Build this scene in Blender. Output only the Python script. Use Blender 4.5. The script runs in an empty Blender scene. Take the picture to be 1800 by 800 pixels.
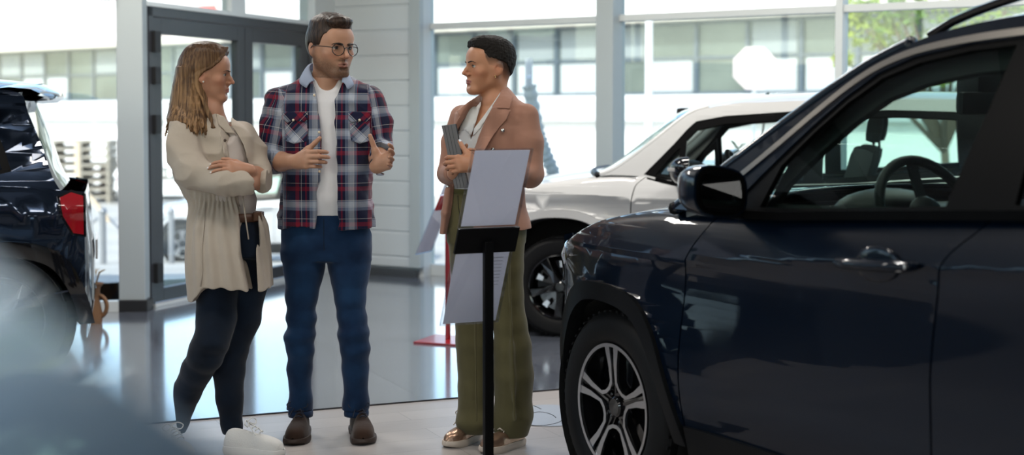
import bpy, bmesh, math, random
import numpy as np
from mathutils import Vector, Matrix
random.seed(7)
C = bpy.context.scene.collection
PI = math.pi
def rad(a): return a * PI / 180.0

# ------------------------------------------------------------------ camera model
CAM_H, FPX, PITCH = 1.38, 2500.0, rad(2.4)
CXP, CYP = 900.0, 310.0
def ray(px, py):
    a, b = (px - CXP) / FPX, (CYP - py) / FPX
    c, s = math.cos(PITCH), math.sin(PITCH)
    return Vector((a, c + b * s, -s + b * c))
def at(px, py, Y):                      # point of the photo at world distance Y
    d = ray(px, py); k = Y / d.y
    return Vector((d.x * k, Y, CAM_H + d.z * k))
def ground(px, py, z=0.0):
    d = ray(px, py); k = (z - CAM_H) / d.z
    return Vector((d.x * k, d.y * k, z))

# ------------------------------------------------------------------ materials
MATS = {}
def mat(name, col, rough=0.5, metal=0.0, coat=0.0, spec=0.5, bump=None, vary=None, sheen=0.0, sss=0.0, emit=None, alpha=None, coat_rough=0.03, aniso=None):
    if name in MATS: return MATS[name]
    m = bpy.data.materials.new(name); m.use_nodes = True
    nt = m.node_tree; b = nt.nodes['Principled BSDF']
    b.inputs['Base Color'].default_value = (*col, 1)
    b.inputs['Roughness'].default_value = rough
    b.inputs['Metallic'].default_value = metal
    b.inputs['Coat Weight'].default_value = coat
    b.inputs['Coat Roughness'].default_value = coat_rough
    b.inputs['Specular IOR Level'].default_value = spec
    b.inputs['Sheen Weight'].default_value = sheen
    if sss:
        b.inputs['Subsurface Weight'].default_value = sss
        b.inputs['Subsurface Radius'].default_value = (0.012, 0.005, 0.003)
        b.inputs['Subsurface Scale'].default_value = 1.0
    if emit: 
        b.inputs['Emission Color'].default_value = (*emit[0], 1); b.inputs['Emission Strength'].default_value = emit[1]
    tc = None
    if bump or vary:
        tc = nt.nodes.new('ShaderNodeTexCoord')
    if bump:                             # (scale, strength, distance)
        n = nt.nodes.new('ShaderNodeTexNoise'); n.inputs['Scale'].default_value = bump[0]; n.inputs['Detail'].default_value = 4
        bp = nt.nodes.new('ShaderNodeBump'); bp.inputs['Strength'].default_value = bump[1]; bp.inputs['Distance'].default_value = bump[2]
        nt.links.new(tc.outputs['Object'], n.inputs['Vector']); nt.links.new(n.outputs['Fac'], bp.inputs['Height'])
        nt.links.new(bp.outputs['Normal'], b.inputs['Normal'])
    if vary:                             # (scale, other colour, stretch)
        n = nt.nodes.new('ShaderNodeTexNoise'); n.inputs['Scale'].default_value = vary[0]; n.inputs['Detail'].default_value = 6
        mp = nt.nodes.new('ShaderNodeMapping'); mp.inputs['Scale'].default_value = vary[2] if len(vary) > 2 else (1, 1, 1)
        r = nt.nodes.new('ShaderNodeValToRGB')
        r.color_ramp.elements[0].color = (*col, 1); r.color_ramp.elements[1].color = (*vary[1], 1)
        r.color_ramp.elements[0].position = 0.35; r.color_ramp.elements[1].position = 0.65
        nt.links.new(tc.outputs['Object'], mp.inputs['Vector']); nt.links.new(mp.outputs['Vector'], n.inputs['Vector'])
        nt.links.new(n.outputs['Fac'], r.inputs['Fac']); nt.links.new(r.outputs['Color'], b.inputs['Base Color'])
    MATS[name] = m
    return m
def glass_mat(name, tint=(1, 1, 1), refl=1.0, rough=0.0, ior=1.5):
    m = bpy.data.materials.new(name); m.use_nodes = True; nt = m.node_tree; nt.nodes.clear()
    o = nt.nodes.new('ShaderNodeOutputMaterial'); mx = nt.nodes.new('ShaderNodeMixShader')
    t = nt.nodes.new('ShaderNodeBsdfTransparent'); t.inputs['Color'].default_value = (*tint, 1)
    g = nt.nodes.new('ShaderNodeBsdfGlossy'); g.inputs['Roughness'].default_value = rough; g.inputs['Color'].default_value = (refl, refl, refl, 1)
    f = nt.nodes.new('ShaderNodeFresnel'); gm = nt.nodes.new('ShaderNodeNewGeometry'); mr = nt.nodes.new('ShaderNodeMapRange')
    mr.inputs['To Min'].default_value = ior; mr.inputs['To Max'].default_value = 1.0 / ior      # same reflectance from both sides of a thin pane
    nt.links.new(gm.outputs['Backfacing'], mr.inputs['Value']); nt.links.new(mr.outputs['Result'], f.inputs['IOR'])
    nt.links.new(f.outputs['Fac'], mx.inputs['Fac']); nt.links.new(t.outputs[0], mx.inputs[1]); nt.links.new(g.outputs[0], mx.inputs[2])
    nt.links.new(mx.outputs[0], o.inputs['Surface'])
    return m

# ------------------------------------------------------------------ mesh building
class MB:
    def __init__(s): s.bm = bmesh.new()
    def box(s, c, d, rz=0.0, bev=0.0, M=None):
        g = bmesh.ops.create_cube(s.bm, size=1.0)
        vs = g['verts']
        T = (M if M is not None else Matrix.Translation(c) @ Matrix.Rotation(rz, 4, 'Z')) @ Matrix.Diagonal((d[0], d[1], d[2], 1))
        bmesh.ops.transform(s.bm, matrix=T, verts=vs)
        if bev > 0:
            es = list({e for v in vs for e in v.link_edges})
            bmesh.ops.bevel(s.bm, geom=es, offset=bev, segments=2, affect='EDGES', profile=0.7)
        return s
    def bar(s, a, b, w, d=None, up=Vector((0, 0, 1)), bev=0.0):     # rectangular bar from a to b
        a, b = Vector(a), Vector(b); d = w if d is None else d
        z = (b - a); L = z.length; z.normalize()
        x = up.cross(z)
        if x.length < 1e-4: x = Vector((1, 0, 0))
        x.normalize(); y = z.cross(x)
        M = Matrix((x, y, z)).transposed().to_4x4(); M.translation = (a + b) / 2
        return s.box(None, (w, d, L), bev=bev, M=M)
    def tube(s, pts, r, n=10, caps=True, flat=1.0, up=None):
        pts = [Vector(p) for p in pts]; R = r if isinstance(r, (list, tuple)) else [r] * len(pts)
        rings = []; prev = None
        for i, p in enumerate(pts):
            t = (pts[min(i + 1, len(pts) - 1)] - pts[max(i - 1, 0)]).normalized()
            if prev is None:
                x = (Vector(up) if up is not None else Vector((0, 0, 1)) if abs(t.z) < 0.9 else Vector((1, 0, 0))).cross(t).normalized()
            else:
                x = (prev - t * prev.dot(t)).normalized()
            prev = x; y = t.cross(x)
            rings.append([s.bm.verts.new(p + x * (math.cos(2 * PI * k / n) * R[i]) + y * (math.sin(2 * PI * k / n) * R[i] * flat)) for k in range(n)])
        for a, b in zip(rings, rings[1:]):
            for k in range(n): s.bm.faces.new((a[k], a[(k + 1) % n], b[(k + 1) % n], b[k]))
        if caps:
            s.bm.faces.new(list(reversed(rings[0]))); s.bm.faces.new(rings[-1])
        return s
    def lathe(s, prof, n=48, M=None, close=False):     # prof: (r, h), axis z
        M = M or Matrix(); rings = []
        for (r, h) in prof:
            rings.append([s.bm.verts.new(M @ Vector((r * math.cos(2 * PI * k / n), r * math.sin(2 * PI * k / n), h))) for k in range(n)])
        prs = list(zip(rings, rings[1:])) + ([(rings[-1], rings[0])] if close else [])
        for a, b in prs:
            for k in range(n): s.bm.faces.new((a[k], a[(k + 1) % n], b[(k + 1) % n], b[k]))
        return s
    def grid(s, P, closeu=False, closev=False, uvname=None, UV=None):
        nv, nu = len(P), len(P[0])
        V = [[s.bm.verts.new(Vector(p)) for p in row] for row in P]
        lay = s.bm.loops.layers.uv.verify() if UV is not None else None
        for j in range(nv if closev else nv - 1):
            for i in range(nu if closeu else nu - 1):
                j2, i2 = (j + 1) % nv, (i + 1) % nu
                q = [(j, i), (j, i2), (j2, i2), (j2, i)]
                try: f = s.bm.faces.new([V[a][b] for a, b in q])
                except ValueError: continue
                if lay is not None:
                    jj, ii = j + 1, i + 1
                    for lp, (a, b) in zip(f.loops, [(j, i), (j, ii), (jj, ii), (jj, i)]): lp[lay].uv = UV(a, b)
        return s
    def prism(s, pts, axis_vec, M=None):                # closed outline (list of 3D) extruded along axis_vec
        M = M or Matrix(); av = Vector(axis_vec)
        a = [s.bm.verts.new(M @ Vector(p)) for p in pts]; b = [s.bm.verts.new(M @ (Vector(p) + av)) for p in pts]
        n = len(pts)
        fa = s.bm.faces.new(a); fb = s.bm.faces.new(list(reversed(b)))
        for k in range(n): s.bm.faces.new((a[k], b[k], b[(k + 1) % n], a[(k + 1) % n]))
        bmesh.ops.triangulate(s.bm, faces=[fa, fb])
        return s
    def ball(s, c, r, M=None, u=20, v=12):
        if not isinstance(r, (tuple, list)): r = (r, r, r)
        g = bmesh.ops.create_uvsphere(s.bm, u_segments=u, v_segments=v, radius=1.0)
        T = (M or Matrix.Translation(c)) @ Matrix.Diagonal((*r, 1))
        bmesh.ops.transform(s.bm, matrix=T, verts=g['verts']); return s
    def build(s, name, m=None, parent=None, smooth=False, flip=True, solid=0.0, bevel=0.0, sub=0, angle=None):
        if flip: bmesh.ops.recalc_face_normals(s.bm, faces=s.bm.faces)
        me = bpy.data.meshes.new(name); s.bm.to_mesh(me); s.bm.free()
        return link(name, me, m, parent, smooth, solid, bevel, sub, angle)
def link(name, me, m=None, parent=None, smooth=False, solid=0.0, bevel=0.0, sub=0, angle=None):
    o = bpy.data.objects.new(name, me); C.objects.link(o)
    if m is not None: me.materials.append(m)
    if smooth:
        me.polygons.foreach_set('use_smooth', [True] * len(me.polygons))
        if angle: me.set_sharp_from_angle(angle=rad(angle))
    if parent is not None: o.parent = parent
    if sub:
        d = o.modifiers.new('s', 'SUBSURF'); d.levels = sub; d.render_levels = sub
    if solid:
        d = o.modifiers.new('t', 'SOLIDIFY'); d.thickness = abs(solid); d.offset = -1 if solid > 0 else 1
    if bevel:
        d = o.modifiers.new('b', 'BEVEL'); d.width = bevel; d.segments = 2; d.limit_method = 'ANGLE'
    return o
def tag(o, label=None, cat=None, group=None, kind=None):
    if label: o['label'] = label
    if cat: o['category'] = cat
    if group: o['group'] = group
    if kind: o['kind'] = kind
    return o
def thing(name, label, cat, loc=(0, 0, 0), rz=0.0, group=None):
    o = bpy.data.objects.new(name, None); C.objects.link(o); o.empty_display_size = 0.1
    o.location = loc; o.rotation_euler = (0, 0, rz)
    return tag(o, label, cat, group)
def copy_tree(o, parent=None):
    c = o.copy(); C.objects.link(c)
    if parent is not None: c.parent = parent
    for ch in [k for k in bpy.data.objects if k.parent == o]: copy_tree(ch, c)
    return c
def spline(pts, n=8, closed=False):     # Catmull-Rom through 2D/3D points
    P = [Vector(p) for p in pts]; out = []
    N = len(P); rng = range(N if closed else N - 1)
    for i in rng:
        if closed: p0, p1, p2, p3 = P[(i - 1) % N], P[i], P[(i + 1) % N], P[(i + 2) % N]
        else: p0, p1, p2, p3 = P[max(i - 1, 0)], P[i], P[i + 1], P[min(i + 2, N - 1)]
        for k in range(n):
            t = k / n
            out.append(0.5 * ((2 * p1) + (p2 - p0) * t + (2 * p0 - 5 * p1 + 4 * p2 - p3) * t * t + (3 * p1 - p0 - 3 * p2 + p3) * t ** 3))
    if not closed: out.append(P[-1].copy())
    return out
def interp(x, xs, ys):
    return float(np.interp(x, xs, ys))
def sinterp(x, xs, ys):                  # smooth interpolation (monotone cubic, ascending xs)
    if x <= xs[0]: return ys[0]
    if x >= xs[-1]: return ys[-1]
    i = max(k for k in range(len(xs) - 1) if xs[k] <= x)
    h = xs[i + 1] - xs[i]; t = (x - xs[i]) / h
    def sl(k):
        if k == 0: return (ys[1] - ys[0]) / (xs[1] - xs[0])
        if k == len(xs) - 1: return (ys[-1] - ys[-2]) / (xs[-1] - xs[-2])
        a = (ys[k] - ys[k - 1]) / (xs[k] - xs[k - 1]); b = (ys[k + 1] - ys[k]) / (xs[k + 1] - xs[k])
        return 0.0 if a * b <= 0 else 2 * a * b / (a + b)
    m0, m1 = sl(i) * h, sl(i + 1) * h
    return (2 * t ** 3 - 3 * t * t + 1) * ys[i] + (t ** 3 - 2 * t * t + t) * m0 + (-2 * t ** 3 + 3 * t * t) * ys[i + 1] + (t ** 3 - t * t) * m1
# ================================================================== camera, world, lights
cam = bpy.data.cameras.new('camera'); camo = bpy.data.objects.new('camera', cam); C.objects.link(camo)
bpy.context.scene.camera = camo
camo.location = (0, 0, CAM_H); camo.rotation_euler = (PI / 2 - PITCH, 0, 0)
cam.sensor_width = 36; cam.lens = 50.0; cam.shift_y = -(400 - CYP) / 1800.0
cam.clip_start = 0.05; cam.clip_end = 400
cam.dof.use_dof = True; cam.dof.focus_distance = 5.85; cam.dof.aperture_fstop = 2.0; cam.dof.aperture_blades = 9
sc = bpy.context.scene
sc.view_settings.view_transform = 'Standard'; sc.view_settings.look = 'None'
sc.view_settings.exposure = 1.12; sc.view_settings.gamma = 1.0; sc.view_settings.use_curve_mapping = False
sc.cycles.use_denoising = True
sc.cycles.sample_clamp_indirect = 6.0; sc.cycles.max_bounces = 10; sc.cycles.transparent_max_bounces = 24
sc.cycles.caustics_reflective = False; sc.cycles.caustics_refractive = False

w = bpy.data.worlds.new('sky'); sc.world = w; w.use_nodes = True
nt = w.node_tree; bg = nt.nodes['Background']
sky = nt.nodes.new('ShaderNodeTexSky'); sky.sky_type = 'NISHITA'; sky.sun_disc = False
sky.sun_elevation = rad(38); sky.sun_rotation = rad(200); sky.air_density = 1.0; sky.dust_density = 1.5; sky.ozone_density = 1.3
nt.links.new(sky.outputs['Color'], bg.inputs['Color']); bg.inputs['Strength'].default_value = 0.20
def sun_lamp():
    l = bpy.data.lights.new('sun', 'SUN'); l.energy = 1.9; l.angle = rad(1.0); l.color = (1.0, 0.95, 0.86)
    o = bpy.data.objects.new('sun', l); C.objects.link(o)
    d = Vector((0.42, 0.80, -0.72)); o.rotation_euler = d.to_track_quat('-Z', 'Y').to_euler(); o.location = (-10, -20, 30)
sun_lamp()

# ================================================================== room shell
M_ALU = mat('white_coated_aluminium', (0.62, 0.66, 0.67), 0.45)
M_ALU2 = mat('grey_coated_aluminium', (0.42, 0.47, 0.49), 0.45)
M_DARK = mat('anthracite_frame', (0.035, 0.037, 0.045), 0.4)
M_PANE = glass_mat('window_glass', (0.93, 0.97, 0.96), 1.0)
M_BLACK = mat('black_base_trim', (0.02, 0.021, 0.024), 0.4)
M_PANEL = mat('white_wall_panel', (0.60, 0.645, 0.67), 0.5)
M_CEIL = mat('ceiling_grey', (0.42, 0.43, 0.44), 0.8)
M_RUB = mat('black_rubber_gasket', (0.012, 0.012, 0.013), 0.6)

def floor_material():
    m = bpy.data.materials.new('slate_tile_floor'); m.use_nodes = True; nt = m.node_tree; b = nt.nodes['Principled BSDF']
    tc = nt.nodes.new('ShaderNodeTexCoord')
    mp = nt.nodes.new('ShaderNodeMapping'); mp.inputs['Rotation'].default_value = (0, 0, -FLOOR_ANG); mp.inputs['Location'].default_value = FLOOR_OFF
    nt.links.new(tc.outputs['Object'], mp.inputs['Vector'])
    br = nt.nodes.new('ShaderNodeTexBrick'); br.offset = 0.0
    br.inputs['Scale'].default_value = 1.0; br.inputs['Mortar Size'].default_value = 0.0035; br.inputs['Mortar Smooth'].default_value = 0.2
    br.inputs['Brick Width'].default_value = 0.9; br.inputs['Row Height'].default_value = 0.9
    br.inputs['Color1'].default_value = (0.150, 0.166, 0.205, 1); br.inputs['Color2'].default_value = (0.125, 0.141, 0.178, 1)
    br.inputs['Mortar'].default_value = (0.05, 0.055, 0.07, 1)
    nt.links.new(mp.outputs['Vector'], br.inputs['Vector'])
    nz = nt.nodes.new('ShaderNodeTexNoise'); nz.inputs['Scale'].default_value = 3.0; nz.inputs['Detail'].default_value = 8
    mp2 = nt.nodes.new('ShaderNodeMapping'); mp2.inputs['Scale'].default_value = (1, 8, 1)
    nt.links.new(mp.outputs['Vector'], mp2.inputs['Vector']); nt.links.new(mp2.outputs['Vector'], nz.inputs['Vector'])
    mr = nt.nodes.new('ShaderNodeMapRange'); mr.inputs['From Min'].default_value = 0.3; mr.inputs['From Max'].default_value = 0.7
    mr.inputs['To Min'].default_value = 0.14; mr.inputs['To Max'].default_value = 0.18
    nt.links.new(nz.outputs['Fac'], mr.inputs['Value']); nt.links.new(mr.outputs['Result'], b.inputs['Roughness'])
    nt.links.new(br.outputs['Color'], b.inputs['Base Color'])
    b.inputs['Specular IOR Level'].default_value = 0.9; b.inputs['Coat Weight'].default_value = 1.0; b.inputs['Coat Roughness'].default_value = 0.10; b.inputs['Coat IOR'].default_value = 1.6
    return m
def plank_material():
    m = bpy.data.materials.new('grey_oak_planks'); m.use_nodes = True; nt = m.node_tree; b = nt.nodes['Principled BSDF']
    tc = nt.nodes.new('ShaderNodeTexCoord')
    mp = nt.nodes.new('ShaderNodeMapping'); mp.inputs['Rotation'].default_value = (0, 0, -FLOOR_ANG)
    nt.links.new(tc.outputs['Object'], mp.inputs['Vector'])
    br = nt.nodes.new('ShaderNodeTexBrick'); br.offset = 0.37
    br.inputs['Scale'].default_value = 1.0; br.inputs['Mortar Size'].default_value = 0.0015
    br.inputs['Brick Width'].default_value = 1.3; br.inputs['Row Height'].default_value = 0.19; br.inputs['Bias'].default_value = 0.1
    br.inputs['Color1'].default_value = (0.43, 0.40, 0.385, 1); br.inputs['Color2'].default_value = (0.36, 0.335, 0.325, 1)
    br.inputs['Mortar'].default_value = (0.2, 0.19, 0.18, 1)
    nt.links.new(mp.outputs['Vector'], br.inputs['Vector'])
    nz = nt.nodes.new('ShaderNodeTexNoise'); nz.inputs['Scale'].default_value = 4.0; nz.inputs['Detail'].default_value = 8
    mp2 = nt.nodes.new('ShaderNodeMapping'); mp2.inputs['Scale'].default_value = (1, 14, 1)
    nt.links.new(mp.outputs['Vector'], mp2.inputs['Vector']); nt.links.new(mp2.outputs['Vector'], nz.inputs['Vector'])
    mx = nt.nodes.new('ShaderNodeMix'); mx.data_type = 'RGBA'; mx.blend_type = 'MULTIPLY'; mx.inputs['Factor'].default_value = 0.5
    nt.links.new(br.outputs['Color'], mx.inputs[6]); nt.links.new(nz.outputs['Color'], mx.inputs[7])
    r = nt.nodes.new('ShaderNodeValToRGB'); r.color_ramp.elements[0].color = (0.72, 0.72, 0.72, 1); r.color_ramp.elements[1].color = (1, 1, 1, 1)
    nt.links.new(nz.outputs['Fac'], r.inputs['Fac']); nt.links.new(r.outputs['Color'], mx.inputs[7])
    nt.links.new(mx.outputs[2], b.inputs['Base Color']); b.inputs['Roughness'].default_value = 0.32
    return m
# edge between the slate tiles and the light planks, as seen at the feet of the group
E0, E1 = ground(360, 738), ground(980, 686)
ed = (E1 - E0).normalized(); FLOOR_ANG = math.atan2(ed.y, ed.x)
en = Vector((-ed.y, ed.x, 0))
FLOOR_OFF = (0.37, 0.65, 0)
L0, L1 = E0 - ed * 14, E1 + ed * 14
WB = [Vector(p) for p in ((-9.0, 8.6), (-3.55, 9.86), (-2.80, 10.09))]      # left glazed wall
PB = ground(258, 541); PC = ground(577, 476); PD = ground(742, 487.5)
PA = ground(209, 548)
wd = Vector((4.19, -2.75, 0)).normalized()                                 # direction of the right glazed wall
PE = Vector((-0.73, 12.37, 0)); PF = PE + wd * 11.1
_k = ((PE.x - L0.x) * wd.y - (PE.y - L0.y) * wd.x) / (ed.x * wd.y - ed.y * wd.x)
XR = L0 + ed * _k                                                          # where that edge meets the right glazed wall
def poly_plane(name, pts, z, m, th=0.12):
    b = MB(); b.prism([(p[0], p[1], z) for p in pts], (0, 0, -th)); o = b.build(name, m); return tag(o, kind='structure')
# slate floor (behind the edge) and plank floor (in front of it)
far = [L0 + Vector((0, 0, 0)), L1, Vector((L1.x, 14, 0)), Vector((-9.5, 14, 0))]
fl = poly_plane('floor', [(-9.2, (L0 + ed * ((-9.2 - L0.x) / ed.x)).y), (XR.x, XR.y), (PE.x, PE.y), (PC.x, PC.y), (PB.x, PB.y), (PA.x, PA.y), (-9.2, 8.55)], 0.0, floor_material())
pl = poly_plane('floor_planks', [(-9.2, -8.0), (8.6, -8.0), (8.6, PE.y + wd.y * ((8.6 - PE.x) / wd.x)), (XR.x, XR.y), (-9.2, (L0 + ed * ((-9.2 - L0.x) / ed.x)).y)], 0.0, plank_material())
b = MB(); b.bar(E0 - ed * 7 + Vector((0, 0, 0.001)), E1 + ed * 6 + Vector((0, 0, 0.001)), 0.006, 0.012, up=Vector((0, 0, 1)))
tag(b.build('trim_1', mat('dark_floor_strip', (0.03, 0.03, 0.035), 0.3)), kind='structure')
b = MB(); b.bar(E0 - ed * 7 + Vector((0, 0, 0.001)) + en * .009, E1 + ed * 6 + Vector((0, 0, 0.001)) + en * .009, 0.007, 0.007, up=Vector((0, 0, 1)))
tag(b.build('trim_2', mat('bright_floor_strip', (0.7, 0.7, 0.72), 0.25, metal=0.6)), kind='structure')
CEIL = 4.1
cb = MB(); cb.prism([(p[0], p[1], CEIL) for p in [(-9.6, -8.4), (9, -8.4), (9, 6.2), (PE.x + .4, PE.y + .5), (PC.x - .3, PC.y + .4), (-2.6, 11.0), (-9.6, 9.4)]], (0, 0, 0.3))
tag(cb.build('ceiling', M_CEIL), kind='structure')
def beams():
    b = MB()
    for k in range(-3, 5):
        p = Vector((0, 1.5 + k * 1.9, CEIL - 0.17)); b.bar(p + Vector((-9, 0, 0)), p + Vector((8.5 if k < 2 else 2.5 - k * 1.2, 0, 0)), 0.16, 0.3)
    tag(b.build('ceiling_beams', mat('dark_steel', (0.06, 0.065, 0.07), 0.5)), kind='structure')

def glazed(prefix, a, b_, bars, mulls, z0=0.06, z1=CEIL, depth=0.08, m=M_ALU, t=0.055, pane=True, idx=[1]):
    """glazed wall from a to b: horizontal bars (z, thickness) and mullions (fraction, width, depth)"""
    a, b_ = Vector((a[0], a[1], 0)), Vector((b_[0], b_[1], 0)); d = (b_ - a).normalized(); L = (b_ - a).length
    n = Vector((-d.y, d.x, 0)); ang = math.atan2(d.y, d.x)
    fr = MB()
    for z, th in bars: fr.box((a + b_) / 2 + Vector((0, 0, z)), (L, depth, th), ang, bev=0.004)
    for fct, wd_, dp in mulls: fr.box(a + d * L * fct + Vector((0, 0, (z0 + z1) / 2)), (wd_, dp, z1 - z0), ang, bev=0.004)
    o = fr.build('window_%d' % idx[0], m); tag(o, kind='structure'); 
    if pane:
        g = MB(); g.box((a + b_) / 2 + Vector((0, 0, (z0 + z1) / 2)) + n * 0.01, (L, 0.012, z1 - z0), ang)
        g.build('window_pane', M_PANE, o)
    idx[0] += 1
    return o
# left glazed wall
zt = at(205, 2, WB[2].y).z
glazed('left', (WB[0].x, WB[0].y), (PA.x, PA.y), [(zt + 0.05, 0.10), (0.04, 0.08), (CEIL - 0.05, 0.1)], [(0.0, 0.08, 0.1), (0.45, 0.07, 0.09)])
# right glazed wall
zb = at(752, 47, PE.y).z
def frac_at(px):
    # where the ray of column px meets the right wall
    d = ray(px, 205); k = (PE.x * wd.y - PE.y * wd.x) / (d.x * wd.y - d.y * wd.x)
    return (Vector((d.x * k, d.y * k, 0)) - PE).length / 11.1
glazed('right', PE, PF, [(zb, 0.053), (0.05, 0.1), (CEIL - 0.05, 0.1)], [(0.0, 0.05, 0.12), (frac_at(1478), 0.055, 0.12), (frac_at(2050), 0.06, 0.1)], m=M_ALU)
c = PE + wd * (11.1 * frac_at(1072)); b = MB()
b.box(c + Vector((0.0, -0.05, CEIL / 2)), (0.155, 0.20, CEIL), math.atan2(wd.y, wd.x), bev=0.006)
tag(b.build('column_right', M_ALU2), kind='structure')
# left column beside the door
b = MB(); pc = at(231, 300, 10.05); b.box((pc.x - 0.005, 10.12, CEIL / 2 + 0.03), (0.185, 0.16, CEIL), 0.03, bev=0.008)
tag(b.build('column_left', M_ALU2), kind='structure')
b = MB(); b.box((pc.x + 0.002, 10.11, 0.04), (0.215, 0.2, 0.085), 0.03, bev=0.01); tag(b.build('baseboard_left', M_BLACK), kind='structure')

# ---- glazed double door between left column and white wall
def door_wall():
    a = Vector((PB.x, PB.y, 0)); c = Vector((PC.x, PC.y, 0)); d = (c - a).normalized(); n = Vector((d.y, -d.x, 0)); L = (c - a).length
    up = Vector((0, 0, 1))
    def s_at(px):        # distance along wall under photo column px
        r = ray(px, 205); k = (a.x * d.y - a.y * d.x) / (r.x * d.y - r.y * d.x)
        return (Vector((r.x * k, r.y * k, 0)) - a).dot(d)
    H = 2.17
    fr = MB(); ang = math.atan2(d.y, d.x)
    def vb(s0, s1, z0, z1, dep=0.07, mb=fr, off=0.0): mb.box(a + d * ((s0 + s1) / 2) + up * ((z0 + z1) / 2) + n * off, (s1 - s0, dep, z1 - z0), ang, bev=0.004)
    sL, sg0, sg1, sm, sg2, sE = s_at(253), s_at(277), s_at(411), s_at(424), s_at(438), s_at(541)
    # outer frame
    o = MB(); vb(sL, sL + 0.05, 0.02, H, 0.1, o); vb(sL, sE, H - 0.07, H, 0.1, o); vb(sE - 0.05, sE, 0.02, H, 0.1, o)
    do = o.build('door_1', M_DARK); tag(do, kind='structure')
    for s0, s1, g0, g1, nm in ((sL + 0.055, sm - 0.003, sg0, sg1, 'l'), (sm + 0.003, sE - 0.055, sg2, sE - 0.17, 'r')):
        lf = MB(); vb(s0, g0, 0.035, H - 0.075, 0.06, lf, 0.01); vb(g1, s1, 0.035, H - 0.075, 0.06, lf, 0.01)
        vb(g0, g1, H - 0.19, H - 0.075, 0.06, lf, 0.01); vb(g0, g1, 0.035, 0.13, 0.06, lf, 0.01)
        lo = lf.build('door_leaf', M_DARK, do)
        g = MB(); g.box(a + d * ((g0 + g1) / 2) + up * ((H - 0.19 + 0.13) / 2) + n * 0.005, (g1 - g0, 0.012, H - 0.32), ang); g.build('glass_pane', M_PANE, lo)
    for y0, y1 in ((55, 92), (118, 148), (202, 235), (462, 496)):
        z1, z0 = at(260, y0, 10.3).z, at(260, y1, 10.3).z
        h = MB(); vb(sL + 0.03, sL + 0.10, z0, z1, 0.05, h, 0.06); h.build('hinge', M_RUB, do)
    st = MB(); vb(sL + 0.03, sE, 0.0, 0.022, 0.09, st, 0.02); st.build('threshold', M_ALU, do)
    # head bar, mullion above, pane above
    t = MB(); vb(sL - 0.03, sE + 0.06, H + 0.0, H + 0.035, 0.12, t)
    vb(s_at(400), s_at(425), H + 0.035, CEIL, 0.09, t)
    wo = t.build('window_7', M_ALU); tag(wo, kind='structure')
    g = MB(); vb(sL, sE, H + 0.04, CEIL, 0.012, g); g.build('window_pane', M_PANE, wo)
    # narrow post at the end of the door
    p = MB(); vb(s_at(541), L + 0.02, 0.0, CEIL, 0.16, p); tag(p.build('column_centre', M_ALU), kind='structure')
door_wall()
def white_wall():
    a = Vector((PC.x + .02, PC.y, 0)); c = Vector((PD.x, PD.y, 0)); d = (c - a).normalized(); L = (c - a).length; ang = math.atan2(d.y, d.x)
    n = Vector((-d.y, d.x, 0))
    b = MB(); zh = 0.0; top = at(700, 97.5, 12.3).z; step = (top - at(700, 231, 12.3).z)/ 3.0
    step = 0.262 if not 0.1 < step < 0.4 else step
    # profiled cladding: planks with a V groove
    prof = []
    z = top - 12 * step
    zs = [z + k * step for k in range(0, 30) if 0.0 < z + k * step < CEIL]
    pts = [(0.0, 0.08)]
    for q in zs: pts += [(0.0, q - 0.012), (0.012, q), (0.0, q + 0.012)]
    pts.append((0.0, CEIL))
    rows = [[a + n * o_ + Vector((0, 0, zz)) for (o_, zz) in pts], [a + d * (L - 0.10) + n * o_ + Vector((0, 0, zz)) for (o_, zz) in pts]]
    b.grid(rows)
    b.box(a + d * (L / 2) + n * 0.08 + Vector((0, 0, CEIL / 2)), (L, 0.1, CEIL), ang)
    o = b.build('wall_back', M_PANEL); tag(o, kind='structure')
    p = MB(); p.box(a + d * (L - 0.055) + n * 0.0 + Vector((0, 0, CEIL / 2 + 0.04)), (0.11, 0.06, CEIL - 0.08), ang, bev=0.004)
    tag(p.build('trim_3', M_ALU2), kind='structure')
    q = MB(); q.box(a + d * (L / 2 - .03) - n * 0.02 + Vector((0, 0, 0.03)), (L - .02, 0.05, 0.06), ang, bev=0.004); tag(q.build('baseboard_back', mat('grey_baseboard', (0.05, 0.055, 0.06), .5)), kind='structure')
    p = MB(); p.box(PE + Vector((-0.04, -0.01, CEIL / 2)), (0.03, 0.08, CEIL), math.atan2(wd.y, wd.x), bev=0.004); tag(p.build('trim_4', mat('white_post', (0.75, 0.78, 0.78), 0.4)), kind='structure')
white_wall()
beams()
# walls the camera does not face (they close the hall and carry its other windows)
glazed('side', (-9.0, -8.0), (-9.0, 8.6), [(2.2, 0.1), (CEIL - 0.05, 0.1)], [(k / 6.0, 0.07, 0.1) for k in range(7)], z0=2.2, pane=True)
glazed('rear', (-9.0, -8.0), (3.0, -8.0), [(1.3, 0.1), (CEIL - 0.05, 0.1)], [(k / 5.0, 0.07, 0.1) for k in range(6)], z0=1.3, pane=True)
M_WG = mat('dark_grey_wall', (0.10, 0.105, 0.11), .7)
b = MB(); b.box((-9.05, .3, 1.1), (0.12, 16.7, 2.2)); tag(b.build('wall_left', M_WG), kind='structure')
b = MB(); b.box((-3.0, -8.05, .65), (12.0, .12, 1.3)); tag(b.build('wall_rear_low', M_WG), kind='structure')
b = MB(); b.box((5.8, -8.0, CEIL / 2), (5.6, 0.15, CEIL)); tag(b.build('wall_rear', M_PANEL), kind='structure')
b = MB(); b.box((8.6, (PF.y - 8.0) / 2, CEIL / 2), (0.15, 8 + PF.y, CEIL)); tag(b.build('wall_right', mat('grey_plaster', (0.3, 0.31, 0.32), .7)), kind='structure')

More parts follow.
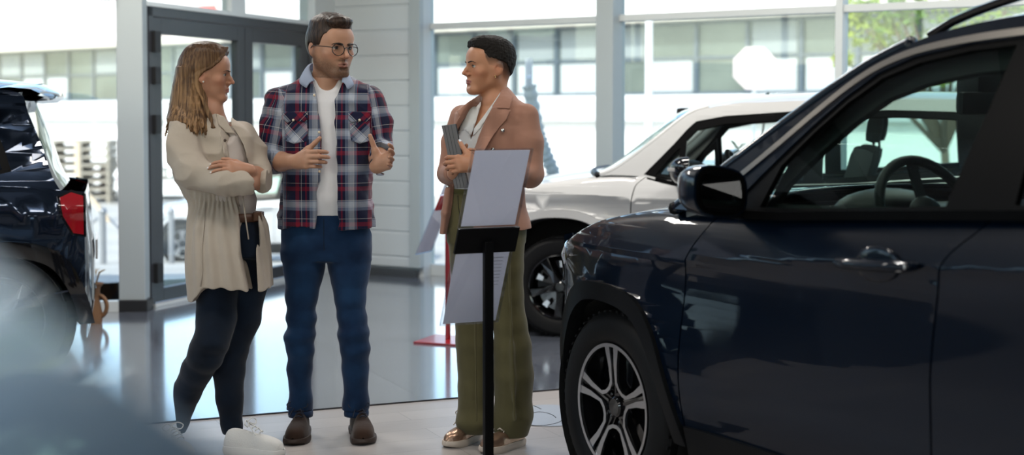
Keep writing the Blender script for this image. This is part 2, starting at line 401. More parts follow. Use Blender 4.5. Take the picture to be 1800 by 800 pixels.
def fill_lamp(x, y, e=60, sx=1.5, sy=0.35):  # added fill light for people and hall; lamp and housing invented, out of view
    t = thing('fill_lamp', 'white rectangular fill lamp added out of view under the ceiling', 'lamp', (x, y, CEIL - 0.36), group='added fill lamps over the showroom')
    b = MB(); b.box((0, 0, 0.03), (sx + 0.04, sy + 0.04, 0.04), bev=0.005); b.box((0, 0, 0.2), (0.02, 0.02, 0.32)); b.build('housing', M_ALU, t)
    l = bpy.data.lights.new('lamp', 'AREA'); l.shape = 'RECTANGLE'; l.size = sx; l.size_y = sy; l.energy = e; l.color = (1.0, 0.95, 0.88)
    o = bpy.data.objects.new('lamp', l); C.objects.link(o); o.parent = t; o.location = (0, 0, 0.0)
for x, y, e in ((-5.0, .6, 6), (-2.0, .6, 8), (1.0, .6, 8), (4.0, .6, 4), (-5.0, 4.4, 12), (-2.0, 4.4, 18), (1.0, 4.4, 18), (4.0, 4.4, 8), (-2.6, 8.4, 45), (0.2, 8.4, 45), (3.0, 7.6, 40)): fill_lamp(x, y, e)
# ================================================================== outside, beyond the glass
M_GND = mat('pale_concrete_yard', (0.62, 0.59, 0.53), 0.85, vary=(0.6, (0.50, 0.47, 0.42)))
M_WHITEW = mat('white_facade', (0.82, 0.82, 0.82), 0.7)
M_GREYW = mat('light_grey_facade', (0.55, 0.58, 0.60), 0.7)
M_FRAME = mat('blue_grey_window_frame', (0.09, 0.12, 0.15), 0.5)
M_WIN = mat('office_window_glass', (0.05, 0.075, 0.08), 0.06, spec=.8, vary=(0.25, (0.13, 0.17, 0.16)))
M_BLIND = mat('pale_window_blind', (0.45, 0.49, 0.50), 0.7)
M_LEAF = mat('yellow_green_leaves', (0.34, 0.40, 0.05), 0.6, vary=(1.5, (0.12, 0.22, 0.04)))
M_LEAFD = mat('deep_green_leaves', (0.05, 0.12, 0.04), 0.6, vary=(1.5, (0.10, 0.18, 0.05)))
M_BARK = mat('grey_brown_bark', (0.16, 0.12, 0.09), 0.9)
def yard():
    b = MB(); rows = []
    prof = [(-0.06, -12), (-0.08, 9.0), (-0.10, 12.6), (-1.25, 26), (-2.05, 60), (-3.1, 95), (-3.3, 160)]
    # the yard falls gently away from the glass
    for z, y in prof: rows.append([(-140, y, z - .0), (-40, y, z), (40, y, z), (140, y, z)])
    b.grid(rows); o = b.build('ground_yard', M_GND, flip=False); tag(o, kind='structure')
    q = MB(); q.box((0, 4, -0.16), (26, 26, 0.08)); 
yard()
def gz(y):
    return float(np.interp(y, [-12, 9, 12.6, 26, 60, 95, 160], [-.06, -.08, -.10, -1.25, -2.05, -3.1, -3.3]))

def facade():
    # long office building running obliquely: windows in one band above a white base
    P0 = Vector((2.4, 60, 0)); d = Vector((0.80, -0.60, 0)).normalized(); n = Vector((d.y, -d.x, 0))   # n faces the hall
    ang = math.atan2(d.y, d.x)
    t = thing('office_building', 'long white office building with a band of windows across the yard', 'building', P0)
    zt, zb_, zg = 5.15, 2.25, -4.0
    def V(s, z, o=0.0): return d * s + n * o + Vector((0, 0, z))
    def box(mb, s0, s1, z0, z1, o0, o1): mb.box(V((s0 + s1) / 2, (z0 + z1) / 2, (o0 + o1) / 2), (s1 - s0, abs(o1 - o0), z1 - z0), ang)
    S0, S1 = -66, 34
    b = MB(); box(b, S0, S1, zg, zb_, -4, 0); box(b, S0, S1, zt, 8.6, -4, 0.0); b.build('wall', M_WHITEW, t)
    b = MB(); box(b, S0, S1, zb_ - 1.05, zb_ - 0.15, 0, 0.5); b.build('canopy', M_GREYW, t)
    b = MB(); box(b, S0, S1, zt + 0.0, zt + 0.28, 0, 1.0); b.build('eaves', mat('cream_eaves', (0.62, 0.58, 0.5), .7), t)
    b = MB(); box(b, S0, S1, zb_, zt, -4.3, -4.0); b.build('room_back', M_GREYW, t)
    W = 2.25; k = 0; s = S0
    rnd = random.Random(4)
    while s < S1 - W:
        wf = MB(); box(wf, s, s + 0.16, zb_, zt, -0.25, 0.0); box(wf, s, s + W, zb_, zb_ + 0.12, -0.2, 0.0); box(wf, s, s + W, zt - 0.12, zt, -0.2, 0.0)
        box(wf, s, s + W, (zb_ + zt) / 2 - 0.06, (zb_ + zt) / 2 + 0.06, -0.18, -0.04)
        fo = wf.build('window', M_FRAME, t)
        g = MB(); box(g, s + 0.1, s + W, zb_, zt, -0.16, -0.12); g.build('pane', M_WIN, fo)
        if rnd.random() < 0.75:
            bl = MB(); box(bl, s + 0.25, s + W - 0.12, zb_ + .12, (zb_ + zt) / 2 - 0.1 + rnd.choice([0, 0, 0.0]), -0.115, -0.10); bl.build('blind', M_BLIND, fo)
        if rnd.random() < 0.45:
            bl = MB(); box(bl, s + 0.25, s + W - 0.12, (zb_ + zt) / 2 + .1, zt - .12, -0.115, -0.10); bl.build('blind', mat('grey_window_blind', (.26, .30, .31), .7), fo)
        s += W
    # roof boxes
    rb = MB(); box(rb, -56, -40, 8.6, 11, -5, -1); rb.build('roof_box', M_WHITEW, t)
    for s0 in (-39.0, -60.0):
        dn = MB(); box(dn, s0, s0 + 1.1, 5.7, 8.2, 0, 0.15); dn.build('wall_panel', M_GREYW, t)
    lt = MB()
    for (sx, ang2, w_) in ((0, 0, .28), (1.35, 0, .28), (2.9, 0, .28)):
        pass
    sg = MB()
    for q in range(3):
        c0 = -26.5 + q * 1.7
        box(sg, c0, c0 + 0.3, 5.75, 7.1, 0.02, 0.2); box(sg, c0, c0 + 1.2, 6.8, 7.1, 0.02, 0.2); box(sg, c0, c0 + (1.2 if q != 1 else 0.8), 5.75, 6.0, 0.02, 0.2)
    sg.build('roof_lettering', mat('red_sign_letters', (0.75, 0.06, 0.05), .5), t)
facade()

def leaf_mass(mb, c, r, n, size, rnd):
    for _ in range(n):
        v = Vector((rnd.gauss(0, 1), rnd.gauss(0, 1), rnd.gauss(0, 1))).normalized() * (rnd.random() ** 0.4)
        p = Vector((c[0] + v.x * r[0], c[1] + v.y * r[1], c[2] + v.z * r[2]))
        a = Vector((rnd.gauss(0, 1), rnd.gauss(0, 1), rnd.gauss(0, 1))).normalized(); bvec = a.orthogonal().normalized()
        s = size * (0.6 + rnd.random() * 0.8)
        q = [p - a * s, p + bvec * s * .45, p + a * s, p - bvec * s * .45]
        mb.bm.faces.new([mb.bm.verts.new(x) for x in q])
def tree(name, label, x, y, blobs, leaf, n, size, seed, trunk_h, tr=0.12, group=None):
    rnd = random.Random(seed); t = thing(name, label, 'tree', (x, y, gz(y)), group=group)
    b = MB()
    for (bx, by, bz, r) in blobs: leaf_mass(b, (bx, by, bz), (r, r, r * .8), n, size, rnd)
    b.build('foliage', leaf, t, flip=False)
    k = MB(); k.tube([(0, 0, -.1), (0.05, 0, trunk_h * .5), (0, 0.05, trunk_h)], [tr, tr * .8, tr * .5], 8)
    for (bx, by, bz, r) in blobs: k.tube([(0, 0, trunk_h * .75), (bx * .6, by * .6, (trunk_h + bz) / 2), (bx, by, bz)], [tr * .45, tr * .3, tr * .12], 6)
    k.build('trunk', M_BARK, t, smooth=True)
    return t
# the yellow-green tree behind the blue car
def place_tree():
    Y = 23.0; zc = gz(Y)
    def bl(px, py, r, dy=0): 
        p = at(px, py, Y); return (p.x - X0, dy, p.z - zc, r)
    X0 = at(1660, 200, Y).x
    blobs = [bl(1530, 50, .45), bl(1600, 70, .5, .5), bl(1660, 40, .55), bl(1720, 60, .5), bl(1580, 110, .35), bl(1640, 120, .4, -.4), bl(1560, 20, .45), bl(1770, 20, .5), bl(1600, 10, .4), bl(1700, 100, .35), bl(1500, 20, .3), bl(1535, 170, .16), bl(1480, 105, .16), bl(1690, -40, .9), bl(1560, -50, .7), bl(1800, -60, .9)]
    tree('maple_tree', 'yellow-green leafy tree standing outside behind the blue car', X0, Y, blobs, M_LEAF, 150, 0.075, 3, 2.4, 0.10)
place_tree()
# trees the office windows mirror, standing further along the yard
def reflect_trees():
    for i, (x, y) in enumerate(((-30, 15), (-24, 5), (26, 20), (30, 8))):
        tree('yard_tree', ['tall green tree', 'tall green tree', 'tall green tree', 'tall green tree'][i] + ' at the side of the yard', x, y, [(0, 0, 4.5, 2.0), (1.2, .5, 5.5, 1.6), (-1.1, 0, 5.4, 1.6), (0, 0, 7, 1.5)], M_LEAFD, 220, 0.22, 10 + i, 4.0, .2, group='trees at the sides of the yard')
reflect_trees()

# flag pole, octagonal road sign, ribbed hose, crates, trestle, bollards
def yard_things():
    Y = 27.0
    p = at(1140, 300, Y); t = thing('flagpole', 'slim white flagpole standing in the yard beyond the right window', 'pole', (p.x, Y, gz(Y)))
    b = MB(); b.tube([(0, 0, 0), (0, 0, 3.6), (0, 0, 7.0)], [0.075, 0.07, 0.05], 12); b.build('pole', M_WHITEW, t, smooth=True, angle=40)
    b = MB(); b.lathe([(0, 0), (.16, 0), (.16, .04), (.08, .06), (.075, .2)], 16); b.build('pole_base', M_GREYW, t, smooth=True, angle=40)
    Y = 23.0; p = at(1326, 120, Y)
    t = thing('road_sign', 'octagonal road sign with pale face on a post behind the white car', 'sign', (p.x, Y, gz(Y)))
    zc = p.z - gz(Y); R = 0.37
    b = MB(); oc = [(R * math.cos(PI / 8 + k * PI / 4), -0.03, zc + R * math.sin(PI / 8 + k * PI / 4)) for k in range(8)]; b.prism(oc, (0, 0.02, 0)); b.build('sign_plate', mat('pale_pink_sign', (0.80, 0.68, 0.66), 0.4), t)
    b = MB(); oc2 = [(R * .8 * math.cos(PI / 8 + k * PI / 4), -0.036, zc + R * .8 * math.sin(PI / 8 + k * PI / 4)) for k in range(8)]; b.prism(oc2, (0, 0.006, 0)); b.build('sign_face', mat('pale_sign_face', (0.78, 0.74, 0.73), 0.4), t)
    b = MB(); b.tube([(0, 0, 0), (0, 0, zc + .3)], 0.03, 10); b.build('post', M_GREYW, t, smooth=True, angle=40)
    # ribbed slanting hose behind the consultant
    Y = 15.5; a, c = at(944, 225, Y), at(978, 318, Y)
    t = thing('ribbed_hose', 'slanting grey ribbed hose hanging outside the window beside the bonnet', 'hose', (c.x + .1, Y, gz(Y)))
    o = Vector((c.x + .1, Y, gz(Y)))
    pts = spline([at(930, 150, Y) - o, a - o, at(958, 268, Y) - o, c - o, at(995, 380, Y) - o, Vector((0.25, 0, 0.08))], 14)
    rr = [0.075 + 0.012 * math.sin(i * 1.9) for i in range(len(pts))]
    b = MB(); b.tube(pts, rr, 14); b.build('hose', mat('pale_grey_hose', (0.42, 0.46, 0.46), .6), t, smooth=True)
    b = MB(); b.tube([pts[0] + Vector((0, .2, -8)), pts[0] + Vector((0, .2, .3))], .04, 8); b.bar(pts[0] + Vector((0, .25, .1)), pts[0] + Vector((0, -.1, .05)), .05); b.build('hose_post', M_GREYW, t)
    # stacked pallets
    Y = 55.0
    for i, (px, py0, py1, w_) in enumerate(((150, 245, 335, 2.3), (100, 255, 335, 1.9), (178, 285, 337, 1.5))):
        p = at(px, py1, Y + i); z0 = gz(Y + i); H_ = at(px, py0, Y + i).z - z0
        t = thing('pallet_stack', ['tall stack of wooden pallets at the far side of the yard', 'left stack of wooden pallets near the dark car', 'low stack of wooden pallets beside the column'][i], 'pallets', (p.x, Y + i * 1.3, z0))
        n = max(4, int(H_ / 0.3)); hh = H_ / n
        for k in range(n):
            b = MB()
            for q in (-.45, 0, .45): b.box((q * w_, 0, hh * k + hh * .3), (.12, 1.2, hh * .55))
            b.box((0, 0, hh * k + hh * .78), (w_, 1.25, hh * .3)); b.build('pallet', mat('weathered_pallet_wood', (.34, .31, .26), .8), t)
    Y = 40.0; a = at(136, 250, Y); z0 = gz(Y)
    t = thing('timber_trestle', 'pale timber trestle with spread legs in front of the pallets', 'trestle', (a.x, Y, z0))
    b = MB(); top = a.z - z0
    b.bar((0, 0, 0), (0, 0, top), .13); b.build('post', mat('pale_pine', (.62, .5, .36), .7), t)
    for s in (-1, 1):
        b = MB(); b.bar((s * .9, 0, 0), (0, 0, top * .5), .12); b.build('leg', mat('pale_pine', (.62, .5, .36), .7), t)
    Y = 22.0; 
    prev = None
    for px in (60, 180, 300):
        p = at(px, 300, Y); t = thing('bollard', {60: 'slim grey bollard hidden low behind the dark car', 180: 'slim grey chain bollard seen left of the column', 300: 'slim grey bollard behind the glazed door'}[px], 'bollard', (p.x, Y, gz(Y)))
        b = MB(); b.tube([(0, 0, 0), (0, 0, .8)], .045, 10); b.ball((0, 0, .82), .06); b.build('post', mat('galvanised_steel', (.3, .31, .33), .4, metal=.6), t, smooth=True, angle=40)
        q = Vector((p.x, Y, gz(Y) + .72))
        if prev is not None:
            dd = (q - prev).normalized() * .085; pa, qa = prev + dd, q - dd
            mid = (pa + qa) / 2 - Vector((0, 0, .3)); b = MB(); b.tube(spline([pa, (pa + mid) / 2 - Vector((0, 0, .06)), mid, (qa + mid) / 2 - Vector((0, 0, .06)), qa], 6), .018, 6)
            o = b.build('barrier_chain', MATS['galvanised_steel']); tag(o, 'grey chain hanging between the bollards ' + ('left of the column' if px == 180 else 'behind the column'), 'chain')
        prev = q
yard_things()
# ================================================================== cars
from mathutils.geometry import tessellate_polygon
M_TYRE = mat('tyre_rubber', (0.009, 0.009, 0.0095), 0.6, spec=.2, bump=(60, 0.3, 0.002))
M_CLAD = mat('black_plastic_cladding', (0.006, 0.0065, 0.0075), 0.42, spec=.15, bump=(300, 0.15, 0.001))
M_GBLACK = mat('gloss_black', (0.006, 0.006, 0.007), 0.08, coat=0.6)
M_SEAL = mat('window_seal_black', (0.003, 0.003, 0.0033), 0.35, spec=0.06)
M_CHROME = mat('satin_chrome', (0.62, 0.58, 0.53), 0.22, metal=1.0)
M_RIMS = mat('machined_alloy', (0.62, 0.63, 0.66), 0.25, metal=1.0)
M_INT = mat('dark_interior_plastic', (0.008, 0.0085, 0.0095), 0.55, spec=.2)
M_SEAT = mat('charcoal_seat_fabric', (0.035, 0.036, 0.04), 0.8)
M_LINER = mat('grey_headliner', (0.16, 0.17, 0.17), 0.9)
M_WELL = mat('wheel_well_black', (0.006, 0.006, 0.006), 0.8)
M_CGLASS = glass_mat('tinted_car_glass', (0.62, 0.78, 0.72), 1.0)
M_PRIV = glass_mat('privacy_glass', (0.10, 0.12, 0.14), 1.0)
M_CLEAR = glass_mat('clear_car_glass', (0.92, 0.96, 0.95), 1.0)
M_WSH = glass_mat('windscreen_glass', (0.78, 0.90, 0.86), 1.0)
M_MIRR = mat('mirror_silver', (0.24, 0.25, 0.26), 0.02, metal=1.0)
M_LAMPG = mat('headlamp_lens', (0.24, 0.25, 0.26), 0.08, metal=0.7, coat=1.0)
M_RED = mat('tail_lamp_red', (0.30, 0.006, 0.012), 0.12, coat=1.0)
def paint(name, col, metal=0.0, rough=0.4):
    return mat(name, col, rough, metal=metal, coat=.65, coat_rough=0.02, spec=0.1)

def patch(name, outline, f, m, parent, holes=(), step=0.05, flange=0.014, side=1, off=0.0):
    """body panel: outline in side view (x, z), wrapped onto the surface y = f(x, z)"""
    outline = [Vector((p[0], p[1], 0)) for p in outline]; holes = [[Vector((p[0], p[1], 0)) for p in h] for h in holes]
    allp = [p for l in [outline] + list(holes) for p in l]
    tris = tessellate_polygon([outline] + list(holes))
    bm = bmesh.new(); vs = [bm.verts.new(p) for p in allp]
    for t in tris:
        try: bm.faces.new([vs[i] for i in t])
        except ValueError: pass
    x0, x1 = min(p.x for p in allp), max(p.x for p in allp); y0, y1 = min(p.y for p in allp), max(p.y for p in allp)
    for ax, lo, hi in ((0, x0, x1), (1, y0, y1)):
        k = math.floor(lo / step) + 1
        while k * step < hi:
            co = [0, 0, 0]; co[ax] = k * step; no = [0, 0, 0]; no[ax] = 1
            bmesh.ops.bisect_plane(bm, geom=bm.verts[:] + bm.edges[:] + bm.faces[:], plane_co=co, plane_no=no, dist=1e-5)
            k += 1
    bmesh.ops.remove_doubles(bm, verts=bm.verts, dist=1e-5)
    nrm = {}; e = 0.004
    def nf(x, z):
        n = Vector((-(f(x + e, z) - f(x - e, z)) / (2 * e), 1.0, -(f(x, z + e) - f(x, z - e)) / (2 * e))); return n.normalized()
    bnd = [ed_ for ed_ in bm.edges if len(ed_.link_faces) == 1]
    bm.verts.ensure_lookup_table()
    N = []
    xz = [(v.co.x, v.co.y) for v in bm.verts]
    for v, (x, z) in zip(bm.verts, xz):
        n = nf(x, z); N.append(n); v.co = Vector((x, f(x, z) + off, z))
    for fc in bm.faces:
        fc.normal_update()
        if fc.normal.dot(N[fc.verts[0].index]) < 0: fc.normal_flip()
    if flange:
        info = []
        for ed_ in bnd:
            a, b_ = ed_.verts; fc = ed_.link_faces[0]
            info.append((a.index, b_.index, fc.calc_center_median()))
        bm.verts.ensure_lookup_table(); new = {}
        co = [v.co.copy() for v in bm.verts]
        for ia, ib, cen in info:
            pa, pb = co[ia], co[ib]; na, nb = N[ia], N[ib]
            out = (pb - pa).cross(na); 
            if out.length < 1e-9: continue
            out.normalize()
            if out.dot((pa + pb) / 2 - cen) < 0: out = -out
            q = [pa, pb, pb - nb * flange, pa - na * flange]
            vv = [bm.verts.new(p) for p in q]
            fcn = bm.faces.new(vv); fcn.normal_update()
            if fcn.normal.dot(out) < 0: fcn.normal_flip()
            N += [out] * 4
    if side < 0:
        for v in bm.verts: v.co.y = -v.co.y
        for fc in bm.faces: fc.normal_flip()
        N = [Vector((n.x, -n.y, n.z)) for n in N]
    me = bpy.data.meshes.new(name); bm.to_mesh(me); bm.free()
    me.polygons.foreach_set('use_smooth', [True] * len(me.polygons))
    me.normals_split_custom_set_from_vertices([tuple(n) for n in N])
    return link(name, me, m, parent)

def curve2(pts, n=6): return [(p.x, p.y) for p in spline([Vector((a, b, 0)) for a, b in pts], n)]
def fpts(pts):                 # z(x) or x(z) interpolation helper from (x, z) pairs, any order
    P = sorted(pts); xs = [p[0] for p in P]; ys = [p[1] for p in P]
    return lambda x: sinterp(x, xs, ys)
def shrink(poly, d):           # offset a closed outline inwards
    P = [Vector((p[0], p[1])) for p in poly]; n = len(P); out = []
    A = sum(P[i].x * P[(i + 1) % n].y - P[(i + 1) % n].x * P[i].y for i in range(n))
    sgn = 1 if A > 0 else -1
    for i in range(n):
        a = P[i] - P[i - 1]; b = P[(i + 1) % n] - P[i]
        na = Vector((-a.y, a.x)).normalized() * sgn; nb = Vector((-b.y, b.x)).normalized() * sgn
        m = (na + nb)
        m = m.normalized() if m.length > 1e-6 else na
        k = d / max(0.5, m.dot(na)); out.append((P[i].x + m.x * k, P[i].y + m.y * k))
    return out

def wheel(parent, x, y, r, rim, side, style, steer=0.0, name='wheel', width=0.225):
    M0 = Matrix.Translation((x, y, r)) @ Matrix.Rotation(steer, 4, 'Z') @ Matrix.Rotation(-PI / 2 * side, 4, 'X')
    w = width; hw = w / 2
    # local z points out of the car; outer face at z = 0
    t = MB()
    prof = [(rim * 0.97, -0.012), (rim * 1.03, 0.0), (rim * 1.12, 0.010), (r * 0.90, 0.008), (r * 0.955, -0.006), (r * 0.985, -0.022)]
    for k in range(5):
        c = -0.035 - k * (w - 0.07) / 4.0
        prof += [(r, c + 0.012), (r, c - 0.012), (r - 0.009, c - 0.015), (r - 0.009, c - 0.021)] if k < 4 else [(r, c + 0.012), (r, c - 0.004)]
    prof += [(r * 0.96, -w + 0.006), (r * 0.9, -w), (rim, -w + 0.02)]
    t.lathe(prof, 72, M0)
    # tread blocks on the shoulder
    for k in range(54):
        a = 2 * PI * k / 54
        t.box(None, (0.006, 0.012, 0.022), M=M0 @ Matrix.Rotation(a, 4, 'Z') @ Matrix.Translation((r * 0.992, 0, -0.020)))
    to = t.build(name + '_tyre' if False else 'tyre', M_TYRE, parent, smooth=True, angle=35)
    b = MB(); b.lathe([(rim, -0.012), (rim * 0.985, 0.0), (rim * 0.955, -0.002), (rim * 0.94, -0.02), (rim * 0.90, -0.07), (rim * 0.86, -w + .04), (rim, -w + .02)], 64, M0)
    b.lathe([(0.001, -0.075), (rim * .80, -0.085), (rim * .80, -0.10), (0.001, -0.10)], 40, M0)
    dark = style != 'silver'
    ro = b.build('rim', M_GBLACK if dark else M_RIMS, to, smooth=True, angle=35)
    def pol(rr, deg, z): return M0 @ Vector((rr * math.cos(rad(deg)), rr * math.sin(rad(deg)), z))
    ax = (M0.to_3x3() @ Vector((0, 0, 1)))
    if style == 'split':
        l = MB(); l.lathe([(rim * 0.985, 0.0015), (rim * 0.93, 0.0005), (rim * 0.93, -0.012), (rim * 0.985, -0.012)], 64, M0, close=True); l.build('rim_lip', M_RIMS, ro, smooth=True, angle=35)
        for k in range(5):
            a0 = 72 * k + 20
            s = MB()      # U shaped machined frame round each opening, open towards the tyre
            hw_o, hw_i = 31.0, 20.0
            outer = [(rim * .95, -hw_o - 1), (rim * .66, -hw_o - 2), (rim * .36, -hw_o + 2), (rim * .28, -12), (rim * .28, 12), (rim * .36, hw_o - 2), (rim * .66, hw_o + 2), (rim * .95, hw_o + 1)]
            inner = [(rim * .95, hw_o - 6.5), (rim * .66, hw_o - 5.5), (rim * .41, hw_o - 8.5), (rim * .335, 9), (rim * .335, -9), (rim * .41, -hw_o + 8.5), (rim * .66, -hw_o + 5.5), (rim * .95, -hw_o + 6.5)]
            # strips
            o_, i_ = outer, list(reversed(inner))
            for q in range(7):
                quad = [pol(o_[q][0], a0 + o_[q][1], -0.012 - .014 * (1 - o_[q][0] / rim)), pol(o_[q + 1][0], a0 + o_[q + 1][1], -0.012 - .014 * (1 - o_[q + 1][0] / rim)), pol(i_[q + 1][0], a0 + i_[q + 1][1], -0.012 - .014 * (1 - i_[q + 1][0] / rim)), pol(i_[q][0], a0 + i_[q][1], -0.012 - .014 * (1 - i_[q][0] / rim))]
                s.prism(quad, ax * 0.010)
            s.build('spoke_face', M_RIMS, ro)
            s = MB(); a1 = a0 + 36
            s.prism([pol(rim * .93, a1 - 5, -.055), pol(rim * .93, a1 + 5, -.055), pol(rim * .16, a1 + 26, -.055), pol(rim * .16, a1 - 26, -.055)], ax * 0.030)
            s.prism([pol(rim * .95, a1 - 1.2, -.03), pol(rim * .95, a1 + 1.2, -.03), pol(rim * .22, a1 + 5, -.035), pol(rim * .22, a1 - 5, -.035)], ax * 0.016)
            s.build('spoke_core', M_GBLACK, ro)
    else:
        n = 5 if style != 'silver' else 7
        s = MB()
        for k in range(n):
            a0 = 360.0 / n * k + 14
            s.prism([pol(rim * .95, a0 - 8, -.03), pol(rim * .95, a0 + 8, -.03), pol(rim * .5, a0 + 9, -.022), pol(rim * .2, a0 + 34, -.03), pol(rim * .2, a0 - 34, -.03), pol(rim * .5, a0 - 9, -.022)], ax * 0.016)
        s.build('spokes', M_GBLACK if dark else M_RIMS, ro, bevel=0.004)
        if style == 'rivet':
            for k in range(5):
                a0 = 72 * k + 50; s = MB(); s.prism([pol(rim * .80, a0 - 7, -.045), pol(rim * .80, a0 + 7, -.045), pol(rim * .60, a0 + 6, -.045), pol(rim * .60, a0 - 6, -.045)], ax * 0.012); s.build('rim_insert', M_RIMS, ro)
    h = MB(); h.lathe([(0.0005, -.010), (rim * .13, -.010), (rim * .16, -.016), (rim * .18, -.045), (rim * .26, -.05)], 24, M0)
    for k in range(5): h.ball(None, 1.0, M=M0 @ Matrix.Rotation(rad(72 * k + 30), 4, 'Z') @ Matrix.Translation((rim * .24, 0, -.032)) @ Matrix.Diagonal((.010, .010, .010, 1)), u=8, v=6)
    h.build('hub_cap', M_GBLACK, ro, smooth=True, angle=35)
    return to

def build_car(name, label, origin, heading, S, body, cat='car', group=None, full=True):
    root = thing(name, label, cat, (origin[0], origin[1], origin[2] if len(origin) > 2 else 0), heading, group)
    hw, wb, r, rim = S['hw'], S['wb'], S['r'], S['rim']
    hood = fpts(S['hood']); zc = S['crease']; belt = fpts(S['belt'])
    xf, xr = S['front'], S['rear']; xfs, xrs = S['side_front'], S['side_rear']
    def plan(x):
        if x > S['taper_f']: return 1 - S['tf'] * ((x - S['taper_f']) / (xf - S['taper_f'])) ** 2.2
        if x < S['taper_r']: return 1 - S['tr'] * ((S['taper_r'] - x) / (S['taper_r'] - xr)) ** 2.2
        return 1.0
    def top(x): return hood(x) if x > S['cowl'] else belt(x)
    def low(x, z):               # lower body side
        c = zc(x); y = hw * plan(x)
        dz = z - c
        if dz > 0: y -= 0.36 * dz + 0.9 * dz * dz
        else:
            t = -dz; y -= S.get('scoop', 0.022) * (1 - math.exp(-t / 0.05)) - 0.05 * max(0, min(t, .3)) * .5
            if z < 0.55: y -= 0.55 * (0.55 - z) ** 2
        tt = z - (top(x) - 0.045)
        if tt > 0 and x > S['cowl'] - 0.1: y -= 0.045 - math.sqrt(max(1e-6, 0.045 ** 2 - min(tt, .0445) ** 2))
        for ax in (0.0, -wb):    # wheel-arch swelling
            d = math.hypot(x - ax, (z - r) * 1.1)
            y += S.get('swell', 0.012) * math.exp(-((d - 0.46) / 0.12) ** 2)
        return y
    def gh(x, z):                # greenhouse side
        dz = z - belt(x); return S['gw'] * (1 - S.get('gt', .05) * max(0.0, (-x - 1.6)) ** 2 * .35 - 0.04 * max(0.0, x + 0.95) ** 2) - 0.33 * dz - 0.14 * dz * dz
    # ---------------- lower side panels
    R_o = S['arch_out']; R_i = S['arch_in']
    def arch(cx, pts, rev=False):
        P = [(cx + a, b) for a, b in curve2(pts, 5)]; return list(reversed(P)) if rev else P
    gap = 0.0035; sill = 0.33; cl = S['clad_z']
    seamF = curve2(S['seam_f'], 6); seamM = curve2(S['seam_m'], 6); seamR = curve2(S['seam_r'], 6)
    zbot = S['seam_f'][-1][1]
    for sd in ((1, -1) if full else (1,)):
        # fender
        ao = arch(0, R_o)            # from rear foot over the top to the front foot
        topl = [(x, hood(x)) for x in np.linspace(xfs, seamF[0][0] + gap, 26)]
        o = topl + [(a + gap, b) for a, b in seamF[1:] if b > R_o[0][1] + 0.02] + [p for p in ao if p[0] < xfs and p[1] > cl - .0] + [(xfs, S['bump_z'])]
        # drop duplicate ordering troubles by clipping the arch start under the seam
        patch('front_fender', o, low, body, root, side=sd)
        # front corner below: bumper side
        fr = [p for p in ao if p[1] < S['bump_z'] - .01 and p[0] > 0]
        # front door
        bt = [(x, belt(x) - 0.012) for x in np.linspace(seamF[0][0] - gap, seamM[0][0] + gap, 24)]
        df = bt + [(a + gap, b) for a, b in seamM[1:]] + [(a - gap, b) for a, b in reversed(seamF[1:])]
        door = patch('front_door', df, low, body, root, side=sd)
        bt = [(x, belt(x) - 0.012) for x in np.linspace(seamM[0][0] - gap, seamR[0][0] + gap, 20)]
        dr = bt + [(a + gap, b) for a, b in seamR[1:]] + [(a - gap, b) for a, b in reversed(seamM[1:])]
        door2 = patch('rear_door', dr, low, body, root, side=sd)
        # quarter panel
        ar = arch(-wb, S.get('arch_out_r', R_o), True)
        bq = [(x, belt(x) - 0.012 * (x > S['tail_x'])) for x in np.linspace(seamR[0][0] - gap, xrs, 20)]
        foot = max(zbot, cl)
        o = bq + [(xrs, S['bump_zr'])] + [p for p in ar if p[1] > foot and p[0] > xrs] + [(a - gap, b) for a, b in reversed(seamR[1:]) if b > 0.0]
        o = [p for i, p in enumerate(o) if i == 0 or (Vector(p) - Vector(o[i - 1])).length > 1e-4]
        patch('rear_quarter', o, low, body, root, side=sd)
        # dark shell behind the gaps
        sh = [(x, top(x) - 0.03) for x in np.linspace(xfs - .03, xrs + .04, 60)] + [(xrs + .04, cl + .1)] + [p for p in arch(-wb, [(a * .98, b) for a, b in S.get('arch_out_r', R_o)], True) if p[1] > cl] + [(-wb + .5, .3), (-.5, .3)] + [p for p in arch(0, R_o) if p[1] > cl and p[0] < xfs - .05] + [(xfs - .03, cl + .1)]
        patch('inner_shell', sh, low, M_SEAL, root, side=sd, off=-0.016, flange=0, step=.08)
        # arch cladding and sill
        for cx, A, B_, nm in ((0.0, R_o, R_i, 'f'), (-wb, S.get('arch_out_r', R_o), S.get('arch_in_r', R_i), 'r')):
            o = [(cx + a, b) for a, b in curve2(A, 5)] + [(cx + a, b) for a, b in reversed(curve2(B_, 5))]
            patch('arch_cladding', o, lambda x, z, cx=cx: low(x, z) + 0.016 - 0.05 * max(0.0, 0.07 - abs(math.hypot(x - cx, z - r) - 0.40)) * 0, S['flare'], root, side=sd, flange=0.05, step=.04)
            w_ = MB(); M1 = Matrix.Translation((cx, 0, r)) @ Matrix.Rotation(PI / 2, 4, 'X')
            rr_ = R_o[2][1] * 0 + S['well']
            w_.lathe([(rr_, -sd * (hw - .05)), (rr_, -sd * (hw - .42))], 40, M1); w_.lathe([(rr_, -sd * (hw - .42)), (.02, -sd * (hw - .42))], 40, M1)
            w_.build('wheel_well', M_WELL, root, smooth=True, angle=40)
        a0, a1 = R_o[0], S.get('arch_out_r', R_o)[-1]
        o = [(R_o[0][0] - .0, cl + .01), (R_o[0][0], .19), (-wb + a1[0] + .0, .19), (-wb + a1[0] + .0, cl + .01)]
        patch('sill_cladding', o, lambda x, z: low(x, max(z, .30)) + 0.012 - .25 * max(0, .30 - z), M_CLAD, root, side=sd, flange=0.04, step=.06)
        # greenhouse side with window openings
        Al, Rl, Dl = S['A'], S['roof'], S['D']
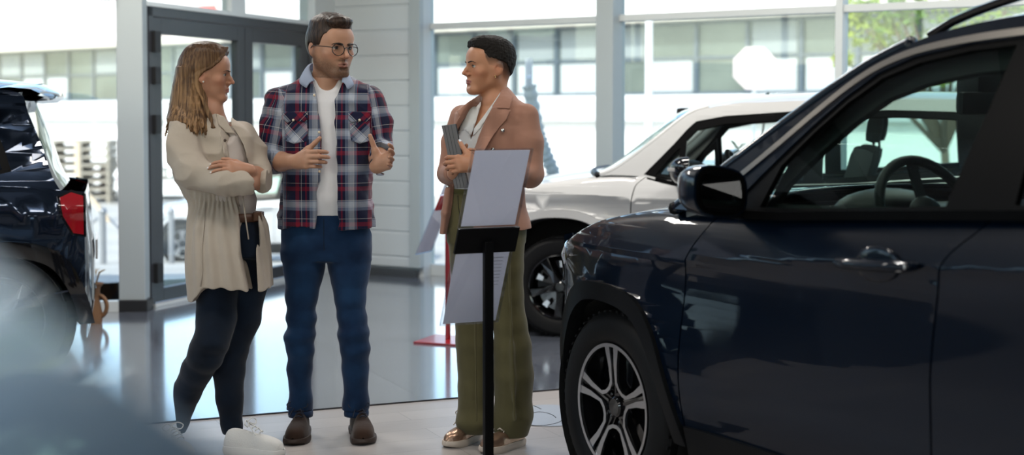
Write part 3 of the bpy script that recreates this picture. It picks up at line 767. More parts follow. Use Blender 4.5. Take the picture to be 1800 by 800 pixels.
        go = curve2(Al + Rl[1:] + Dl[1:], 5)
        bl = [(x, belt(x)) for x in np.linspace(Dl[-1][0], Al[0][0], 40)]
        outer = go + bl[1:-1]
        wins = [curve2(w + [w[0]], 4)[:-1] if S.get('roundwin', True) else w for w in S['windows']]
        opening = curve2(S['opening'] + [S['opening'][0]], 4)[:-1] if S.get('smooth_open') else S['opening']
        patch('body_side_frame', outer, gh, S.get('frame_mat', body), root, holes=[opening], side=sd, flange=0.02)
        # black seals round each window, inside the opening
        patch('window_seal', shrink(opening, 0.001), gh, M_SEAL, root, holes=[w for w in wins], side=sd, off=-0.006, flange=0.02)
        for q, w in enumerate(wins):
            g = patch('side_window', shrink(w, -0.006), gh, S['glass'][q], root, side=sd, off=-0.014, flange=0, step=.1)
        if S.get('inner_frame'):
            patch('door_frame_lining', shrink(S['windows'][0], -.02), gh, M_INT, root, holes=[[(a - .0, b - S['inner_frame'] * min(1, max(0, (b - 1.12) / .12))) for a, b in shrink(S['windows'][0], .010)]], side=sd, off=-0.05, flange=.02)
        if S.get('drip'):
            dl = S['drip']; P = curve2(dl, 6)
            up_ = [(a, b) for a, b in P]; dn = [(a - n_[0] * S['drip_w'], b - n_[1] * S['drip_w']) for (a, b), n_ in zip(P, S['drip_n'](P))]
            patch('window_trim', up_ + list(reversed(dn)), gh, M_CHROME, root, side=sd, off=0.006, flange=0.006, step=.05)
        if S.get('belt_trim', True):
            xs_ = np.linspace(S['belt_trim_x'][0], S['belt_trim_x'][1], 30)
            o = [(x, belt(x) + 0.012) for x in xs_] + [(x, belt(x) - 0.014) for x in reversed(xs_)]
            patch('belt_moulding', o, lambda x, z: gh(x, belt(x)) + 0.006, M_SEAL, root, side=sd, flange=0.012)
        # door handles
        for hx, hz in S['handles']:
            y = low(hx, hz); L = 0.285
            M1 = Matrix.Translation((hx, sd * (y + 0.0), hz)) @ Matrix.Rotation(S.get('handle_tilt', 0.05), 4, 'Y')
            c = MB(); c.ball(None, 1, M=M1 @ Matrix.Translation((.01, 0, 0)) @ Matrix.Diagonal((0.085, 0.009, 0.050, 1)), u=24, v=12)
            dpar = door if hx > seamM[0][0] else door2
            c.build('handle_recess', M_GBLACK if S['dark_recess'] else body, dpar, smooth=True)
            h = MB(); pts = [(-L / 2, 0.004), (-L / 2 + .02, 0.030), (-L * .25, 0.040), (0, 0.043), (L * .25, 0.040), (L / 2 - .02, 0.030), (L / 2, 0.004)]
            h.tube([M1 @ Vector((a, sd * b_, 0)) for a, b_ in pts], [.014, .022, .024, .024, .024, .022, .014], 12, flat=0.7, up=(0, 0, 1))
            ho = h.build('door_handle', body, dpar, smooth=True)
            if S['key_cap']:
                k = MB(); k.ball(None, 1, M=M1 @ Matrix.Translation((-L * .37, sd * .040, 0)) @ Matrix.Diagonal((.034, .012, .016, 1)), u=16, v=10); k.build('lock_cover', M_RIMS, ho, smooth=True)
        # side light / headlamp corner
        patch('headlamp_side', S['lamp_side'], low, M_LAMPG, root, side=sd, off=0.004, flange=.01)
        if S.get('tail_side'):
            patch('tail_lamp', S['tail_side'], low, M_RED, root, side=sd, off=0.008, flange=.02, step=.03)
            patch('tail_lamp_surround', shrink(S['tail_side'], -.012), low, M_GBLACK, root, side=sd, off=0.003, flange=.02, step=.03)
    # ---------------- fascia front and rear
    def fascia(nm, zs, xfun, xs0, sg, m, p=2.6, q=1.7, lo=None, u0=-1.0, u1=1.0, off=0.0, par=None):
        rows = []
        for z in zs:
            row = []
            for u in np.linspace(u0, u1, 41):
                ye = low(xs0, min(z, top(xs0) - .05)); xx = xs0 + (xfun(z) - xs0) * (1 - abs(u) ** p) ** (1 / q)
                row.append((xx + off * sg, u * ye, z))
            rows.append(row)
        b = MB(); b.grid(rows); return b.build(nm, m, par or root, smooth=True)
    xF = fpts([(z, x) for x, z in S['nose']]); xT = fpts([(z, x) for x, z in S['tail']])
    zh = hood(xfs)
    fascia('front_fascia', np.linspace(S['bump_z'] + .0, zh, 12), xF, xfs, 1, body)
    fascia('front_bumper', np.linspace(0.20, S['bump_z'], 8), xF, xfs, 1, M_CLAD)
    fascia('grille', np.linspace(zh - .22, zh - .06, 5), xF, xfs, 1, M_GBLACK, u0=-.62, u1=.62, off=.012)
    for k in range(7):
        gb = MB()
        u = -0.5 + k / 6.0; ye = low(xfs, zh - .1); x = xfs + (xF(zh - .14) - xfs) * (1 - abs(u) ** 2.6) ** (1 / 1.7)
        gb.box((x + .02, u * ye, zh - .14), (.02, .045, .12), bev=.006)
        gb.build('grille_bar', M_CHROME, root)
    for s_ in (-1, 1): fascia('headlamp', np.linspace(zh - .19, zh - .05, 5), xF, xfs, 1, M_LAMPG, u0=.66 * s_, u1=.985 * s_, off=.012)
    zt_ = belt(xrs)
    fascia('rear_bumper', np.linspace(0.22, S['bump_zr'], 8), xT, xrs, -1, S.get('rear_bumper_mat', M_CLAD))
    fascia('tailgate', np.linspace(S['bump_zr'], zt_, 8), xT, xrs, -1, body)
    b = MB(); pr = xT(.6) - .01; b.box((pr, 0, (S['bump_zr'] + .14)), (.012, .52, .11), bev=.003); b.build('number_plate', mat('white_plate', (.7, .7, .7), .4), root)
    # ---------------- bonnet, windscreen, roof, rear window
    rows = []; cw = S['cowl']
    for s in np.linspace(0, 1, 30):
        row = []
        for u in np.linspace(-1, 1, 45):
            x_edge = xfs; x_front = xfs + (xF(zh) - xfs) * (1 - abs(u) ** 2.6) ** (1 / 1.7)
            back = cw + 0.10 * (1 - u * u) 
            x = back + (x_front - back) * s
            xe = min(x, xfs)
            z = hood(xe) - max(0, x - xfs) * 0.22 + S['hcrown'] * (1 - abs(u) ** 2.4) + S.get('dome', .012) * (1 / (1 + math.exp((abs(u) - .62) * 40))) * min(1, (1 - s) * 6 + .3)
            yy = low(xe, hood(xe)); row.append((x, u * yy, z))
        rows.append(row)
    b = MB(); b.grid(rows); b.build('bonnet', body, root, smooth=True, solid=.01)
    A = curve2(S['A'], 6); 
    def cross(P, bulge, name_, m, parent_=root, inset=0.0, du=1.0, sgn=1, inner=None):
        rows = []
        for k, (x, z) in enumerate(P):
            y = gh(x, z) * du; rows.append([(x + sgn * bulge * (1 - u * u), u * y, z + 0.012 * (1 - u * u)) for u in np.linspace(-1, 1, 31)])
        b = MB(); b.grid(rows); return b.build(name_, m, parent_, smooth=True)
    n_a = len(A); cross(A, 0.17, 'windscreen', M_WSH, sgn=1)
    b = MB(); pts = [(x + .17 * (1 - u * u) + .01, u * gh(x, z) * .99, z + .012 * (1 - u * u)) for (x, z) in [A[0]] for u in np.linspace(-1, 1, 25)]
    b.tube(pts, .022, 8); b.build('cowl_panel', M_CLAD, root, smooth=True)
    # A-pillar outer skin bars along the windscreen edge
    for sd in (1, -1):
        b = MB(); b.tube([(x + .004, sd * (gh(x, z) - .020), z + .001) for x, z in A], S.get('apil', .024), 10); b.build('windscreen_pillar', body, root, smooth=True)
        b = MB(); b.tube([(x - .035, sd * (gh(x, z) - .055), z - .03) for x, z in A], .030, 8); b.build('pillar_lining', S.get('lin_mat', M_LINER), root, smooth=True)
    Rl = curve2(S['roof'], 6); rows = []
    for k, (x, z) in enumerate(Rl):
        s = k / (len(Rl) - 1); y = gh(x, z)
        bl = 0.17 * (1 - s) ** 3 * 1.0 - 0.10 * s ** 4
        rows.append([(x + bl * (1 - u * u), u * y, z + 0.012 * (1 - u * u) + S['rcrown'] * (1 - abs(u) ** 2.5) * (math.sin(PI * min(1, .08 + s * 2.2) / 2))) for u in np.linspace(-1, 1, 35)])
    b = MB(); b.grid(rows); b.build('roof', S.get('roof_mat', body), root, smooth=True)
    rows2 = [[(p[0], p[1] * .97, p[2] - .035) for p in row] for row in rows]
    b = MB(); b.grid(rows2); b.build('headliner', S.get('lin_mat', M_LINER), root, smooth=True)
    D = curve2(S['D'], 6); cross(D, S.get('rbulge', .10), 'rear_window', M_PRIV, sgn=-1)
    if S.get('spoiler'):
        x, z = S['roof'][-1]; yy = gh(x, z); rows = []
        for s, (dx, dz) in enumerate(((.18, .012), (.05, .030), (-.06, .020), (-.15, -.022), (-.155, -.040), (-.06, -.045), (.05, -.03))):
            rows.append([(x + dx - .05 * (1 - abs(u) ** 3), u * (yy + .012 - .02 * (s in (3, 4))), z + dz + .035 * (1 - u * u)) for u in np.linspace(-1, 1, 25)])
        b = MB(); b.grid(rows); b.build('roof_spoiler', S.get('roof_mat', body), root, smooth=True, angle=50)
    if S.get('rails'):
        x0, x1 = S['rails']; zr = fpts(S['roof'] + [S['A'][-2]])
        for sd in (1, -1):
            pts = []
            for t in np.linspace(0, 1, 22):
                x = x0 + (x1 - x0) * t; lift = S.get('rail_h', .045) * min(1, t * 5, (1 - t) * 5) ** .7 if 0 < t < 1 else 0
                pts.append((x, sd * (gh(x, zr(x)) - .035), zr(x) + .012 + lift))
            b = MB(); b.tube(pts, .016, 10, flat=.8)
            for t in (.5,): 
                x = x0 + (x1 - x0) * t; b.box((x, sd * (gh(x, zr(x)) - .035), zr(x) + .02), (.07, .022, .05), bev=.005)
            b.build('roof_rail', M_GBLACK, root, smooth=True, angle=40)
    # ---------------- mirrors
    for sd in (1, -1):
        mx_, my, mz = S['mirror']; sx, sy, sz = S.get('mirror_s', (.085, .115, .072))
        t = MB(); seg = []
        rows = []
        for k, (f, g) in enumerate(((-.62, .93), (-.60, 1.0), (-.3, 1.0), (.1, .96), (.5, .80), (.8, .55), (.97, .25), (1.0, .02))):
            row = []
            for q in range(28):
                a = 2 * PI * q / 28; ca, sa = math.cos(a), math.sin(a); n_ = 3.4
                rr = (abs(ca) ** n_ + abs(sa) ** n_) ** (-1 / n_)
                yy = ca * rr * sy * g; zz = sa * rr * sz * g
                if ca < 0: zz *= 1.0 + .1 * ca
                row.append((mx_ + f * sx + yy * -0.18, sd * (my + yy), mz + zz + .012 * ca))
            rows.append(row)
        t.grid(rows, closeu=True); t.bm.faces.new([v for v in t.bm.verts][-28:])
        mo = t.build('wing_mirror', S.get('mirror_mat', body), root, smooth=True, angle=60)
        g = MB(); ring = []
        for q in range(28):
            a = 2 * PI * q / 28; ca, sa = math.cos(a), math.sin(a); rr = (abs(ca) ** 3.4 + abs(sa) ** 3.4) ** (-1 / 3.4)
            yy = ca * rr * sy * .93; ring.append((mx_ - .60 * sx - yy * .18, sd * (my + yy), mz + sa * rr * sz * .93 + .012 * ca))
        g.prism(ring, (.006, 0, 0)); g.build('mirror_back', M_SEAL, mo)
        g = MB(); ring = [(p[0] - .004, sd * (my + (sd * p[1] - my) * .84), mz + (p[2] - mz) * .82) for p in ring]; g.prism(ring, (.003, 0, 0)); g.build('mirror_glass', M_MIRR, mo)
        b = MB(); b.tube([(mx_ + .01, sd * (my - sy * .7), mz - sz * .75), (mx_ + .03, sd * (my - sy * 1.2), mz - sz * .95), (mx_ + .06, sd * (gh(mx_, belt(mx_)) - .01), belt(mx_ + .06) + .02)], [.034, .030, .036], 12, flat=.7); b.build('mirror_arm', M_SEAL, mo, smooth=True)
        if S.get('mirror_lamp'):
            b = MB(); b.box((mx_ + sx * .5, sd * (my + .02), mz + .012), (.06, .15, .022), bev=.004); b.build('indicator_strip', M_RIMS, mo)
    # ---------------- wheels
    wheel(root, 0, (hw - S['wheel_in']), r, rim, 1, S['wheel'], S.get('steer', 0)); wheel(root, -wb, (hw - S['wheel_in']), r, rim, 1, S['wheel'])
    wheel(root, 0, -(hw - S['wheel_in']), r, rim, -1, S['wheel'], S.get('steer', 0)); wheel(root, -wb, -(hw - S['wheel_in']), r, rim, -1, S['wheel'])
    b = MB(); b.box(((xf + xr) / 2, 0, .27), (xf - xr - .5, hw * 2 - .55, .14)); b.box((-wb / 2, 0, .30), (wb - 1.0, hw * 2 - .14, .12)); b.build('underbody', M_WELL, root)
    # ---------------- cabin
    zb0 = S['belt'][0][1]; c0 = S['A'][0][0]
    da = MB()
    rows = []
    for t in np.linspace(0, 1, 9):
        x = c0 + .02 - .62 * t; rows.append([(x + .1 * (1 - u * u), u * (S['gw'] - .07), zb0 - .02 + .03 * math.sin(PI * t) - (.10 * max(0, t - .8) * 5) ** 1.0) for u in np.linspace(-1, 1, 21)])
    da.grid(rows); da.box((c0 - .55, 0, zb0 - .22), (.12, S['gw'] * 2 - .2, .3), bev=.02)
    da.build('dashboard', M_INT, root, smooth=True, angle=50)
    b = MB(); b.ball((c0 - .48, .37, zb0 + .01), (.12, .20, .075)); b.build('instrument_hood', M_INT, root, smooth=True)
    for sd in (1, -1):        # inner door tops and shell
        b = MB(); b.grid([[(x, sd * (gh(x, belt(x)) - .02), belt(x) + .004), (x, sd * (gh(x, belt(x)) - .11), belt(x) - .02), (x, sd * (gh(x, belt(x)) - .13), .45)] for x in np.linspace(c0 - .1, S['D'][-1][0] + .1, 20)]); b.build('door_lining', M_INT, root, smooth=True, angle=50)
    sx_ = S['steer_w']
    M1 = Matrix.Translation(sx_) @ Matrix.Rotation(rad(-66), 4, 'Y')
    b = MB(); ring = [M1 @ Vector((.185 * math.cos(2 * PI * k / 36), .185 * math.sin(2 * PI * k / 36), 0)) for k in range(37)]
    b.tube(ring, .0165, 10, caps=False)
    so = b.build('steering_wheel', M_INT, root, smooth=True)
    b = MB(); b.ball(None, 1, M=M1 @ Matrix.Diagonal((.065, .07, .025, 1)))
    for a in (0, 90, 270): b.bar(M1 @ Vector((0, 0, -.005)), M1 @ Vector((.175 * math.cos(rad(a)), .175 * math.sin(rad(a)), -.002)), .035, .012)
    b.bar(M1 @ Vector((0, 0, 0)), M1 @ Vector((0, 0, -.35)), .05); b.build('steering_hub', M_INT, so, smooth=True, angle=40)
    def seat(x, y, w_, par=root):
        b = MB(); zc_ = zb0 - .46
        b.box(None, (.50, w_, .15), M=Matrix.Translation((x, y, zc_)) @ Matrix.Rotation(-.08, 4, 'Y'), bev=.05)
        so_ = b.build('seat', M_SEAT, par, smooth=True, angle=60)
        b = MB(); b.box(None, (.14, w_, .60), M=Matrix.Translation((x - .33, y, zc_ + .34)) @ Matrix.Rotation(-.28, 4, 'Y'), bev=.055); b.build('backrest', M_SEAT, so_, smooth=True, angle=60)
        n = max(1, round(w_ / .5))
        for k in range(n):
            yy = y + (k - (n - 1) / 2) * (w_ / n)
            b = MB(); b.box(None, (.09, .25, .17), M=Matrix.Translation((x - .46, yy, zc_ + .745)) @ Matrix.Rotation(-.15, 4, 'Y'), bev=.045); b.box((x - .455, yy - .06, zc_ + .65), (.012, .012, .12)); b.box((x - .455, yy + .06, zc_ + .65), (.012, .012, .12)); b.build('headrest', M_SEAT, so_, smooth=True, angle=60)
    sx0 = S['seat_x']; seat(sx0, .37, .50); seat(sx0, -.37, .50); seat(sx0 - .86, 0, 1.15)
    b = MB(); b.box((-wb * .5 - .2, 0, .42), (wb * .72, hw * 2 - .35, .04)); b.build('cabin_floor', M_SEAT, root)
    xm, zm = A[int(len(A) * .68)]; b = MB(); b.box((xm + .08, .02, zm - .045), (.035, .25, .075), bev=.02); b.box((xm + .12, 0, zm + .01), (.10, .14, .10), bev=.03); b.build('rear_view_mirror', M_INT, root, smooth=True, angle=50)
    return root

def perp(P):
    out = []
    for i in range(len(P)):
        a = Vector(P[max(i - 1, 0)]); b = Vector(P[min(i + 1, len(P) - 1)]); t = (b - a).normalized(); n = Vector((t.y, -t.x))
        if n.y < 0: n = -n
        out.append(n)
    return out

ARCH_O = [(-.475, .30), (-.435, .40), (-.365, .55), (-.305, .66), (-.20, .755), (-.03, .790), (.16, .782), (.29, .705), (.375, .585), (.445, .44), (.475, .33)]
ARCH_I = [(-.405, .30), (-.375, .39), (-.315, .52), (-.262, .61), (-.17, .695), (-.02, .727), (.13, .718), (.24, .652), (.32, .545), (.385, .42), (.41, .33)]
BLUE = dict(hw=.905, wb=2.636, r=.345, rim=.232, front=.80, rear=-3.50, side_front=.56, side_rear=-3.22, taper_f=.05, tf=.42, taper_r=-2.5, tr=.16,
    hood=[(.80, .86), (.56, .915), (.434, .930), (.2, .995), (-.06, 1.040), (-.3, 1.065), (-.56, 1.078), (-.9, 1.085)],
    belt=[(-.30, 1.068), (-.56, 1.078), (-.844, 1.083), (-1.23, 1.107), (-1.61, 1.130), (-1.83, 1.143), (-2.4, 1.17), (-3.0, 1.185), (-3.5, 1.16)],
    crease=lambda x: .882 - .070 * x if x > -2.6 else 1.064, gw=.872, clad_z=.36, bump_z=.60, bump_zr=.62,
    arch_out=ARCH_O, arch_in=ARCH_I, well=.395, flare=M_CLAD,
    seam_f=[(-.575, 1.070), (-.56, 1.04), (-.50, .94), (-.470, .80), (-.452, .65), (-.455, .50), (-.47, .36)],
    seam_m=[(-1.715, 1.12), (-1.685, 1.09), (-1.61, 1.015), (-1.578, .90), (-1.560, .73), (-1.565, .55), (-1.57, .36)],
    seam_r=[(-2.62, 1.16), (-2.58, 1.12), (-2.47, .98), (-2.36, .82), (-2.20, .62), (-2.12, .48), (-2.09, .36)],
    cowl=-.56, tail_x=-2.9,
    A=[(-.36, 1.075), (-.50, 1.160), (-.665, 1.262), (-.842, 1.372), (-.98, 1.455), (-1.12, 1.530), (-1.26, 1.585)],
    roof=[(-1.26, 1.585), (-1.45, 1.625), (-1.75, 1.648), (-2.2, 1.645), (-2.7, 1.61), (-3.08, 1.56)],
    D=[(-3.08, 1.56), (-3.2, 1.42), (-3.34, 1.25), (-3.40, 1.165)],
    opening=[(-.665, 1.085), (-.75, 1.165), (-.835, 1.245), (-.96, 1.355), (-1.06, 1.435), (-1.17, 1.505), (-1.30, 1.548), (-1.5, 1.575), (-1.8, 1.59), (-2.2, 1.58), (-2.6, 1.535), (-2.85, 1.46), (-2.95, 1.35), (-3.0, 1.20), (-2.6, 1.178), (-2.2, 1.164), (-1.83, 1.148), (-1.61, 1.135), (-1.23, 1.112), (-.844, 1.088)],
    windows=[[(-.815, 1.105), (-.862, 1.232), (-.97, 1.335), (-1.075, 1.42), (-1.19, 1.49), (-1.32, 1.530), (-1.5, 1.556), (-1.655, 1.565), (-1.63, 1.40), (-1.597, 1.25), (-1.575, 1.150), (-1.23, 1.125), (-.95, 1.108)],
             [(-1.80, 1.165), (-1.80, 1.40), (-1.82, 1.568), (-2.2, 1.558), (-2.42, 1.52), (-2.52, 1.35), (-2.53, 1.20), (-2.2, 1.178)],
             [(-2.62, 1.21), (-2.62, 1.38), (-2.58, 1.49), (-2.75, 1.44), (-2.85, 1.34), (-2.88, 1.23)]],
    roundwin=False, inner_frame=.05, glass=[M_CGLASS, M_PRIV, M_PRIV], hcrown=.055, rcrown=.05, spoiler=True, rails=(-1.30, -2.95),
    drip=[(-.50, 1.105), (-.655, 1.19), (-.80, 1.290), (-.95, 1.403), (-1.08, 1.492), (-1.20, 1.548), (-1.35, 1.583), (-1.6, 1.606), (-1.9, 1.612), (-2.3, 1.597), (-2.7, 1.54)], drip_w=.020, drip_n=perp,
    belt_trim_x=(-.70, -3.0), handles=[(-1.385, .985), (-2.28, 1.03)], key_cap=True, dark_recess=False,
    lamp_side=[(.545, .80), (.545, .895), (.40, .885), (.30, .86), (.40, .82)], tail_side=[(-3.20, .90), (-3.20, 1.12), (-2.95, 1.13), (-2.92, 1.05), (-3.05, .93)],
    nose=[(.72, .20), (.78, .40), (.80, .60), (.76, .80), (.70, .92)], tail=[(-3.42, .2), (-3.5, .45), (-3.5, .62), (-3.44, .9), (-3.38, 1.18)],
    mirror=(-.75, 1.0, 1.155), mirror_s=(.10, .115, .078), steer_w=(-1.02, .37, 1.075), seat_x=-1.55, wheel='split', wheel_in=.035)
def spec(base, **kw):
    d = dict(base); d.update(kw); return d
B_ANG = rad(180 - 61.5)
BO = (1.1186, 5.4451)
build_car('car', 'dark blue SUV at the right, its front wheel turned to the camera', BO, B_ANG, BLUE, paint('deep_blue_paint', (0.0005, 0.0042, 0.0125), metal=0.0, rough=0.35))

# ---- pale grey car behind the group, front towards the camera's left
AW_O = [(-.50, .30), (-.46, .45), (-.40, .60), (-.31, .715), (-.17, .785), (0, .805), (.17, .785), (.30, .72), (.39, .61), (.45, .46), (.48, .33)]
AW_I = [(-.455, .30), (-.42, .44), (-.365, .57), (-.28, .675), (-.155, .738), (0, .755), (.155, .738), (.27, .68), (.355, .58), (.41, .44), (.44, .33)]
WHITE = spec(BLUE, hw=.885, wb=2.50, r=.315, rim=.205, front=.78, rear=-3.20, side_front=.50, side_rear=-2.95, taper_r=-2.4,
    hood=[(.78, .85), (.50, .90), (.30, .935), (.12, .958), (-.08, .990), (-.36, 1.018), (-.9, 1.03)],
    belt=[(-.20, 1.02), (-.36, 1.020), (-.53, 1.012), (-.65, .985), (-.80, .962), (-1.2, .955), (-1.8, .975), (-2.4, 1.02), (-3.0, 1.06), (-3.3, 1.05)],
    crease=lambda x: .86 + .0 * x, gw=.815, clad_z=.36, bump_z=.56, bump_zr=.56, arch_out=AW_O, arch_in=AW_I, well=.43, swell=.02,
    seam_f=[(-.545, 1.012), (-.515, .99), (-.478, .945), (-.460, .82), (-.456, .65), (-.46, .50), (-.47, .36)],
    seam_m=[(-1.56, .965), (-1.55, .93), (-1.53, .85), (-1.52, .75), (-1.52, .6), (-1.52, .5), (-1.52, .36)],
    seam_r=[(-2.45, 1.01), (-2.42, .97), (-2.32, .87), (-2.20, .75), (-2.08, .60), (-2.04, .5), (-2.03, .36)],
    cowl=-.36, tail_x=-2.8,
    A=[(-.25, 1.015), (-.36, 1.062), (-.55, 1.206), (-.706, 1.340), (-.80, 1.405), (-.90, 1.437)],
    roof=[(-.90, 1.437), (-1.08, 1.462), (-1.56, 1.480), (-2.1, 1.482), (-2.6, 1.47), (-2.88, 1.45)],
    D=[(-2.88, 1.45), (-3.0, 1.30), (-3.07, 1.16), (-3.10, 1.06)],
    opening=[(-.525, 1.025), (-.60, 1.105), (-.70, 1.215), (-.77, 1.300), (-.825, 1.352), (-1.0, 1.385), (-1.44, 1.415), (-2.0, 1.42), (-2.5, 1.405), (-2.66, 1.36), (-2.68, 1.08), (-2.4, 1.04), (-1.8, .990), (-1.2, .968), (-.80, .975), (-.65, .997)],
    windows=[[(-.60, 1.025), (-.66, 1.105), (-.735, 1.19), (-.735, .985), (-.66, 1.005)],
             [(-.775, .985), (-.775, 1.235), (-.835, 1.300), (-1.0, 1.335), (-1.49, 1.370), (-1.49, .985), (-1.1, .98)],
             [(-1.60, 1.01), (-1.60, 1.375), (-2.05, 1.38), (-2.36, 1.365), (-2.38, 1.07)]],
    glass=[M_CLEAR, M_CLEAR, M_CLEAR], hcrown=.035, rcrown=.045, spoiler=False, rails=None, drip=None, belt_trim_x=(-.60, -2.65),
    handles=[(-1.33, .86)], key_cap=False, lamp_side=[(.49, .78), (.49, .86), (.36, .86), (.30, .83)], tail_side=[(-2.94, .85), (-2.94, 1.0), (-2.75, 1.0), (-2.75, .87)],
    nose=[(.70, .20), (.76, .40), (.78, .60), (.74, .80), (.68, .93)], tail=[(-3.15, .2), (-3.2, .45), (-3.2, .62), (-3.15, .9), (-3.10, 1.08)],
    mirror=(-.79, .985, 1.055), mirror_s=(.075, .12, .085), mirror_mat=M_GBLACK, mirror_lamp=True, steer_w=(-1.05, .37, .99), seat_x=-1.42, wheel='rivet', wheel_in=.04, apil=.02)
P_WHITE = paint('pale_grey_paint', (0.50, 0.50, 0.50), rough=0.45)
WHITE['flare'] = P_WHITE
W_ANG = rad(163)
def origin_for(px, py, Y, ang, lat):      # place a car by the outer face of its front wheel hub
    p = at(px, py, Y); L_ = Vector((-math.sin(ang), math.cos(ang), 0)); return (p.x - L_.x * lat, p.y - L_.y * lat)
build_car('car', 'pale grey car with black wheels behind the woman in the blazer', origin_for(983, 520, 8.85, W_ANG, .845), W_ANG, WHITE, P_WHITE)

M_DGL = mat('near_black_glass', (.030, .045, .080), .04, metal=.8, coat=1.0)
# ---- glossy black car cut off by the left edge of the photo (its rear end shows)
AL_O = [(-.47, .30), (-.44, .43), (-.385, .575), (-.30, .68), (-.17, .735), (0, .748), (.17, .735), (.30, .68), (.385, .575), (.44, .43), (.47, .33)]
AL_I = [(-.395, .30), (-.37, .41), (-.325, .52), (-.255, .61), (-.145, .655), (0, .668), (.145, .655), (.255, .61), (.325, .52), (.37, .41), (.395, .33)]
LEFT = spec(BLUE, wb=2.63, rear=-3.10, side_rear=-3.055, taper_r=-2.75, tr=.10, r=.335, arch_out=AL_O, arch_in=AL_I, well=.38, clad_z=.33, flare=M_GBLACK,
    belt=[(-.30, 1.03), (-.56, 1.03), (-1.2, 1.03), (-1.8, 1.035), (-2.4, 1.035), (-2.75, 1.02), (-3.1, .985)],
    crease=lambda x: .90, seam_r=[(-2.43, 1.03), (-2.33, .97), (-2.25, .86), (-2.17, .74), (-2.09, .58), (-2.09, .5), (-2.09, .36)], tail_x=-2.6,
    roof=[(-1.26, 1.50), (-1.45, 1.53), (-1.75, 1.55), (-2.2, 1.545), (-2.5, 1.53), (-2.73, 1.505)],
    A=[(-.36, 1.03), (-.50, 1.10), (-.665, 1.19), (-.842, 1.30), (-.98, 1.38), (-1.12, 1.45), (-1.26, 1.50)],
    D=[(-2.73, 1.505), (-2.78, 1.40), (-2.85, 1.22), (-2.90, 1.07), (-2.94, .998)],
    opening=[(-.665, 1.045), (-.75, 1.10), (-.835, 1.17), (-.96, 1.28), (-1.06, 1.36), (-1.17, 1.42), (-1.30, 1.46), (-1.5, 1.48), (-2.0, 1.49), (-2.4, 1.465), (-2.56, 1.44), (-2.62, 1.33), (-2.67, 1.20), (-2.70, 1.10), (-2.60, 1.075), (-2.2, 1.065), (-1.6, 1.05), (-1.1, 1.045)],
    windows=[[(-.815, 1.06), (-.97, 1.24), (-1.19, 1.39), (-1.32, 1.43), (-1.62, 1.455), (-1.60, 1.07)], [(-1.72, 1.07), (-1.72, 1.46), (-2.2, 1.46), (-2.30, 1.40), (-2.36, 1.09)],
             [(-2.42, 1.095), (-2.40, 1.42), (-2.54, 1.40), (-2.60, 1.27), (-2.655, 1.11)]],
    glass=[M_CGLASS, M_PRIV, M_PRIV], rails=None, drip=None, belt_trim_x=(-.7, -2.6), handles=[(-1.385, .93), (-2.18, .95)], key_cap=False,
    hood=[(.80, .84), (.56, .88), (.434, .90), (.2, .95), (-.06, .99), (-.3, 1.01), (-.56, 1.03), (-.9, 1.04)],
    tail=[(-3.07, .2), (-3.10, .40), (-3.10, .60), (-3.085, .80), (-3.06, 1.01)], tail_side=[(-3.05, .77), (-3.05, .97), (-2.99, .99), (-2.935, .965), (-2.95, .87), (-3.0, .78)],
    bump_zr=.50, rear_bumper_mat=M_GBLACK, wheel='black', steer_w=(-1.13, .37, .99), seat_x=-1.22, mirror=(-.70, 1.0, 1.09))
build_car('car', 'glossy black car at the left edge showing its rear end and red tail lamp', (-5.382, 7.315), rad(196), spec(LEFT, rbulge=.02, glass=[M_CGLASS, M_DGL, M_DGL]), paint('black_blue_paint', (0.022, 0.034, 0.060), metal=.8, rough=.16))
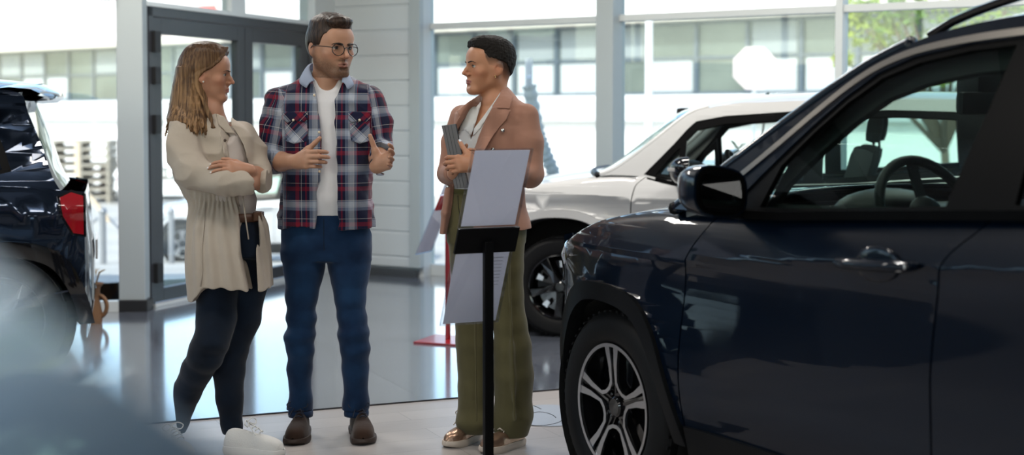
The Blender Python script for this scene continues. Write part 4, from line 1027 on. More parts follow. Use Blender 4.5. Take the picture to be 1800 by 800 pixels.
# ================================================================== implicit-surface modelling (bodies, clothes, hair)
from mathutils.geometry import tessellate_polygon
def np3(v): return np.array([v[0], v[1], v[2]], dtype=np.float64)
class Vol:
    def __init__(s, lo, hi, h):
        s.lo = np3(lo); s.h = h; s.n = np.maximum(4, np.ceil((np3(hi) - s.lo) / h).astype(int) + 1)
        s.D = np.full(tuple(s.n), 0.5, dtype=np.float32)
    def sub(s, lo, hi):
        a = np.clip(np.floor((np3(lo) - s.lo) / s.h).astype(int), 0, s.n - 1); b = np.clip(np.ceil((np3(hi) - s.lo) / s.h).astype(int) + 1, 1, s.n)
        if (b - a).min() <= 0: return None
        ax = [(s.lo[i] + s.h * np.arange(a[i], b[i])).astype(np.float32) for i in range(3)]
        return tuple(slice(a[i], b[i]) for i in range(3)), ax[0][:, None, None], ax[1][None, :, None], ax[2][None, None, :]
    def put(s, sl, v, k, op):
        d = s.D[sl]
        if op == 'add':
            if k > 0: hh = np.maximum(k - np.abs(d - v), 0) / k; s.D[sl] = np.minimum(d, v) - hh * hh * k * 0.25
            else: s.D[sl] = np.minimum(d, v)
        elif op == 'cut':
            v = -v
            if k > 0: hh = np.maximum(k - np.abs(d - v), 0) / k; s.D[sl] = np.maximum(d, v) + hh * hh * k * 0.25
            else: s.D[sl] = np.maximum(d, v)
    def cone(s, a, b, ra, rb, k=0.02, fy=1.0, op='add', fx=1.0):
        a, b = np3(a), np3(b); R = max(ra, rb) * max(1, fy, fx) + k + 0.02
        q = s.sub(np.minimum(a, b) - R, np.maximum(a, b) + R)
        if q is None: return s
        sl, X, Y, Z = q; ba = b - a; l2 = max(1e-9, float(ba @ ba))
        X = X - a[0]; Y = Y - a[1]; Z = Z - a[2]
        t = np.clip((X * ba[0] + Y * ba[1] + Z * ba[2]) / l2, 0, 1)
        vx = (X - ba[0] * t) / fx; vy = (Y - ba[1] * t) / fy; vz = Z - ba[2] * t
        r = ra + (rb - ra) * t
        s.put(sl, np.sqrt(vx * vx + vy * vy + vz * vz) - r, k, op); return s
    def chain(s, pts, rs, k=0.02, fy=1.0, op='add', fx=1.0):
        for i in range(len(pts) - 1): s.cone(pts[i], pts[i + 1], rs[i], rs[i + 1], k, fy, op, fx)
        return s
    def ell(s, c, r, R=None, k=0.02, op='add'):
        c = np3(c); r = np3(r) if hasattr(r, '__len__') else np.array([r, r, r]); m = r.max() + k + 0.015
        q = s.sub(c - m, c + m)
        if q is None: return s
        sl, X, Y, Z = q; X = X - c[0]; Y = Y - c[1]; Z = Z - c[2]
        if R is not None:
            X, Y, Z = (X * R[0][0] + Y * R[1][0] + Z * R[2][0], X * R[0][1] + Y * R[1][1] + Z * R[2][1], X * R[0][2] + Y * R[1][2] + Z * R[2][2])
        k0 = np.sqrt((X / r[0]) ** 2 + (Y / r[1]) ** 2 + (Z / r[2]) ** 2); k1 = np.sqrt((X / r[0] ** 2) ** 2 + (Y / r[1] ** 2) ** 2 + (Z / r[2] ** 2) ** 2)
        s.put(sl, (k0 * (k0 - 1.0) / np.maximum(k1, 1e-6)), k, op); return s
    def field(s, fn, op='cut', k=0.0, lo=None, hi=None):
        lo = s.lo if lo is None else lo; hi = s.lo + s.h * s.n if hi is None else hi
        q = s.sub(lo, hi)
        if q is None: return s
        sl, X, Y, Z = q; v = fn(X, Y, Z); s.put(sl, np.broadcast_to(v, s.D[sl].shape).astype(np.float32), k, op); return s
    def warp(s, fn, lo=None, hi=None):      # add a displacement to the field
        q = s.sub(s.lo if lo is None else lo, s.lo + s.h * s.n if hi is None else hi); sl, X, Y, Z = q
        s.D[sl] = s.D[sl] + fn(X, Y, Z).astype(np.float32); return s
    def blur(s, n=1):
        for _ in range(n):
            for ax in range(3):
                D = s.D; P = np.roll(D, 1, ax); Q = np.roll(D, -1, ax); s.D = (0.5 * D + 0.25 * (P + Q)).astype(np.float32)
        return s
    def mesh(s):
        D = s.D; D[0] = D[-1] = 0.5; D[:, 0] = D[:, -1] = 0.5; D[:, :, 0] = D[:, :, -1] = 0.5
        S = D < 0
        c = S[:-1, :-1, :-1].astype(np.int8)
        cnt = np.zeros(c.shape, np.int8)
        for i in (0, 1):
            for j in (0, 1):
                for k in (0, 1): cnt += S[i:S.shape[0] - 1 + i, j:S.shape[1] - 1 + j, k:S.shape[2] - 1 + k]
        act = (cnt > 0) & (cnt < 8); idx = np.argwhere(act); N = len(idx)
        ID = np.full(act.shape, -1, np.int32); ID[act] = np.arange(N)
        cor = [(i, j, k) for i in (0, 1) for j in (0, 1) for k in (0, 1)]
        V = np.stack([D[idx[:, 0] + i, idx[:, 1] + j, idx[:, 2] + k] for i, j, k in cor], 1)
        acc = np.zeros((N, 3)); w = np.zeros(N)
        for a in range(8):
            for b in range(a + 1, 8):
                ca, cb = np.array(cor[a]), np.array(cor[b])
                if np.abs(ca - cb).sum() != 1: continue
                va, vb = V[:, a], V[:, b]; m = (va < 0) != (vb < 0)
                t = np.where(m, va / np.where(m, va - vb, 1), 0)
                p = ca[None] + (cb - ca)[None] * t[:, None]; acc += p * m[:, None]; w += m
        P = s.lo + s.h * (idx + acc / w[:, None])
        F = []
        for ax in range(3):
            A = [slice(None)] * 3; B = [slice(None)] * 3; A[ax] = slice(0, -1); B[ax] = slice(1, None)
            ch = S[tuple(A)] != S[tuple(B)]
            e = np.argwhere(ch); u, v = [(1, 2), (2, 0), (0, 1)][ax]
            e = e[(e[:, u] > 0) & (e[:, v] > 0) & (e[:, u] < S.shape[u] - 1) & (e[:, v] < S.shape[v] - 1)]
            def cell(du, dv):
                q = e.copy(); q[:, u] -= du; q[:, v] -= dv; return ID[q[:, 0], q[:, 1], q[:, 2]]
            quad = np.stack([cell(1, 1), cell(0, 1), cell(0, 0), cell(1, 0)], 1)
            inside = S[e[:, 0], e[:, 1], e[:, 2]]
            quad[~inside] = quad[~inside][:, ::-1]
            F.append(quad)
        return P, np.concatenate(F)
def lap_smooth(P, F, n=2, lam=0.5):
    E = np.concatenate([F[:, [0, 1]], F[:, [1, 2]], F[:, [2, 3]], F[:, [3, 0]]])
    for _ in range(n):
        acc = np.zeros_like(P); w = np.zeros(len(P))
        for c in range(3): acc[:, c] = np.bincount(E[:, 0], P[E[:, 1], c], len(P)) + np.bincount(E[:, 1], P[E[:, 0], c], len(P))
        w = np.bincount(E[:, 0], minlength=len(P)) + np.bincount(E[:, 1], minlength=len(P))
        P = P * (1 - lam) + lam * acc / np.maximum(w, 1)[:, None]
    return P
def npmesh(name, P, F, m, parent=None, origin=(0, 0, 0), col=None, uvw=None):
    P = P - np3(origin)[None]
    me = bpy.data.meshes.new(name); me.vertices.add(len(P)); me.vertices.foreach_set('co', P.astype(np.float32).ravel())
    k = F.shape[1]; me.loops.add(F.size); me.loops.foreach_set('vertex_index', F.astype(np.int32).ravel())
    me.polygons.add(len(F)); me.polygons.foreach_set('loop_start', np.arange(0, F.size, k, dtype=np.int32)); me.polygons.foreach_set('loop_total', np.full(len(F), k, np.int32))
    me.polygons.foreach_set('use_smooth', np.ones(len(F), bool)); me.update(calc_edges=True)
    if col is not None:
        a = me.attributes.new('Col', 'FLOAT_COLOR', 'POINT'); a.data.foreach_set('color', np.concatenate([col, np.ones((len(P), 1))], 1).astype(np.float32).ravel())
    if uvw is not None:
        a = me.attributes.new('Cloth', 'FLOAT_VECTOR', 'POINT'); a.data.foreach_set('vector', uvw.astype(np.float32).ravel())
    me.validate()
    return link(name, me, m, parent)
def wob(P, f, seed=0, n=6, stretch=(1, 1, 1)):     # cheap smooth noise in about -1..1
    r = np.random.RandomState(seed); out = 0
    for i in range(n):
        d = r.normal(size=3); d /= np.linalg.norm(d); d = d * f * (0.6 + 0.9 * r.rand()) * np.array(stretch)
        out = out + np.sin(P[0] * d[0] + P[1] * d[1] + P[2] * d[2] + r.rand() * 6.28 + 0.8 * np.sin(P[0] * d[1] * .7 + P[2] * d[0] * .7 + i))
    return out / n * 1.6

# ------------------------------------------------------------------ heads and hands
class Frame:
    """local axes: x = the figure's image-right when facing the viewer, -y = forward, z = up"""
    def __init__(s, o, yaw, pitch=0.0, roll=0.0, sc=1.0):
        s.o = np3(o); s.sc = sc
        M = Matrix.Rotation(rad(yaw), 3, 'Z') @ Matrix.Rotation(rad(pitch), 3, 'X') @ Matrix.Rotation(rad(roll), 3, 'Y')
        s.R = np.array(M)
    def __call__(s, x, y, z): return s.o + s.R @ (np.array([x, y, z]) * s.sc)
    def inv(s, P): return ((P - s.o) @ s.R) / s.sc
def head_prims(v, f, kind, hair=0.0):
    s = f.sc; m = kind == 'm'; g = hair
    def E(c, r, k=0.02, op='add', rx=0.0):
        R = f.R if rx == 0 else f.R @ np.array(Matrix.Rotation(rad(rx), 3, 'X'))
        v.ell(f(*c), np.array(r) * s + g, R, k * s, op)
    E((0, .014, .150), (.0745, .0945, .080), .02)
    E((0, .045, .125), (.066, .058, .070), .03)
    if hair: return
    E((0, -.030, .110), (.0625, .056, .082), .03)
    E((0, -.062, .155), (.052, .026, .036), .03)
    def K(a, b, ra, rb, k=.02, op='add'): v.cone(f(*a), f(*b), ra * s, rb * s, k * s, op=op)
    jw = .047 if m else .0405
    for q in (-1, 1):
        K((q * jw, .004, .058), (q * .020, -.062, .017), .019 if m else .016, .016, .03)
        K((q * (jw + .004), .004, .058), (q * .062, .004, .10), .018, .016, .03)
        E((q * .041, -.055, .088), (.022, .021, .019), .022)
        E((q * .031, -.052, .060), (.019, .024, .024), .02)
    K((-.013, -.072, .016), (.013, -.072, .016), .016 if m else .0135, .016 if m else .0135, .022)
    K((0, -.04, .03 if m else .034), (0, .0, .035 if m else .042), .035 if m else .029, .04 if m else .036, .03)
    # muzzle, brow, nose
    E((0, -.066, .050), (.027, .022, .024), .02)
    K((-.034, -.073, .1295), (-.008, -.0815, .126), .0095, .009, .014); K((.034, -.073, .1295), (.008, -.0815, .126), .0095, .009, .014)
    for q in (-1, 1): E((q * .0335, -.0995, .1115), (.0175, .0185, .0125), .010, 'cut')
    nb = .0005 if m else -.001
    K((0, -.0815, .124), (0, -.0985, .098), .0068, .0076, .012); K((0, -.0985, .098), (0, -.1105 + nb * -1, .083), .0076, .0094 if m else .0082, .008)
    for q in (-1, 1): E((q * .0120, -.0940, .0785), (.0072, .0100, .0065), .007); E((q * .006, -.101, .0715), (.0028, .0045, .0022), .002, 'cut')
    K((0, -.096, .0765), (0, -.088, .064), .0042, .004, .010)
    K((0, -.074, .126), (0, -.082, .096), .0105, .0125, .008)
    # lids round the eyeballs
    for q in (-1, 1):
        c = f(q * .031, -.0715, .1115); v.ell(c, .01385 * s, None, .004 * s)
        K((q * .0225, -.0860, .1108), (q * .0340, -.0862, .1122), .0046, .0052, .0014, 'cut'); K((q * .0340, -.0862, .1122), (q * .0445, -.0790, .1118), .0052, .0036, .0014, 'cut')
        v.ell(c, .0121 * s, None, .0005, 'cut')
    # lips
    ly = -.0835 if m else -.0858
    for q in (-1, 1):
        K((0, ly - .0040, .0535), (q * .010, ly - .003, .0545), .0046, .0044, .005); K((q * .010, ly - .003, .0545), (q * .0235, ly + .0095, .0500), .0044, .0022, .005)
        K((0, ly - .0025, .0425), (q * .011, ly - .0005, .0435), .0060, .0056, .005); K((q * .011, ly - .0005, .0435), (q * .0225, ly + .0095, .0490), .0056, .0022, .005)
    op_ = .0032 if m else .0006
    K((-.019, ly + .0015, .0487), (0, ly - .0060, .0482), op_ * .5, op_, .002, 'cut'); K((.019, ly + .0015, .0487), (0, ly - .0060, .0482), op_ * .5, op_, .002, 'cut')
    K((-.010, -.088, .0315), (.010, -.088, .0315), .0045, .0045, .010, 'cut')
    # ears
    for q in (-1, 1):
        R = f.R @ np.array(Matrix.Rotation(rad(-14 * 1), 3, 'X')) @ np.array(Matrix.Rotation(rad(-q * 26), 3, 'Z'))
        v.ell(f(q * .0765, .014, .104), np.array((.0075, .0185, .031)) * s, R, .006 * s)
        v.ell(f(q * .0725, .004, .086), np.array((.008, .010, .013)) * s, R, .006 * s)
        v.ell(f(q * .0850, .009, .108), np.array((.0060, .0115, .0205)) * s, R, .002 * s, 'cut'); v.cone(f(q * .0800, .0145, .122), f(q * .0805, .016, .098), .0032 * s, .0026 * s, .003 * s)
        v.cone(f(q * .0765, .004, .101), f(q * .078, .006, .094), .0045 * s, .004 * s, .004 * s)
def face_colour(P, f, skin, lip, kind, beard=None, scalp=None, blush=0.10):
    L = f.inv(P); x, y, z = L[:, 0], L[:, 1], L[:, 2]; C_ = np.tile(np.array(skin), (len(P), 1))
    nearf = (y < .2) & (z > -.1) & (np.abs(x) < .12)
    def mix(m, c):
        nonlocal C_
        m = np.clip(m, 0, 1)[:, None] * nearf[:, None]; C_ = C_ * (1 - m) + np.array(c) * m
    def G(cx, cy, cz, rx, ry, rz): return np.exp(-(((x - cx) / rx) ** 2 + ((y - cy) / ry) ** 2 + ((z - cz) / rz) ** 2))
    red = (skin[0] * 1.02, skin[1] * .72, skin[2] * .68)
    for q in (-1, 1): mix(blush * 4 * G(q * .045, -.065, .082, .022, .03, .018), red); mix(.5 * G(q * .078, .012, .104, .012, .02, .03), red); mix(.35 * G(q * .031, -.08, .112, .018, .02, .012), tuple(c * .72 for c in skin))
    mix(.5 * G(0, -.104, .081, .013, .014, .012), red)
    lz = .0487; wv = np.clip(1 - (np.abs(x) / .0245) ** 2, 0, 1)
    upper = (z > lz) & (z < lz + .0095 * wv ** .7 - .0012 * np.exp(-(x / .003) ** 2)); lower = (z <= lz) & (z > lz - .0120 * wv ** .7)
    mix(((upper | lower) & (y < -.070) & (np.abs(x) < .0245)).astype(float) * .85, lip)
    mix(((np.abs(z - .0485) < .0014) & (y < -.07) & (np.abs(x) < .022)).astype(float) * .7, (.10, .03, .025))
    if kind == 'm' and beard:
        edge = .050 + np.clip((np.abs(x) - .030) * .55, 0, .05)
        b1 = 1 / (1 + np.exp((z - edge) / .006)) * (1 / (1 + np.exp((y - .022) / .008))) * (z > -.006)
        mous = G(0, -.09, .0655, .026, .03, .0055) * 1.2
        nolip = 1 - ((upper | lower) & (y < -.070) & (np.abs(x) < .0245)).astype(float)
        r = np.random.RandomState(3).rand(len(P)) * .3
        mix((b1 * 1.0 + mous) * nolip * (.60 + r - .1 + .30 * G(0, -.08, .03, .035, .05, .030)), beard)
        side = np.exp(-((y - .0) / .014) ** 2) * (z > .05) * (z < .12) * (np.abs(x) > .05); mix(side * .6, beard)
    if scalp is not None:
        mix(scalp(x, y, z), (.035, .024, .020))
    # brows
    return C_
def add_eyes(parent, f, origin, iris=(.10, .06, .03), look=(0, -1, 0)):
    ml = mat('eyelash', (.012, .008, .007), .7); mw = mat('eye_white', (.42, .40, .38), .2, coat=.4); mi = mat('iris_%d' % int(iris[0] * 100), iris, .1, coat=1.0); mp = mat('pupil_black', (.004, .004, .004), .1, coat=1.0)
    for q in (-1, 1):
        c = Vector(f(q * .031, -.0715, .1115)) - Vector(origin); d = Vector(f.R @ np.array(look)).normalized()
        b = MB(); b.ball(c, .0120 * f.sc); eo = b.build('eye', mw, parent, smooth=True)
        q2 = d.to_track_quat('Z', 'Y').to_matrix().to_4x4()
        b = MB(); b.lathe([(.0001, .0126), (.003, .0124), (.0062, .0111), (.0064, .0102)], 20, Matrix.Translation(c) @ q2 @ Matrix.Scale(f.sc, 4)); b.build('iris', mi, eo, smooth=True)
        b = MB(); b.tube([Vector(f(q * .031 + dx, -.0715 - math.sqrt(max(1e-6, .0142 ** 2 - dx * dx - dz * dz)), .1115 + dz)) - Vector(origin) for dx, dz in ((-.0105, .0000), (-.007, .0040), (0, .0058), (.007, .0044), (.0110, .0005))], [.0007, .0012, .0014, .0013, .0008], 6); b.build('eyelashes', ml, eo, smooth=True)
        b = MB(); b.lathe([(.0001, .0129), (.0024, .0127), (.0026, .0121)], 14, Matrix.Translation(c) @ q2 @ Matrix.Scale(f.sc, 4)); b.build('pupil', mp, eo, smooth=True)
def front_of(P, f):
    L = f.inv(P); L = L[(L[:, 1] < -.03) & (L[:, 2] > .0) & (L[:, 2] < .2)]
    def g(x, z):
        d = (L[:, 0] - x) ** 2 + (L[:, 2] - z) ** 2; i = np.argpartition(d, 8)[:8]; return float(np.percentile(L[i, 1], 30))
    return g
def add_brows(parent, f, origin, m, P, thick=.0032, arch=.003, drop=0.0):
    g = front_of(P, f)
    for q in (-1, 1):
        pts = []
        for i, (a, c) in enumerate(((.0110, .1300), (.021, .1305 + arch * .5), (.032, .1310 + arch), (.042, .1295 + arch * .6), (.050, .1255))):
            c = c + drop * (1 - i / 4); pts.append(Vector(f(q * a, g(q * a, c) - .0006, c)) - Vector(origin))
        b = MB(); b.tube(spline(pts, 4), [thick * (.7 + .5 * math.sin(PI * min(1, (i + 2) / 12)) - .6 * max(0, i - 10) / 7) for i in range(17)], 8, flat=.8); b.build('eyebrow', m, parent, smooth=True)
def hand(v, w, d, n, side, sc=1.0, curl=((10, 15, 10),) * 4, spread=(6, 2, -2, -7), thumb=(0.75, 0.55, 0.25), tcurl=(15, 20)):
    """hand from wrist point w: d = finger direction, n = palm normal, side = direction of the thumb"""
    w, d, n, t = np3(w), np3(d), np3(n), np3(side); d = d / np.linalg.norm(d); n = n - d * (n @ d); n /= np.linalg.norm(n); s_ = t - d * (t @ d) - n * (t @ n); s_ /= np.linalg.norm(s_)
    def rot(vec, ax, a): return np.array(Matrix.Rotation(rad(a), 3, Vector(ax)) @ Vector(vec))
    ax = np.cross(d, n)                        # rotating d about ax by + angle moves it towards n
    if rot(d, ax, 10) @ n < 0: ax = -ax
    ax2 = np.cross(d, s_)
    if rot(d, ax2, 10) @ s_ < 0: ax2 = -ax2
    L = [(.044, .026, .020), (.049, .029, .021), (.045, .027, .020), (.035, .021, .018)]; off = (.029, .0095, -.0095, -.0270); bl = (.090, .093, .088, .080)
    R = (.0090, .0092, .0087, .0078); tips = []
    v.cone(w - d * .01, w + d * .02, .0235 * sc, .024 * sc, .02, 1.0)
    for i in range(4):
        b = w + (d * bl[i] + s_ * off[i] - n * .002) * sc
        v.cone(w + (d * .012 + s_ * off[i] * .55) * sc, b, .0165 * sc, .0118 * sc, .012)
    v.cone(w + (d * .03 + n * .004) * sc, w + (d * .072 + n * .002) * sc, .020 * sc, .020 * sc, .02)
    for i in range(4):
        p = w + (d * bl[i] + s_ * off[i] - n * .002) * sc; u = rot(d, ax2, spread[i]); axi = rot(ax, ax2, spread[i]); a = 0; r = R[i] * sc; pts = [p]; rr = [r * 1.08]
        for j in range(3):
            a += curl[i][j]; q = p + rot(u, axi, a) * L[i][j] * sc; pts.append(q); rr.append(r * (1.0, .93, .80)[j]); p = q
        v.cone(pts[0], pts[1], rr[0], rr[1] * .97, .006); v.cone(pts[1], pts[2], rr[1], rr[2] * .97, .002); v.cone(pts[2], pts[3], rr[2], rr[3], .002)
        tips.append((pts[3], rot(u, axi, a), rot(-n, axi, a), rr[3]))
    tb = w + (d * .022 + s_ * .020 + n * .008) * sc
    td = d * thumb[0] + s_ * thumb[1] + n * thumb[2]; td /= np.linalg.norm(td)
    p1 = tb + td * .046 * sc; t2 = rot(td, ax2, -tcurl[0]); p2 = p1 + t2 * .034 * sc; t3 = rot(t2, ax2, -tcurl[1]); p3 = p2 + t3 * .026 * sc
    v.cone(tb, p1, .0175 * sc, .0125 * sc, .014); v.cone(p1, p2, .0118 * sc, .0102 * sc, .004); v.cone(p2, p3, .0102 * sc, .0085 * sc, .003)
    v.cone(w + (d * .02) * sc, p1 - td * .012 * sc, .016 * sc, .013 * sc, .016)
    tips.append((p3, t3, -n * .7 + s_ * .5, .0085 * sc))
    return tips
def add_nails(parent, tips, origin, m):
    for p, d, up, r in tips:
        d = Vector(d).normalized(); up = Vector(up); up = (up - d * up.dot(d)).normalized(); x = d.cross(up)
        M = Matrix((x, d, up)).transposed().to_4x4(); M.translation = Vector(p) - Vector(origin) + up * (r * .80) - d * r * .05
        b = MB(); b.ball(None, 1, M=M @ Matrix.Diagonal((r * .72, r * .95, r * .26, 1)), u=12, v=8); b.build('fingernail', m, parent, smooth=True)

def vcol_mat(name, rough=0.5, sss=0.0, bump=None, spec=0.4, sheen=0.0):
    if name in MATS: return MATS[name]
    m = mat(name, (1, 1, 1), rough, sss=sss, bump=bump, spec=spec, sheen=sheen); nt = m.node_tree
    a = nt.nodes.new('ShaderNodeAttribute'); a.attribute_name = 'Col'; nt.links.new(a.outputs['Color'], nt.nodes['Principled BSDF'].inputs['Base Color']); return m
M_SKIN = vcol_mat('skin', 0.45, sss=0.12, bump=(140, 0.12, 0.002), spec=0.35)
def cloth_mat(name, col, col2=None, scale=900, rough=0.85, fine=0.35, sheen=0.15, big=None, var=None):
    """woven cloth: fine weave bump, soft large variation between two tones"""
    m = mat(name, col, rough, spec=0.2, sheen=sheen); nt = m.node_tree; b = nt.nodes['Principled BSDF']
    tc = nt.nodes.new('ShaderNodeTexCoord'); n1 = nt.nodes.new('ShaderNodeTexNoise'); n1.inputs['Scale'].default_value = scale; n1.inputs['Detail'].default_value = 2
    bp = nt.nodes.new('ShaderNodeBump'); bp.inputs['Strength'].default_value = fine; bp.inputs['Distance'].default_value = 0.0008
    nt.links.new(tc.outputs['Object'], n1.inputs['Vector']); nt.links.new(n1.outputs['Fac'], bp.inputs['Height'])
    n2 = nt.nodes.new('ShaderNodeTexNoise'); n2.inputs['Scale'].default_value = 22; n2.inputs['Detail'].default_value = 3
    b2 = nt.nodes.new('ShaderNodeBump'); b2.inputs['Strength'].default_value = 0.35; b2.inputs['Distance'].default_value = 0.006
    nt.links.new(tc.outputs['Object'], n2.inputs['Vector']); nt.links.new(n2.outputs['Fac'], b2.inputs['Height']); nt.links.new(b2.outputs['Normal'], bp.inputs['Normal']); nt.links.new(bp.outputs['Normal'], b.inputs['Normal'])
    if col2:
        n3 = nt.nodes.new('ShaderNodeTexNoise'); n3.inputs['Scale'].default_value = var or 7; n3.inputs['Detail'].default_value = 5
        r = nt.nodes.new('ShaderNodeValToRGB'); r.color_ramp.elements[0].position = .35; r.color_ramp.elements[1].position = .68
        r.color_ramp.elements[0].color = (*col, 1); r.color_ramp.elements[1].color = (*col2, 1)
        nt.links.new(tc.outputs['Object'], n3.inputs['Vector']); nt.links.new(n3.outputs['Fac'], r.inputs['Fac']); nt.links.new(r.outputs['Color'], b.inputs['Base Color'])
    return m
def hair_mat(name, c1, c2, rough=0.4, scale=(60, 60, 4), roots=None):
    m = mat(name, c1, rough, spec=0.25); nt = m.node_tree; b = nt.nodes['Principled BSDF']
    tc = nt.nodes.new('ShaderNodeTexCoord'); mp = nt.nodes.new('ShaderNodeMapping'); mp.inputs['Scale'].default_value = scale
    n = nt.nodes.new('ShaderNodeTexNoise'); n.inputs['Scale'].default_value = 2.2; n.inputs['Detail'].default_value = 6
    r = nt.nodes.new('ShaderNodeValToRGB'); r.color_ramp.elements[0].color = (*c1, 1); r.color_ramp.elements[1].color = (*c2, 1); r.color_ramp.elements[0].position = .38; r.color_ramp.elements[1].position = .62
    bp = nt.nodes.new('ShaderNodeBump'); bp.inputs['Strength'].default_value = .7; bp.inputs['Distance'].default_value = .004
    nt.links.new(tc.outputs['Object'], mp.inputs['Vector']); nt.links.new(mp.outputs['Vector'], n.inputs['Vector']); nt.links.new(n.outputs['Fac'], r.inputs['Fac']); 
    if roots:                            # darker natural colour near the scalp: (z0, z1, colour)
        sx = nt.nodes.new('ShaderNodeSeparateXYZ'); nt.links.new(tc.outputs['Object'], sx.inputs[0]); mr = nt.nodes.new('ShaderNodeMapRange'); mr.inputs['From Min'].default_value = roots[0]; mr.inputs['From Max'].default_value = roots[1]
        mx = nt.nodes.new('ShaderNodeMix'); mx.data_type = 'RGBA'; mx.inputs[7].default_value = (*roots[2], 1); nt.links.new(sx.outputs[2], mr.inputs['Value']); nt.links.new(mr.outputs['Result'], mx.inputs['Factor']); nt.links.new(r.outputs['Color'], mx.inputs[6]); nt.links.new(mx.outputs[2], b.inputs['Base Color'])
    else: nt.links.new(r.outputs['Color'], b.inputs['Base Color'])
    nt.links.new(n.outputs['Fac'], bp.inputs['Height']); nt.links.new(bp.outputs['Normal'], b.inputs['Normal']); return m
class Px:
    """turns pixels of the photo into points at the figure's distance"""
    def __init__(s, Y0): s.Y0 = Y0; s.k = Y0 / FPX
    def __call__(s, x, y, dy=0.0): return np3(at(x, y, s.Y0 + dy))
    def r(s, w): return w * s.k

def surf_y(S):
    def g(x, z):
        d = (S[:, 0] - x) ** 2 + (S[:, 2] - z) ** 2; i = np.argpartition(d, 6)[:6]; return float(S[i, 1].min())
    g.S = S; return g
def fitted(fy, x0, x1, z0, z1, deg=3):       # smooth polynomial through the front of the garment
    S = fy.S; m = (S[:, 0] > x0) & (S[:, 0] < x1) & (S[:, 2] > z0) & (S[:, 2] < z1); Q = S[m]
    key = np.floor((Q[:, 0] - x0) / .006).astype(int) * 1000 + np.floor((Q[:, 2] - z0) / .006).astype(int); o = np.lexsort((Q[:, 1], key)); first = np.r_[True, key[o][1:] != key[o][:-1]]; Q = Q[o][first]
    cx, cz, sc_ = (x0 + x1) / 2, (z0 + z1) / 2, .1
    def B(x, z): u, w = (x - cx) / sc_, (z - cz) / sc_; return np.stack([u ** a * w ** b for a in range(deg + 1) for b in range(deg + 1 - a)], -1)
    w = np.ones(len(Q))
    for _ in range(6):
        c = np.linalg.lstsq(B(Q[:, 0], Q[:, 2]) * w[:, None], Q[:, 1] * w, rcond=None)[0]; r = Q[:, 1] - B(Q[:, 0], Q[:, 2]) @ c; w = np.where(r > .004, .15, 1.0)
    return lambda x, z: float(B(np.float64(x), np.float64(z)) @ c)
def wrap_patch(name, outline, m, fy, Y0, org, off=.004, rot=0.0, U0=(0, 0), parent=None, th=.004, step=.010, smooth=2, bulge=0.0):
    """piece of cloth with a given outline lying on the surface y = fy(x, z)"""
    Pn = [at(q[0], q[1], Y0) for q in outline]; poly = [Vector((q.x, q.z, 0)) for q in Pn]
    if hasattr(fy, 'S') and smooth: fy = fitted(fy, min(q.x for q in poly) - .012, max(q.x for q in poly) + .012, min(q.y for q in poly) - .012, max(q.y for q in poly) + .012, 3 if len(outline) > 6 else 2)
    tris = tessellate_polygon([poly]); bm = bmesh.new(); vs = [bm.verts.new(q) for q in poly]
    for t in tris: bm.faces.new([vs[i] for i in t])
    for ax in (0, 1):
        lo_, hi_ = min(q[ax] for q in poly), max(q[ax] for q in poly); kk = lo_ + step
        while kk < hi_:
            co = [0, 0, 0]; co[ax] = kk; no = [0, 0, 0]; no[ax] = 1; bmesh.ops.bisect_plane(bm, geom=bm.verts[:] + bm.edges[:] + bm.faces[:], plane_co=co, plane_no=no, dist=1e-5); kk += step
    uv = []; c_, s_ = math.cos(rot), math.sin(rot); bset = {v for e in bm.edges if len(e.link_faces) == 1 for v in e.verts}
    for q in bm.verts:
        x, z = q.co.x, q.co.y; dx, dz = x - U0[0], z - U0[1]; uv.append((c_ * dx - s_ * dz, s_ * dx + c_ * dz, 0)); q.co = Vector((x, fy(x, z) - off - (bulge if q not in bset else 0), z)) - Vector(org)
    for _ in range(smooth): bmesh.ops.smooth_vert(bm, verts=bm.verts, factor=.5, use_axis_x=False, use_axis_z=False, use_axis_y=True)
    me = bpy.data.meshes.new(name); bmesh.ops.recalc_face_normals(bm, faces=bm.faces)
    if bm.faces and sum(f_.normal.y for f_ in bm.faces) > 0:
        for f_ in bm.faces: f_.normal_flip()
    bm.to_mesh(me); bm.free()
    a = me.attributes.new('Cloth', 'FLOAT_VECTOR', 'POINT'); a.data.foreach_set('vector', [c for t in uv for c in t])
    return link(name, me, m, parent, smooth=True, solid=th)
